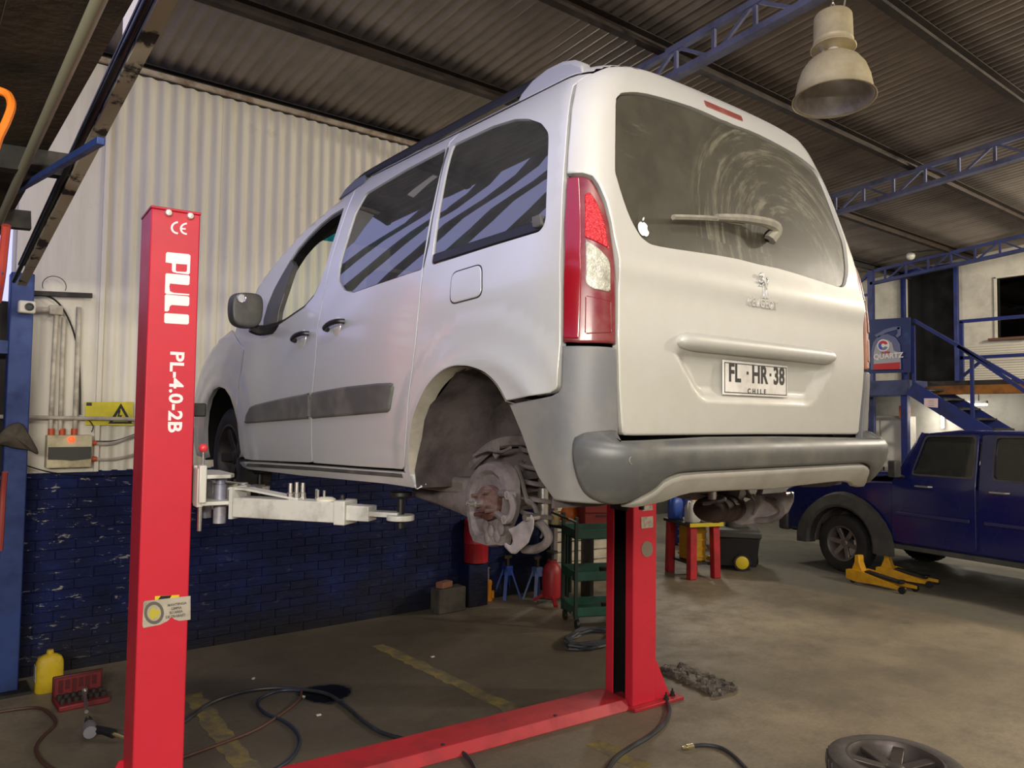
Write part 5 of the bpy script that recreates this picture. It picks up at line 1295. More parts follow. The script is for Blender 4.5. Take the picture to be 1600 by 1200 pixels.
# security lamp bulb under the far truss
p = onx(1423, 400, 10.7); mb = MB(); mb.sphere(p, .07); mb.rod(p, p+Vector((0, 0, .25)), .02); o = mb.build('bulb', mat('white_bulb', 'c8c4b8', .3), origin=p); tag(o, 'round white bulb under the far dark truss', 'bulb')

# ---- blue pickup truck
TR_ = thing('pickup_truck', 'dark blue four-door pickup truck with black wheel arch flares parked at the right', 'truck', (7.06, 3.6, 0), math.radians(-9))
m_bp = mat('blue_truck_paint', '0f175a', .22, .1, '141c4e', 1.0, coat=.8)
m_flare = mat('faded_black_plastic', '4c4b47', .55, 0, '33322f', 3)
def bx(nm, m, ring_list, par=TR_, bev=.02, smooth=40): mb = MB(); mb.loft(ring_list); return mb.build(nm, m, par, local=True, bevel=bev, smooth=smooth)
TW = 1.86
# lower body: profile along y (front = +y), wheel arches cut by the outline
def arch_pts(cy, r, a0, a1, n=10): return [(cy+r*math.cos(math.radians(a0+(a1-a0)*i/n)), .37+r*math.sin(math.radians(a0+(a1-a0)*i/n))) for i in range(n+1)]
prof = [(.95, .45), (.98, .75), (.95, .98), (.75, 1.08), (.2, 1.15), (-.62, 1.20), (-4.35, 1.20), (-4.38, .55)]+[(p[0], p[1]) for p in arch_pts(-3.2, .46, 172, 8)][::1]
prof = [(.95, .45), (.98, .75), (.95, .98), (.75, 1.08), (.2, 1.16), (-.62, 1.20), (-4.35, 1.20), (-4.38, .55), (-3.68, .48)]+arch_pts(-3.2, .47, 165, 15)+[(-2.72, .46), (-.50, .46)]+arch_pts(0, .47, 165, 15)+[(.5, .45)]
def ring_x(x, sh=0.0): return [(x, y, z) for y, z in prof]
mb = MB(); mb.loft([ring_x(.05), ring_x(TW-.05)]); mb.build('body', m_bp, TR_, local=True, bevel=.03, smooth=30)
mb = MB(); mb.loft([[(.30, .93, 1.0), (.30, .5, 1.14), (.36, -.5, 1.26), (TW-.36, -.5, 1.26), (TW-.30, .5, 1.14), (TW-.30, .93, 1.0)], [(.30, .93, 1.05), (.34, .5, 1.21), (.40, -.5, 1.31), (TW-.40, -.5, 1.31), (TW-.34, .5, 1.21), (TW-.30, .93, 1.05)]]); mb.build('bonnet', m_bp, TR_, local=True, bevel=.03)
# cab: pillars and roof, window openings with glass
cabp = [(-.72, 1.19), (-1.02, 1.80), (-1.40, 1.845), (-2.45, 1.84), (-2.62, 1.72), (-2.66, 1.19)]
mb = MB(); mb.loft([[(.13+.06*(z-1.19)/.6, y, z) for y, z in cabp[1:5]]+[(.13, -2.66, 1.70), (.13, -.96, 1.70)], [(TW-.13-.06*(z-1.19)/.6, y, z) for y, z in cabp[1:5]]+[(TW-.13, -2.66, 1.70), (TW-.13, -.96, 1.70)]]); mb.build('cab_roof', m_bp, TR_, local=True, bevel=.03)
m_tg = glass('truck_glass', (.10, .11, .09), .03, (.25, .25, .22), .15)
for sx in (0, 1):
    X_ = (lambda x: x) if sx == 0 else (lambda x: TW-x)
    for nm, y0_, y1_ in (('front_door', -1.68, -.66), ('rear_door', -2.62, -1.70)):
        # door with its window frame: outer ring and opening
        if nm == 'front_door': ol = [(-.66, .48), (-.66, 1.19), (-.98, 1.81), (-1.68, 1.81), (-1.68, .48)]; hl = [(-.93, 1.32), (-1.07, 1.76), (-1.63, 1.77), (-1.63, 1.32)]
        else: ol = [(-1.70, .48), (-1.70, 1.81), (-2.50, 1.81), (-2.62, 1.7), (-2.62, .95), (-2.55, .75), (-2.50, .48)]; hl = [(-1.86, 1.32), (-1.86, 1.77), (-2.42, 1.77), (-2.48, 1.32)]
        sf = lambda y, z: Vector((X_(.03+.10*max(0, (z-1.2)/.6)+.05*max(0, (.75-z))**1.5), y, z))
        o = link_mesh(nm, panel_mesh(rnd(ol, .06, 3), sf, holes=[rnd(hl, .05, 3)], thick=.05, step=.12, off=0, gap=.006, edge=.008, drop=.006, out=Vector((-1 if sx == 0 else 1, 0, 0))), m_bp, TR_)
        g = link_mesh('door_window', panel_mesh(rnd(hl, .05, 3), sf, thick=.006, step=.2, off=-.02, gap=.0, edge=.004, out=Vector((-1 if sx == 0 else 1, 0, 0))), m_tg, o)
        g = link_mesh('window_seal', panel_mesh(rnd([(y+(.02 if y > sum(q[0] for q in hl)/4 else -.02), z+(.02 if z > 1.5 else -.02)) for y, z in hl], .05, 3), sf, holes=[rnd(hl, .05, 3)], thick=.006, step=.2, off=.003, gap=.0, edge=.002, out=Vector((-1 if sx == 0 else 1, 0, 0))), m_flare, o)
        hy = -1.55 if nm == 'front_door' else -2.40
        hy = {'front_door': -1.08, 'rear_door': -1.93}[nm]
        mb = MB(); x = X_(.0); mb.tube([(X_(.03), hy+.10, 1.18), (X_(-.008), hy+.08, 1.18), (X_(-.008), hy-.08, 1.18), (X_(.03), hy-.10, 1.18)], .014, 8); mb.build('door_handle', m_chrome, o, local=True)
        mb = MB(); mb.bb((X_(.022), y1_-.08, .815), (X_(.0), y0_+.06, .855)); mb.build('door_moulding', mat('blue_moulding', '2a2a58', .5), o, local=True, bevel=.006)
    # flares: curved strips around the arches
    for cy in (0, -3.2):
        rings = []
        for k in range(17):
            a = math.radians(-6+192*k/16); e = 1+.12*abs(math.cos(a))**2; r0, r1 = .47, .47+.19*(1-.15*abs(math.cos(a)))
            c, s = math.cos(a), math.sin(a)
            rings.append([(X_(.03), cy+r1*c*e, .37+r1*s), (X_(-.05), cy+(r1-.02)*c*e, .37+(r1-.03)*s), (X_(-.085), cy+(r0+.03)*c, .37+(r0+.03)*s), (X_(-.06), cy+(r0-.005)*c, .37+(r0-.005)*s), (X_(.05), cy+(r0-.005)*c, .37+(r0-.005)*s)])
        mb = MB(); mb.loft(rings); mb.build('arch_flare', mat('black_flare_plastic', '3a3936', .5, 0, '55534c', 4), TR_, local=True, smooth=45)
        mb = MB(); R = .455; vs = []
        for k in range(13): a = math.radians(-4+188*k/12); vs += [(X_(.04), cy+R*math.cos(a), .37+R*math.sin(a)), (X_(.40), cy+R*math.cos(a), .37+R*math.sin(a))]
        vs.append((X_(.40), cy, .37)); mb.add(vs, [(2*k, 2*k+1, 2*k+3, 2*k+2) for k in range(12)]+[(26, 2*k+1, 2*k+3) for k in range(12)]); mb.build('wheel_house', mat('dusty_grey_liner', '6e6a62', .8, 0, '45423d', 4), TR_, local=True)
        s = -1 if sx == 0 else 1
        wheel('wheel', TR_, (X_(.10), cy, .365), s, 6, .365, .25, m_tyre, mat('bright_alloy', '8d8580', .35, .6, '5c4a46', 6), rim=.215)
    mb = MB(); mb.box((X_(-.10), -.80, 1.37), (.12, .10, .20)); mb.bar((X_(-.06), -.82, 1.30), (X_(.06), -.82, 1.27), .04, .03); mb.build('door_mirror', m_flare, TR_, local=True, bevel=.02)
    mb = MB(); mb.bar((X_(.06), -.74, 1.20), (X_(.15), -1.03, 1.80), .05, .07); mb.build('pillar', m_bp, TR_, local=True, bevel=.01)
mb = MB(); mb.add([(.10, -.66, 1.22), (TW-.10, -.66, 1.22), (TW-.18, -1.0, 1.79), (.18, -1.0, 1.79)], [(0, 1, 2, 3)]); mb.build('windscreen', m_tg, TR_, local=True)
mb = MB(); mb.bb((.2, -2.6, 1.19), (TW-.2, -.8, 1.22)); mb.bb((.1, -2.66, 1.2), (TW-.1, -2.62, 1.75)); mb.build('cab_interior', m_liner, TR_, local=True)
for x in (.5, TW-.5): mb = MB(); mb.box((x, -1.75, 1.4), (.46, .14, .5), 0, Matrix.Rotation(.15, 4, 'X')); mb.box((x, -1.80, 1.68), (.22, .08, .14)); mb.build('seat', mat('seat_dark_grey', '3a3a38', .8), TR_, local=True, bevel=.03)
mb = MB(); mb.bb((.12, -4.3, .42), (TW-.12, .9, .56)); mb.build('chassis', m_liner, TR_, local=True)
for a_ in (.06, TW-.20): mb = MB(); mb.bb((a_, -2.66, .40), (a_+.14, -.52, .46)); mb.build('side_step', m_flare, TR_, local=True, bevel=.01)
for s in (.1, TW-.1-.34): mb = MB(); mb.bb((s, .94, .82), (s+.34, 1.0, .98)); mb.build('head_lamp', mat('lamp_clear', 'b8b8b8', .2), TR_, local=True, bevel=.02)
mb = MB(); mb.bb((.5, .95, .80), (TW-.5, 1.0, 1.0)); mb.build('grille', m_flare, TR_, local=True, bevel=.01)
mb = MB(); mb.bb((.02, .90, .42), (TW-.02, 1.06, .70)); mb.build('front_bumper', m_flare, TR_, local=True, bevel=.03)
# ================================================================== hanging lamp
HL = Vector((1.18, .47, 0)); LC_ = at_depth(1303, 156, 4.2)
HLt = thing('hanging_lamp', 'dusty high bay lamp with a domed shade hanging above the van', 'lamp', (LC_.x, LC_.y, LC_.z))
m_lampm = mat('yellowed_aluminium', 'd2c7a4', .38, .25, 'a89970', 5, (.4, .75)); m_lampi = mat('lamp_reflector', 'c4beb4', .35, .4, '9a948c', 8)
ZB = LC_.z
tilt = Matrix.Translation(LC_) @ Matrix.Rotation(math.radians(5), 4, 'Y') @ Matrix.Rotation(math.radians(-3), 4, 'X')
def L(prof, nm, m, par=HLt, n=40, cap=False, sm=45): mb = MB(); mb.lathe(prof, (0, 0, 0), 'Z', n, cap, tilt); return mb.build(nm, m, par, smooth=sm)
dome = [(.212, 0), (.214, .004), (.204, .012), (.198, .05), (.188, .11), (.168, .17), (.138, .215), (.10, .245), (.055, .262), (.02, .267)]
sh = L(dome+[(.001, .268)], 'shade', m_lampm); L([(.207, .003)]+[(r-.008, z-.004) for r, z in dome[2:-1]]+[(.001, .26)], 'shade_lining', m_lampi, sh)
L([(.214, .000), (.218, .002), (.214, .006), (.209, .003), (.214, .0)], 'rim_bead', m_lampm, sh)
L([(.001, .298), (.116, .298), (.120, .302), (.110, .311), (.105, .318), (.104, .336), (.106, .342), (.103, .348), (.102, .44), (.100, .488), (.092, .50), (.001, .532)], 'ballast_housing', m_lampm)
L([(.03, .262), (.03, .31), (.024, .326)], 'lamp_holder', mat('white_ceramic', 'd8d2c4', .4), cap=True, n=20)
mb = MB(); mb.box((.045, -.01, .295), (.035, .012, .075)); mb.v = [tilt @ p for p in mb.v]; mb.build('hanger_strap', m_bright, HLt)
mb = MB(); mb.box((-.06, .03, .295), (.03, .012, .075)); mb.v = [tilt @ p for p in mb.v]; mb.build('hanger_strap', m_bright, HLt)
top = tilt @ Vector((0, 0, .53)); mb = MB(); mb.tube([top+Vector((.018*math.cos(a), 0, .022+.022*math.sin(a))) for a in [2*PI*i/16 for i in range(16)]], .005, 6, True); hk = mb.build('hook_eye', m_bright, HLt)
mb = MB(); mb.rod(top+Vector((0, 0, .04)), Vector((top.x, top.y, zr(top.y)-.1)), .004, 6); mb.build('suspension_wire', m_bright, HLt)
mb = MB(); mb.tube(smooth_path([top+Vector((0.02, 0, 0)), top+Vector((.06, 0, .03)), top+Vector((.10, -.02, .10)), Vector((top.x+.2, top.y-.05, zr(top.y)-.05))], 5), .005, 6); mb.build('power_cord', mat('grey_cable', '8a8578', .6), HLt)

# ================================================================== left edge of the picture
m_colb = mat('blue_column_paint', '27407e', .5, .1, '1a2a58', 3)
cb = onz(6, 1083); CX, CY = -1.868, 4.78
c = thing('blue_column', 'blue steel column at the left end of the white wall', 'column', (CX, CY, 0))
mb = MB(); mb.bb((CX-.07, CY-.07, .02), (CX+.07, CY+.07, 2.88)); mb.build('shaft', m_colb, c, bevel=.008)
mb = MB(); mb.bb((CX-.14, CY-.14, 0), (CX+.14, CY+.14, .02)); mb.build('foot_plate', m_darksteel, c)
mb = MB(); mb.bar((CX-1.6, CY, 2.36), (CX-.05, CY, 2.36), .09, .09); mb.build('side_beam', m_colb, c)
# lean-to roof seen from below: dark boards, its edge beam, pipes
m_board = mat('dark_weathered_board', '4f4437', .85, 0, '2a241e', 3, bump=.3)
lr = thing('lean_to_roof', None, None, (-3.5, 0, 2.95)); lr['kind'] = 'structure'
xb = -1.99; R = random.Random(11)
for k in range(14):
    x0 = xb-.10-k*.24; z = 2.925-.012*k+R.uniform(-.012, .012)
    mb = MB(); mb.loft([[(x0-.246, y, z-.016), (x0, y, z), (x0, y, z+.025), (x0-.246, y, z+.012)] for y in (-5.5, 4.95)]); o = mb.build('roof_board', m_board, lr)
for y in (1.9, 3.0, 4.1):
    mb = MB(); mb.bar((xb-.03, y, 2.88), (xb-3.3, y, 2.71), .06, .09); mb.build('rafter', m_darksteel, lr)
for y in (3.6, 4.5, 5.4, 6.4, 7.6): mb = MB(); mb.bar((-2.6, y, 2.9), (-3.9, y+.2, 8.8), .11, .11); mb.build('reflected_bar', m_darksteel, lr)  # unseen bars added for the dark diagonals reflected in the van windows
bm_ = thing('edge_beam', 'white paint-flaked steel channel beam running up the left edge', 'beam', (xb, 0, 2.9))
m_flake = mat('flaking_white_paint', '9d9482', .7, .1, '2c2724', 7, (.54, .60))
A0, A1 = onx(262, -8, xb), onx(40, 430, xb); v = (A0-A1); A0 = A1+v*2.2
mb = MB(); mb.bar(A0, A1, .010, .11); mb.build('web', m_flake, bm_)
for s in (-1, 1): mb = MB(); mb.bar(A0+Vector((-.016, 0, s*.055)), A1+Vector((-.016, 0, s*.055)), .042, .010); mb.build('flange', m_flake if s < 0 else m_darksteel, bm_)
mb = MB(); mb.rod(A0+Vector((-.052, 0, -.04)), A1+Vector((-.052, 0, -.04)), .0105); o = mb.build('black_conduit', m_black, origin=(xb-.06, 1.0, 2.9)); tag(o, 'black conduit pipe clipped along the flaking white beam', 'pipe')
P0, P1 = onx(157, -5, -2.17), onx(16, 308, -2.17); v = P0-P1
mb = MB(); mb.rod(P1-v*.25, P0+v*.6, .017); o = mb.build('steel_pipe', mat('pale_grey_pipe', '8f8d78', .5, .2), origin=P1); tag(o, 'pale grey pipe slanting across the dark boards, upper left', 'pipe')
p = [at_depth(-6, 140, 1.7), at_depth(12, 148, 1.7), at_depth(18, 165, 1.68), at_depth(10, 190, 1.66), at_depth(-2, 215, 1.64), at_depth(-10, 240, 1.62)]
mb = MB(); mb.tube(smooth_path(p, 5), .009, 8); o = mb.build('orange_hose', mat('orange_rubber', 'd2701e', .5), origin=p[2]); tag(o, 'loop of orange hose at the upper left edge', 'hose')
p = [onx(10, 352, -2.2), onx(6, 390, -2.2), onx(2, 430, -2.2), onx(-4, 470, -2.2)]
mb = MB(); mb.tube(smooth_path(p, 5), .016, 8); o = mb.build('red_air_pipe', mat('red_pipe_paint', 'c04a40', .5, 0, '3a4a80', 2, (.6, .62)), origin=p[1]); tag(o, 'red pipe hanging down beside the blue column', 'pipe')
a, b = onx(158, 220, -2.09), onx(12, 306, -2.15); mb = MB(); mb.bar(a, b, .022, .022); o = mb.build('blue_strut', m_colb, origin=a, bevel=.003); tag(o, 'blue and grey strut slanting under the dark boards past the flaking beam', 'strut')
# dry stalks stuck between the boards
for i, pts in enumerate((((76, 20), (84, 62), (98, 96)), ((45, 92), (52, 135), (68, 160)), ((28, 175), (40, 215), (46, 245)), ((6, 232), (14, 262), (22, 292)))):
    P = [onx(*q, -2.13) for q in pts]; mb = MB(); mb.tube(smooth_path(P, 4), .004, 5); o = mb.build('dry_stalk', mat('dry_stalk', '8a806a', .8), origin=P[0]); tag(o, ('topmost dry stalk hanging from the dark boards, nearest the pale pipe', 'second dry stalk from the top hanging from the dark boards', 'third dry stalk from the top hanging from the dark boards', 'lowest dry stalk hanging from the dark boards beside the orange hose')[i], 'stalk', 'stalks between the dark boards')
a = at_depth(203, 72, 4.6); b = at_depth(203, -14, 4.6); b = Vector((a.x, a.y, min(b.z, zr(a.y)-.03))); rr_ = Vector((.042, 0, 0)); mb = flat([a-rr_, a+rr_, b+rr_, b-rr_], (0, 1, 0), .003); o = mb.build('daylight_strip', mat('daylight_white', 'f2eef2', .6), origin=a, smooth=0); tag(o, 'narrow white strip standing in for daylight behind the flaking beam', 'strip')  # white strip added in place of a slit of daylight
# bracket bar, camera, conduit
YB = 4.98
def wy(px, py, y=YB): return ony(px, py, y)
a, b = wy(50, 458), wy(144, 462); mb = MB(); mb.bar(a, b, .035, .035); o = mb.build('bracket_bar', m_darksteel, origin=a, bevel=.003); tag(o, 'dark square bar sticking out from the blue column along the wall', 'bar')
mb = MB(); ce = wy(85, 447, 4.96); mb.tube([ce+Vector((.076*math.cos(a), 0, .073*math.sin(a))) for a in [PI*(-.12+1.24*i/20) for i in range(21)]], .003, 5); o = mb.build('wire_loop', m_darksteel, origin=ce); tag(o, 'thin wire loop standing on the dark bar by the wall', 'wire')
k = onx(37, 484, CX+.02); k.y = CY-.13; t = thing('security_camera', 'small white security camera fixed to the blue column', 'camera', k)
mb = MB(); mb.box(k, (.10, .09, .085)); mb.build('housing', mat('white_plastic', 'cfcabb', .5), t, bevel=.012)
mb = MB(); mb.lathe([(.028, 0), (.028, .006), (.02, .007), (.018, .002), (.001, .002)], (0, 0, 0), 'Z', 16, True, frame(k+Vector((.012, -.046, 0)), (1, 0, 0), (.2, -1, 0))); mb.build('lens', m_black, t)
# conduits on the wall
m_cond = mat('painted_conduit', 'c4bcab', .55, .1, '8d8577', 6)
for i, (pts, r, lab) in enumerate(((((50, 484), (84, 484)), .02, 'short pale conduit beside the security camera'), (((88, 490), (84, 560), (80, 640), (79, 672)), .016, 'pale conduit dropping to the grey switch box, left of three'), (((100, 496), (97, 560), (95, 640), (94, 672)), .016, 'pale conduit dropping to the grey switch box, middle of three'), (((123, 480), (121, 560), (118, 640), (117, 672)), .018, 'pale conduit dropping to the grey switch box, right of three'))):
    P = [wy(*q) for q in pts]; mb = MB(); mb.tube(P, r, 10); o = mb.build('conduit', m_cond, origin=P[0]); tag(o, lab, 'pipe')
mb = MB(); a, b = wy(-4, 651, 4.95), wy(212, 655, 4.95); mb.tube([a, b, Vector((-.2, 4.95, b.z+(b.z-a.z)/(b.x-a.x)*(-.2-b.x)))], .014, 8); o = mb.build('conduit', m_cond, origin=a); tag(o, 'long level conduit crossing in front of the yellow warning sign', 'pipe')
bx_ = wy(87, 485); mb = MB(); mb.box(bx_, (.09, .06, .07)); o = mb.build('junction_box', m_cond, origin=bx_, bevel=.008); tag(o, 'pale junction box above the three conduits', 'box')
def cable(name, pts, r, m, lab, cat='cable', y=YB, group=None):
    P = [wy(*q, y) for q in pts]; mb = MB(); mb.tube(smooth_path(P, 5), r, 6); o = mb.build(name, m, origin=P[0]); return tag(o, lab, cat, group)
cable('cable', ((50, 462), (75, 463), (95, 478), (112, 510), (122, 550), (125, 600), (125, 648)), .007, m_black, 'black cable arching down the wall from the blue column')
cable('cable', ((40, 652), (90, 651), (130, 652), (145, 665), (143, 675)), .004, m_black, 'thin black wire looping above the grey switch box')
cable('cable', ((143, 692), (165, 694), (190, 688), (216, 678)), .011, m_cond, 'upper pale cable leaving the switch box to the right')
cable('cable', ((143, 717), (165, 718), (190, 715), (216, 709)), .011, m_cond, 'lower pale cable leaving the switch box to the right')
cable('cable', ((143, 689), (175, 689), (195, 684), (216, 676)), .004, m_black, 'thin black wire lying on the upper pale cable')
cable('cable', ((34, 725), (80, 738), (140, 743), (212, 741)), .005, m_black, 'black wire sagging along the top of the blue brick dado', y=4.99)
# switch box
q0, q1 = wy(74, 680, 4.93), wy(143, 730, 4.93)
sb = thing('switch_box', 'beige electrical switch box with a red light under three conduits', 'box', ((q0.x+q1.x)/2, 4.99, q1.z))
m_be = mat('beige_plastic', 'c9bf9a', .5, 0, '9a9070', 8)
mb = MB(); mb.bb((q0.x, 4.93, q1.z), (q1.x, 5.04, q0.z)); mb.build('housing', m_be, sb, bevel=.006)
mb = MB(); h = q0.z-q1.z; W_ = q1.x-q0.x; mb.prism([(q0.x+.008, q1.z+h*.27), (q0.x+W_*.35, q1.z+h*.25), (q0.x+W_*.55, q1.z+h*.22), (q1.x-.008, q1.z+h*.27), (q1.x-.008, q1.z+h*.64), (q0.x+.008, q1.z+h*.64)], 0, .014, Matrix(((1, 0, 0, 0), (0, 0, -1, 4.93), (0, 1, 0, 0), (0, 0, 0, 1)))); mb.build('breaker_cover', mat('smoked_cover', '4c4c48', .2), sb)
p = wy(111.5, 686.5, 4.93); mb = MB(); mb.lathe([(.022, 0), (.022, .012), (.016, .018), (.001, .02)], (0, 0, 0), 'Z', 16, True, frame(p, (1, 0, 0), (0, -1, 0))); mb.build('indicator_lamp', mat('lit_red_lamp', 'ff3a1a', .4, emit='ff4a20', estr=1.6), sb)
for px in (80, 97, 116): p = wy(px, 676, YB); mb = MB(); mb.cyl(p, .022, .06, 'Z', 12); mb.build('gland', mat('orange_gland', 'c0502a', .5), sb)
for py in (692, 717): p = wy(146, py, YB); mb = MB(); mb.cyl(p, .018, .04, 'X', 12); mb.build('gland', MATS['orange_gland'], sb)
# warning sign
YS = 5.01; q = [wy(133, 628, YS), wy(208, 628, YS), wy(208, 665, YS), wy(133, 664, YS)]
ws_ = thing('warning_sign', 'yellow electrical hazard sign on the white wall behind the conduit', 'sign', q[3])
m_yel = mat('sign_yellow', 'd6c824', .5, 0, 'b5a83a', 5)
flat(q, (0, -1, 0), .004).build('plate', m_yel, ws_, smooth=0)
def sp2(*pts): return [wy(px, py, YS-.005) for px, py in pts]
flat(sp2((189, 630), (207, 662), (202, 662), (189, 638)), (0, -1, 0), .001).build('triangle', m_ink, ws_, smooth=0)
flat(sp2((189, 630), (189, 638), (174.5, 662), (169, 662)), (0, -1, 0), .001).build('triangle', m_ink, ws_, smooth=0)
flat(sp2((169, 662), (171, 659), (205, 659), (207, 662)), (0, -1, 0), .0012).build('triangle', m_ink, ws_, smooth=0)
flat(sp2((186, 641), (188.5, 641), (186.5, 649), (191, 648.5), (187, 657), (188, 651), (183.5, 651)), (0, -1, 0), .001).build('bolt_symbol', m_ink, ws_, smooth=0)
flat(sp2((135, 629), (143.5, 629), (143.5, 634), (135, 634)), (0, -1, 0), .001).build('corner_mark', m_ink, ws_, smooth=0)
# cloth thrown over a peg on the column
def clothpt(px, py, y): return ony(px, py, y)
ol = ((-12, 700), (0, 694), (22, 702), (45, 702), (58, 712), (62, 708), (52, 690), (40, 668), (33, 659), (18, 661), (6, 670), (-2, 680), (-14, 684))
P = [clothpt(px, py, CY-.11) for px, py in ol]; mb = MB(); n = len(P)
cen = clothpt(22, 682, CY-.15); vs = [(p.x, p.y+.01*math.sin(i*2.1), p.z) for i, p in enumerate(P)]+[tuple(cen.lerp(p, .5)+Vector((0, -.03-.02*math.sin(i*1.7), 0))) for i, p in enumerate(P)]+[tuple(cen)]
mb.add(vs, [(i, (i+1) % n, n+(i+1) % n, n+i) for i in range(n)]+[(n+i, n+(i+1) % n, 2*n) for i in range(n)])
o = mb.build('work_cloth', mat('olive_grey_cloth', '5f574c', .95, 0, '443e36', 6), origin=(cen.x, cen.y, cen.z)); tag(o, 'olive grey cloth draped over the blue column', 'cloth')
s_ = o.modifiers.new('sub', 'SUBSURF'); s_.levels = 2; s_.render_levels = 2; s_ = o.modifiers.new('th', 'SOLIDIFY'); s_.thickness = .008
p = [onx(8, 738, -2.06), onx(5, 770, -2.06), onx(3, 810, -2.06), onx(0, 860, -2.06)]
mb = MB(); mb.tube(smooth_path(p, 4), .014, 8); o = mb.build('red_hose', mat('dull_red_hose', '8a3a34', .5), origin=p[0]); tag(o, 'dull red hose hanging left of the blue column', 'hose')

# ================================================================== on the floor, left
# yellow can
fy = onz(76, 1080); t = thing('oil_bottle', 'yellow plastic oil bottle standing against the blue dado', 'bottle', fy)
m_by = mat('bottle_yellow', 'c8ab1c', .45, 0, 'a98d18', 8, bump=.1)
H_ = (1080-1016)/CAM_F*float((np.array(fy)-CAM) @ FWD)
secs = [(0, .5, .9), (.03, .56, 1), (.3, .56, 1), (.55, .56, 1), (.72, .54, .97), (.82, .48, .84), (.88, .34, .55), (.91, .2, .25)]
def sq(z, a, b, n=20):
    r = []
    for k in range(n):
        th = 2*PI*k/n; c, s = math.cos(th), math.sin(th); r.append((fy.x+.085*b*abs(c)**.6*(1 if c > 0 else -1), fy.y+.085*a*abs(s)**.6*(1 if s > 0 else -1), z*H_))
    return r
mb = MB(); mb.loft([sq(*s) for s in secs]); mb.build('body', m_by, t)
mb = MB(); mb.lathe([(.022, .90*H_), (.022, .97*H_), (.019, H_), (.001, H_)], (fy.x, fy.y, 0), 'Z', 14); mb.build('cap', m_by, t)
mb = MB(); mb.bb((fy.x-.088, fy.y-.035, .3*H_), (fy.x-.084, fy.y+.035, .68*H_)); mb.build('label', mat('label_grey', 'a5a09a', .5), t, label='grey paper label')
# open red tool case
A = [onz(88, 1080), onz(151, 1068), onz(168, 1118), onz(100, 1132)]
cc = sum((Vector(p) for p in A), Vector())/4; ux = (A[1]-A[0]).normalized(); uy = Vector((-ux.y, ux.x, 0))
rz_ = math.atan2(ux.y, ux.x); m_rc = mat('red_case_plastic', '7a1c22', .5, 0, '54161a', 5)
t = thing('tool_case', 'open red plastic tool case on the floor near the lift post', 'case', (cc.x, cc.y, 0), rz_)
w_, d_ = .30, .22
mb = MB(); mb.bb((-w_/2, -d_/2, 0), (w_/2, d_/2, .035)); mb.build('tray', m_rc, t, local=True, bevel=.008)
mb = MB(); mb.bb((-w_/2, d_/2, .0), (w_/2, d_/2+.025, .165)); mb.build('lid', mat('dark_red_case', '4a1418', .5), t, local=True, bevel=.008)
mb = MB(); mb.bb((-w_/2+.015, d_/2-.001, .03), (w_/2-.015, d_/2+.002, .15)); mb.build('lid_lining', m_rc, t, local=True)
R = random.Random(4)
for k in range(14):
    x, y = -.12+.04*(k % 7), -.05+.09*(k//7); r = .016+.004*R.random(); mb = MB(); mb.cyl((x, y, .045), r, .04, 'Z', 10)
    o = mb.build('socket', m_darksteel, origin=None, parent=t, local=True)
for k in range(6): mb = MB(); mb.bb((-.115+.04*k, d_/2-.006, .055+.02*(k % 2)), (-.09+.04*k, d_/2, .135)); mb.build('moulded_slot', MATS['dark_red_case'], t, local=True)
# extension bar, impact wrench
a, b = onz(132, 1080, .085), onz(135, 1112, .085); mb = MB(); mb.tube([a, a.lerp(b, .7), b], [.012, .010, .012], 8); mb.lathe([(.018, -.02), (.018, .02)], a, 'Z', 10); o = mb.build('extension_bar', m_bright, origin=b); tag(o, 'shiny extension bar lying across the red tool case', 'tool')
g0 = onz(150, 1142, .04); t = thing('impact_wrench', 'grey air impact wrench lying on the floor by the red case', 'tool', (g0.x, g0.y, 0))
u_ = (onz(196, 1143, .04)-onz(135, 1135, .04)).normalized(); n_ = (onz(134, 1095, .05)-onz(140, 1139, .05)).normalized()
mb = MB(); c = onz(140, 1139, .05); mb.tube([c+n_*.10, c+n_*.05, c, c-n_*.06], [.018, .036, .040, .036], 12); mb.build('motor_housing', mat('wrench_grey', '8d8b92', .4, .4), t)
mb = MB(); mb.tube([c+n_*.10, c+n_*.15, c+n_*.19], [.022, .022, .015], 10); mb.build('anvil_nose', m_darksteel, t)
mb = MB(); mb.tube([c+u_*.03, c+u_*.10, c+u_*.17-Vector((0, 0, .01))], [.024, .022, .026], 10); mb.build('grip', m_black, t)
mb = MB(); mb.tube([c+u_*.17-Vector((0, 0, .01)), c+u_*.25-Vector((0, 0, .025))], [.010, .009], 8); mb.build('hose_tail', mat('brass', 'cdbd8a', .3, .8), t)
def hose(pts, r, m, lab, name='air_hose', z=None, ends=None):
    P = [onz(px, py, (r if z is None else z)) for px, py in pts]; mb = MB(); mb.tube(smooth_path(P, 6), r, 8); o = mb.build(name, m, origin=(P[0].x, P[0].y, 0)); return tag(o, lab, 'hose')
m_hb = mat('black_hose', '23252b', .45, 0, '3a3d44', 6); m_hbr = mat('brown_hose', '4a2f28', .55)
hose(((-20, 1116), (20, 1109), (60, 1106), (80, 1118), (86, 1132), (66, 1152), (56, 1170), (66, 1190), (90, 1206), (120, 1215)), .010, m_hbr, 'brown air hose curling over the floor at lower left')
t0 = hose(((260, 1145), (292, 1125), (330, 1098), (380, 1081), (430, 1075), (470, 1077), (510, 1084), (540, 1103), (570, 1128), (600, 1146), (650, 1158), (700, 1166), (728, 1180), (742, 1200), (745, 1215)), .012, m_hb, 'long black air hose snaking under the van to the red floor beam')
hose(((470, 1077), (468, 1092), (440, 1115), (400, 1140), (350, 1160), (292, 1181), (240, 1200)), .010, m_hbr, 'brown hose running from under the black hose towards the near post')
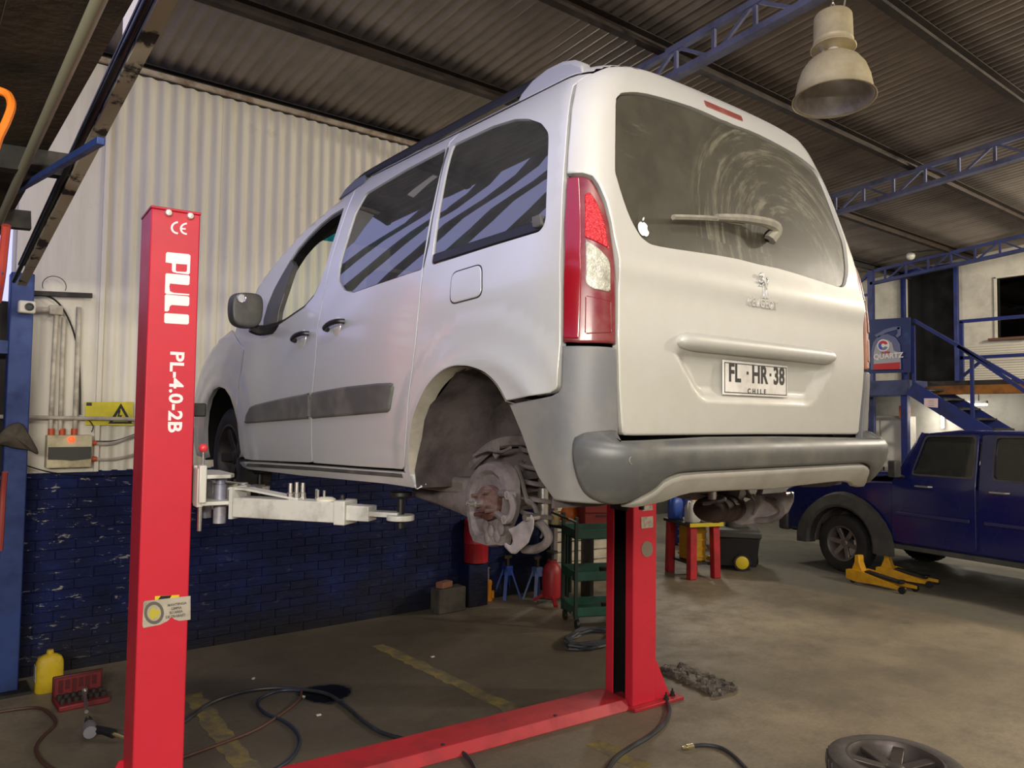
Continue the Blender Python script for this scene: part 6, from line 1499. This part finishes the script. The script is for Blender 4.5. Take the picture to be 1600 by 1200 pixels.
hose(((474, 1079), (440, 1079), (412, 1088), (402, 1100), (415, 1115), (440, 1125), (460, 1140), (468, 1160), (455, 1185), (425, 1205)), .010, mat('dark_blue_hose', '1f2a3d', .45), 'dark blue hose looping inside the black hose')
hose(((1040, 1092), (1046, 1108), (1038, 1130), (1015, 1150), (985, 1168), (962, 1185), (948, 1205)), .014, m_hb, 'black hose running down from the foot of the far lift post')
e = hose(((1082, 1166), (1100, 1164), (1125, 1168), (1145, 1180), (1165, 1200), (1175, 1212)), .011, m_hb, 'black hose with a brass coupling in the foreground')
a, b = onz(1066, 1169, .012), onz(1083, 1166, .012); mb = MB(); mb.tube([a, a.lerp(b, .4), a.lerp(b, .41), b], [.010, .010, .016, .016], 10); o = mb.build('hose_coupling', mat('brass_bright', 'd9cfa4', .25, .9), origin=None, parent=e)
# worn yellow floor lines
m_line = bpy.data.materials.new('worn_yellow_line'); m_line.use_nodes = True; MATS['worn_yellow_line'] = m_line
def _line():
    t = NT(m_line); n = t.noise(7, 7, .75); k = t.ramp(n, [(.43, 0.0), (.62, 1.0)]); t.link(t.mix(k, '5c5446', '85763a'), t.b.inputs['Base Color']); t.b.inputs['Roughness'].default_value = .7; t.bump(n, .3, .01)
_line()
R = random.Random(9)
def line(a, b, wd):
    a, b = Vector(a), Vector(b); d = (b-a).normalized(); n = Vector((-d.y, d.x, 0)); k = int((b-a).length/.06); le = []; ri = []
    for i in range(k+1):
        p = a.lerp(b, i/k); le.append(p+n*(wd/2+R.uniform(-.014, .014))); ri.append(p-n*(wd/2+R.uniform(-.014, .014)))
    flat(le+ri[::-1], (0, 0, 1), .0015).build('painted_line', m_line, floor, smooth=0)
line(onz(300, 1085, 0), onz(395, 1215, 0), .13); line(onz(590, 1008, 0), onz(800, 1108, 0), .12); line(onz(925, 1160, 0), onz(1010, 1200, 0), .12)
# small bright scraps on the floor
for i, (px, py) in enumerate(((676, 1026), (396, 1060), (473, 1088), (498, 1117), (460, 1196), (70, 1052))):
    p = onz(px, py, .004); mb = MB(); mb.box((p.x, p.y, .004), (.03, .018, .006), i); o = mb.build('metal_scrap', mat('pale_scrap', 'c9c4b8', .4), origin=(p.x, p.y, 0)); tag(o, ('bright scrap on the dark floor beside the far yellow line', 'tiny pale scrap on the floor behind the loops of hose', 'bright scrap touching the crossing of the black and brown hoses', 'tiny pale scrap in front of the oil puddle', 'tiny pale scrap at the bottom edge by the dark blue hose', 'tiny pale scrap lying beside the yellow oil bottle')[i], 'scrap', 'scraps on the dark floor')
# gully filled with metal swarf beside the far post
G = [onz(1030, 1048), onz(1060, 1043), onz(1152, 1078), onz(1118, 1090)]
t = thing('swarf_heap', 'strip of grey rubble and chain on the floor right of the far lift post', 'rubble', sum((Vector(p) for p in G), Vector())/4); t['kind'] = 'stuff'
mb = MB(); R = random.Random(21)
for k in range(420):
    u, v = R.random(), R.random(); p = G[0].lerp(G[3], v).lerp(G[1].lerp(G[2], v), u); s = R.uniform(.012, .035)
    mb.box((p.x, p.y, R.uniform(0, .035)), (s*1.5, s, s*.8), R.uniform(0, 3), Matrix.Rotation(R.uniform(-.8, .8), 4, 'X'))
o = mb.build('rubble', mat('grey_rubble', '6d675f', .8, .1, '37332f', 14), t, smooth=0); o['kind'] = 'stuff'
# the wheel lying in the foreground
wf_ = onz(1398, 1151, .20); vd_ = Vector((wf_.x-CAM[0], wf_.y-CAM[1], 0)).normalized(); wc = Vector((wf_.x, wf_.y, 0))-vd_*.315
t = thing('loose_wheel', 'removed car wheel with dark spoked rim lying flat in the foreground', 'wheel', wc)
wheel('w', t, None, 1, 7, .325, .21, mat('grey_dusty_tyre', '4e4946', .8, 0, '37332f', 5), mat('grey_alloy', '57504d', .4, .5, '3a3532', 5), Matrix.Translation((wc.x, wc.y, .105)), True, rim=.225)

# ================================================================== behind the lift
m_grn = mat('green_trolley_paint', '184a3b', .45, 0, '10302a', 4); m_grnd = mat('dark_green_paint', '12281f', .5)
tb = onz(915, 985); t = thing('tool_trolley', 'green tool trolley with three trays behind the far lift post', 'trolley', tuple(Vector((onz(898, 986).x, onz(898, 986).y, 0))+Matrix.Rotation(math.radians(-25), 3, 'Z') @ Vector((.36, .21, 0))), math.radians(-25))
TWd, TDp = .72, .42
for i, z in enumerate((.12, .44, .82)):
    mb = MB(); th = .012; h = .085
    mb.bb((-TWd/2, -TDp/2, z), (TWd/2, TDp/2, z+th)); mb.bb((-TWd/2, -TDp/2, z), (TWd/2, -TDp/2+th, z+h)); mb.bb((-TWd/2, TDp/2-th, z), (TWd/2, TDp/2, z+h)); mb.bb((-TWd/2, -TDp/2, z), (-TWd/2+th, TDp/2, z+h)); mb.bb((TWd/2-th, -TDp/2, z), (TWd/2, TDp/2, z+h)); mb.build('tray', m_grn, t, local=True, bevel=.003)
for sx in (-1, 1):
    for sy in (-1, 1):
        mb = MB(); mb.bar((sx*(TWd/2-.012), sy*(TDp/2-.012), .10), (sx*(TWd/2-.012), sy*(TDp/2-.012), 1.02), .03, .03); mb.build('upright', m_grnd, t, local=True)
        mb = MB(); mb.cyl((sx*(TWd/2-.03), sy*(TDp/2-.03), .05), .05, .025, 'X', 14); mb.build('castor', m_black, t, local=True)
mb = MB(); mb.tube(smooth_path([(-TWd/2, -TDp/2, .98), (-TWd/2-.10, -TDp/2, 1.02), (-TWd/2-.10, TDp/2, 1.02), (-TWd/2, TDp/2, .98)], 4), .012, 8); mb.build('push_handle', m_grnd, t, local=True)
WT = WM[t.name]; R = random.Random(31)
bits = [('spanner', 'steel spanner lying in the green trolley', m_bright, (.22, .03, .012)), ('screwdriver', 'yellow handled screwdriver in the green trolley', mat('tool_yellow', 'c9a22a', .4), (.20, .03, .03)), ('parts_tin', 'small dark tin in the green trolley', m_darksteel, (.09, .09, .07)), ('red_box', 'flat red box in the green trolley', mat('tool_red', '9a2226', .5), (.20, .12, .05)), ('ratchet', 'chrome ratchet lying in the green trolley', m_chrome, (.24, .035, .03))]
for lvl, z in ((0, .133), (1, .453)):
    for j, (nm, lab, m, s) in enumerate(bits):
        x = -.26+.13*j; y = R.uniform(-.10, .06); p = WT @ Vector((x, y, z+s[2]/2))
        mb = MB()
        if nm in ('spanner', 'ratchet'):
            d = Vector((math.cos(.4*j), math.sin(.4*j), 0)); mb.tube([p-d*s[0]/2, p-d*s[0]*.38, p+d*s[0]*.38, p+d*s[0]/2], [s[1]*.7, s[1]*.35, s[1]*.3, s[1]*.6], 8)
        elif nm == 'screwdriver': mb.tube([p-Vector((.1, 0, 0)), p, p+Vector((.005, 0, 0)), p+Vector((.11, .02, 0))], [.016, .017, .005, .004], 8)
        elif nm == 'parts_tin': mb.lathe([(.04, -.03), (.045, .03), (.047, .032), (.04, .034)], p, 'Z', 14)
        else: mb.box(p, s, .2)
        o = mb.build(nm, m, origin=(p.x, p.y, z), bevel=.003 if nm == 'red_box' else 0); tag(o, lab.replace('in the green', 'in the lowest tray of the green' if lvl == 0 else 'in the middle tray of the green'), 'tool' if nm not in ('parts_tin', 'red_box') else 'box')
# coil of black cable at the foot of the trolley
cpt = onz(925, 1003); mb = MB(); pts = []
for k in range(90): a = 2*PI*k/18; r = .26+.05*math.sin(k*.7)+.02*math.cos(k*1.9); pts.append((cpt.x+r*math.cos(a)*1.15, cpt.y+r*.7*math.sin(a), .014+.05*(k/90)+.008*math.sin(k)))
mb.tube(pts, .013, 6); o = mb.build('cable_coil', m_hb, origin=(cpt.x, cpt.y, 0)); tag(o, 'heap of black hose coiled on the floor below the green trolley', 'hose')
# red tool chest behind
RC0 = at_depth(952, 800, 8.25); RC0.z = 0; t = thing('tool_chest', 'dark red tool chest standing behind the green trolley', 'chest', RC0, math.radians(-30))
mb = MB(); mb.bb((-.34, -.22, .80), (.30, .22, 1.34)); mb.build('body', mat('dark_chest_red', '6e1f20', .5), t, local=True, bevel=.01)
for i in range(4):
    mb = MB(); mb.bb((-.325, -.232, .815+.13*i), (.285, -.22, .93+.13*i)); dr = mb.build('drawer', mat('chest_red', '7a241e', .45), t, local=True, bevel=.004)
    mb = MB(); mb.bb((-.2, -.245, .91+.13*i), (.2, -.232, .922+.13*i)); mb.build('drawer_handle', m_darksteel, dr, local=True)
for sx in (-1, 1): mb = MB(); mb.bb((sx*.24-.02, -.2, 0), (sx*.24+.02, .2, .80)); mb.build('leg_frame', m_black, t, local=True)
# white slatted panel seen between the trolley trays
t = thing('slatted_crate', 'white slatted crate behind the green trolley', 'crate', (4.25, 5.25, 0), math.radians(-8))
for i in range(7): mb = MB(); mb.bb((-.75, -.02, .10+.12*i), (.75, .02, .20+.12*i)); mb.build('slat', mat('white_slat', 'c9bfae', .6, 0, '9d9484', 5), t, local=True)
for x in (-.7, 0, .7): mb = MB(); mb.bb((x-.04, .02, 0), (x+.04, .06, .95)); mb.build('batten', m_wallw, t, local=True)
p = Vector((3.31, 4.97, 0)); mb = MB(); mb.bb((p.x-.03, p.y-.03, 0), (p.x+.03, p.y+.06, 1.6)); o = mb.build('white_post', mat('dusty_white_post', 'a39a92', .6), origin=p, bevel=.006); tag(o, 'narrow white post at the right end of the blue wall', 'post')
p = ony(890, 800, 4.6); mb = MB(); mb.lathe([(.10, -.09), (.11, -.07), (.10, .0), (.07, .06), (.02, .085)], p, 'Z', 16); o = mb.build('hard_hat', mat('orange_plastic', 'd2701c', .4), origin=p-Vector((0, 0, .09))); tag(o, 'orange hard hat hanging beside the white post', 'hat')
p2 = ony(868, 806, 4.7); mb = MB(); mb.lathe([(.05, -.09), (.055, .0), (.03, .05), (.018, .06), (.018, .09)], p2, 'Z', 14); o = mb.build('spray_bottle', mat('pale_yellow_plastic', 'cfc08a', .4), origin=p2-Vector((0, 0, .09))); tag(o, 'pale yellow bottle next to the orange hard hat', 'bottle')
z_ = min(p.z, p2.z)-.09; mb = MB(); mb.bb((3.04, 4.46, z_-.03), (3.40, 4.80, z_)); [mb.bar((x_, y_, z_-.02), (x_, y_, 0), .03, .03) for x_ in (3.06, 3.38) for y_ in (4.48, 4.78)]; o = mb.build('small_stand', m_grnd, origin=(3.22, 4.63, 0)); tag(o, 'dark little stand holding the orange hard hat', 'stand')
# red fire bucket on its blue pillar, jack stands and bottle jacks along the wall
p = onz(737, 944); p.y = 4.9; t = thing('blue_pillar', 'low blue painted pillar against the dado under the red drum', 'pillar', (2.2, 4.93, 0))
mb = MB(); mb.bb((2.06, 4.85, 0), (2.30, 5.04, .43)); mb.build('shaft', m_blue, t, bevel=.01)
mb = MB(); mb.lathe([(.10, 0), (.125, .01), (.128, .2), (.131, .205), (.128, .21), (.128, .40), (.131, .405), (.128, .41), (.12, .44), (.06, .45)], (2.2, 4.93, .43), 'Z', 24); o = mb.build('red_drum', mat('drum_red', 'a01c24', .4), origin=(2.2, 4.93, .43)); tag(o, 'red metal drum on the blue pillar behind the hanging caliper', 'drum')
p = onz(762, 938); t = thing('bottle_jack', 'orange bottle jack standing on the floor by the blue pillar', 'jack', p)
mb = MB(); mb.lathe([(.055, 0), (.055, .03), (.04, .045), (.04, .16), (.045, .17), (.045, .20), (.03, .215)], (p.x, p.y, 0), 'Z', 16); mb.build('cylinder', mat('jack_orange', 'c07a18', .4), t)
mb = MB(); mb.lathe([(.015, .21), (.015, .33), (.024, .335), (.024, .35)], (p.x, p.y, 0), 'Z', 12); mb.build('ram', m_bright, t)
mb = MB(); mb.cyl((p.x+.05, p.y-.02, .06), .018, .08, 'Z', 10); mb.build('pump', MATS['jack_orange'], t)
def jackstand(px, py, lab, m):
    p = onz(px, py); t = thing('jack_stand', lab, 'jack stand', p)
    for sx in (-1, 1):
        for sy in (-1, 1): mb = MB(); mb.bar((p.x+sx*.11, p.y+sy*.10, 0), (p.x+sx*.03, p.y+sy*.03, .30), .035, .018); mb.build('leg', m, t)
    mb = MB(); mb.bb((p.x-.045, p.y-.045, .24), (p.x+.045, p.y+.045, .34)); mb.build('socket', m, t, bevel=.004)
    mb = MB(); mb.bb((p.x-.016, p.y-.016, .34), (p.x+.016, p.y+.016, .42)); mb.bb((p.x-.05, p.y-.02, .42), (p.x+.05, p.y+.02, .45)); mb.build('saddle_post', m_rust, t)
jackstand(792, 934, 'blue jack stand on the floor, nearer the orange jack', mat('jack_blue', '1c3a86', .45)); jackstand(839, 936, 'pale blue jack stand beside the red jack', mat('jack_pale_blue', '4a5a88', .5))
p = onz(862, 945); t = thing('transmission_jack', 'red transmission jack standing left of the green trolley', 'jack', p)
m_jr = mat('jack_red', '9a1f26', .4, 0, '6a181c', 5)
mb = MB(); mb.lathe([(.09, .08), (.10, .12), (.10, .34), (.08, .40), (.05, .43), (.05, .46)], (p.x, p.y, 0), 'Z', 18); mb.build('body', m_jr, t)
for a in (0, 2.1, 4.2): mb = MB(); mb.bar((p.x+.06*math.cos(a), p.y+.06*math.sin(a), .12), (p.x+.20*math.cos(a), p.y+.20*math.sin(a), .03), .04, .03); mb.build('leg', m_jr, t)
mb = MB(); mb.lathe([(.022, .45), (.022, .52), (.06, .53), (.06, .55)], (p.x, p.y, 0), 'Z', 14); mb.build('saddle', m_darksteel, t)
p = onz(700, 955); t = thing('concrete_block', 'rough concrete block with a brick on it against the blue dado', 'block', (p.x, p.y, 0)); 
mb = MB(); mb.bb((p.x-.16, p.y-.08, 0), (p.x+.16, p.y+.08, .24)); o = mb.build('block', mat('rough_concrete', '4d4840', .9, 0, '332f2a', 6, bump=.4), t, bevel=.012)
mb = MB(); mb.box((p.x-.05, p.y, .27), (.16, .09, .06), .3); o = mb.build('brick', mat('broken_brick', '8a5f4a', .9), origin=(p.x, p.y, .24), bevel=.008); tag(o, 'broken brick lying on the concrete block', 'brick')

# ---- red stand with jugs
a0, a1, a2 = onz(1055, 893), onz(1080, 905), onz(1110, 903)
c = (onz(1050, 890)+onz(1110, 903))/2; t = thing('steel_stand', 'red steel stand with a black and yellow top, right of the far post', 'stand', (5.31, 4.62, 0), math.radians(-19))
m_sr = mat('stand_red', 'b8232c', .5, 0, '8a1e24', 4)
for sx in (-1, 1):
    for sy in (-1, 1): mb = MB(); mb.bar((sx*.17, sy*.25, 0), (sx*.16, sy*.24, .64), .095, .095); mb.build('leg', m_sr, t, local=True, bevel=.01)
mb = MB(); mb.bb((-.23, -.31, .64), (.23, .31, .675)); mb.build('top', m_black, t, local=True, bevel=.004)
mb = MB(); mb.bb((-.235, -.32, .635), (.235, -.31, .68)); mb.bb((.23, -.32, .635), (.24, .31, .68)); mb.build('edge_strip', mat('edge_yellow', 'c8b424', .5), t, local=True)
mb = MB(); mb.bb((-.15, -.22, .16), (.15, .22, .19)); mb.build('lower_shelf', m_darksteel, t, local=True)
WTt = WM[t.name]
def jug(u, v, z, h, r, m, capm, lab, w=None):
    p = WTt @ Vector((u, v, z)); t2 = thing('jug', lab, 'jug', p)
    mb = MB(); rr = []
    for zz, k in ((0, .92), (.03, 1), (.62, 1), (.75, .86), (.85, .5), (.88, .32)):
        ring = []
        for q in range(16):
            th = 2*PI*q/16; c_, s_ = math.cos(th), math.sin(th); ring.append((p.x+r*k*abs(c_)**.6*(1 if c_ > 0 else -1), p.y+r*.7*k*abs(s_)**.6*(1 if s_ > 0 else -1), p.z+zz*h))
        rr.append(ring)
    mb.loft(rr); mb.build('body', m, t2)
    mb = MB(); mb.lathe([(r*.3, .88*h), (r*.3, h), (.001, h)], p, 'Z', 12); mb.build('cap', capm, t2)
    mb = MB(); mb.tube(smooth_path([(p.x-r*.3, p.y, p.z+.86*h), (p.x-r*.8, p.y, p.z+.90*h), (p.x-r*.98, p.y, p.z+.7*h), (p.x-r*.9, p.y, p.z+.5*h)], 4), r*.11, 6); mb.build('handle', m, t2)
m_jw = mat('jug_white', 'b3b3ac', .45); m_jy = mat('jug_yellow', 'd08a1e', .45); m_jb = mat('jug_blue', '2f4fa0', .45)
jug(-.12, .20, .675, .32, .10, m_jb, m_jb, 'blue plastic jug at the back of the red stand'); jug(-.10, -.16, .675, .28, .10, m_jw, m_jw, 'white plastic jug at the front of the red stand')
jug(.11, -.10, .675, .26, .095, m_jw, mat('cap_brown', '6a2a22', .5), 'white jug with a brown cap in the middle of the red stand'); jug(.13, .14, .675, .26, .085, m_jy, m_jy, 'orange yellow jug on the right of the red stand')
p = WTt @ Vector((0, 0, .19)); t2 = thing('yellow_crate', 'yellow plastic crate on the lower shelf of the red stand', 'crate', p, math.radians(-19))
mb = MB(); mb.bb((-.095, -.16, 0), (.095, .16, .42)); mb.build('body', mat('crate_yellow', 'b8901c', .5), t2, local=True, bevel=.015)
for k in range(4): mb = MB(); mb.bb((-.102, -.17, .05+.1*k), (.102, .17, .075+.1*k)); mb.build('rib', MATS['crate_yellow'], t2, local=True)
# black wheeled tool box
p = onz(1165, 888); t = thing('wheeled_tool_box', 'black wheeled tool box with yellow hub wheels beside the red stand', 'tool box', (6.22, 4.62, 0), math.radians(40))
m_tb = mat('black_box_plastic', '18181a', .5)
mb = MB(); mb.loft([[(-.33*k, -.27*k, z), (.33*k, -.27*k, z), (.33*k, .27*k, z), (-.33*k, .27*k, z)] for z, k in ((.05, .86), (.30, .95), (.42, 1.0))]); mb.build('tub', m_tb, t, local=True, bevel=.015)
mb = MB(); mb.loft([[(-.35*k, -.29*k, z), (.35*k, -.29*k, z), (.35*k, .29*k, z), (-.35*k, .29*k, z)] for z, k in ((.42, 1.0), (.50, 1.0), (.53, .9))]); mb.build('lid', mat('dark_grey_lid', '3a3a38', .5), t, local=True, bevel=.015)
for sy in (-1, 1):
    mb = MB(); mb.lathe([(.03, -.03), (.10, -.03), (.105, -.01), (.105, .01), (.10, .03), (.03, .03)], (-.02 if False else .22, sy*.27, .105), 'Y', 22); wh = mb.build('wheel', m_black, t, local=True)
    mb = MB(); mb.lathe([(.001, -.036), (.06, -.036), (.078, -.03), (.078, .03), (.06, .036), (.001, .036)], (.22, sy*.27, .105), 'Y', 18); mb.build('wheel_hub', mat('hub_yellow', 'd8c022', .45), wh, local=True)
for sx in (-1, 1):
    mb = MB(); mb.lathe([(.03, -.025), (.10, -.025), (.105, 0), (.10, .025), (.03, .025)], (sx*.10, -.262, .105), 'Y', 22)
mb = MB(); mb.lathe([(.03, -.03), (.105, -.03), (.11, 0), (.105, .03), (.03, .03)], (-.30, -.05, .11), 'X', 22); wh = mb.build('wheel', m_black, t, local=True)
mb = MB(); mb.lathe([(.001, -.04), (.06, -.04), (.082, -.032), (.082, .032), (.06, .04), (.001, .04)], (-.30, -.05, .11), 'X', 18); mb.build('wheel_hub', MATS['hub_yellow'], wh, local=True, label='yellow wheel hub')
mb = MB(); mb.bb((-.1, -.30, .36), (.1, -.26, .44)); mb.build('latch', MATS['dark_grey_lid'], t, local=True, bevel=.005)
pb = WM[t.name] @ Vector((0, 0, .53)); mb = MB(); mb.loft([[(pb.x+.17*k*math.cos(a), pb.y+.13*k*math.sin(a), pb.z+z) for a in [2*PI*q/12 for q in range(12)]] for z, k in ((.003, 1), (.10, .92), (.20, .75), (.27, .45))]); o = mb.build('grey_bag', mat('grey_bag_cloth', '4a4843', .9, 0, '33312d', 6), origin=(pb.x, pb.y, pb.z+.003)); tag(o, 'slumped grey bag on the lid of the black tool box', 'bag')
p = onz(1118, 880); mb = MB(); mb.lathe([(.05, -.14), (.06, -.12), (.06, .06), (.03, .12), (.018, .14), (.018, .17)], (p.x, p.y, .06), 'X', 14); o = mb.build('yellow_bottle', mat('bottle_bright_yellow', 'c9b820', .4), origin=(p.x, p.y, 0)); tag(o, 'yellow bottle lying on the floor between the red stand and black box', 'bottle')
# blue drum and grey machine further back
mb = MB(); mb.lathe([(.27, 0), (.28, .02), (.28, .29), (.29, .30), (.28, .31), (.28, .58), (.29, .59), (.28, .60), (.28, .86), (.27, .88), (.25, .87), (.001, .87)], (7.2, 6.2, 0), 'Z', 28); o = mb.build('blue_drum', mat('drum_blue', '1f3590', .4, 0, '16255e', 4), origin=(7.2, 6.2, 0)); tag(o, 'blue steel drum on the floor behind the black tool box', 'drum')
t = thing('parts_washer', 'dark grey cabinet machine in the shade behind the red stand', 'machine', (5.9, 7.4, 0)); mb = MB(); mb.bb((5.3, 7.1, .1), (6.5, 7.7, 1.3)); mb.build('cabinet', m_darksteel, t, bevel=.02); mb = MB(); mb.bb((5.4, 7.07, .25), (6.4, 7.1, 1.1)); mb.build('door', m_dkwall, t, bevel=.01)
for x in (5.4, 6.4): mb = MB(); mb.bb((x-.05, 7.2, 0), (x+.05, 7.6, .1)); mb.build('foot', m_black, t)

# ---- two yellow trolley jacks
m_ty = mat('trolley_jack_yellow', 'd9a31c', .4, 0, 'b07f14', 5)
def trolley_jack(a, b, lab):
    """a = saddle end on the floor, b = handle end"""
    a, b = Vector((a.x, a.y, 0)), Vector((b.x, b.y, 0)); d = b-a; Ln = d.length; t = thing('trolley_jack', lab, 'jack', (a.x, a.y, 0), math.atan2(d.y, d.x)); W2 = .11
    for s in (-1, 1):
        mb = MB(); mb.prism([(0, .05), (.0, .155), (.05, .17), (.28*Ln, .16), (.85*Ln, .075), (Ln, .07), (Ln, .035), (.5*Ln, .04), (.12, .03)], -.006, .006, Matrix(((1, 0, 0, 0), (0, 0, 1, s*W2), (0, 1, 0, 0), (0, 0, 0, 1)))); mb.build('side_plate', m_ty, t, local=True)
        mb = MB(); mb.cyl((Ln-.03, s*(W2+.02), .04), .04, .03, 'Y', 16); mb.build('wheel', m_black, t, local=True)
        mb = MB(); mb.cyl((.07, s*(W2-.03), .03), .028, .03, 'Y', 14); mb.build('castor', m_darksteel, t, local=True)
    mb = MB(); mb.bb((.03, -W2, .12), (.26*Ln, W2, .155)); mb.build('top_plate', m_ty, t, local=True, bevel=.005)
    mb = MB(); mb.bar((.20, 0, .15), (.86*Ln, 0, .095), .09, .03); mb.build('lift_beam', m_darksteel, t, local=True, bevel=.004)
    mb = MB(); mb.lathe([(.05, 0), (.05, .015), (.04, .02)], (.84*Ln, 0, .105), 'Z', 16); mb.build('saddle', m_black, t, local=True)
    mb = MB(); mb.loft([[(.10+u, v, z) for u, v in ((-k, -.05), (k, -.05), (k, .05), (-k, .05))] for z, k in ((.14, .075), (.20, .05), (.25, .03), (.33, .026))]); mb.build('handle_socket', m_ty, t, local=True, bevel=.006)
trolley_jack(onz(1331, 908), onz(1424, 927), 'yellow trolley jack on the floor, nearer of the pair by the truck wheel')
trolley_jack(onz(1374, 904), onz(1462, 917), 'yellow trolley jack on the floor, farther of the pair by the truck wheel')
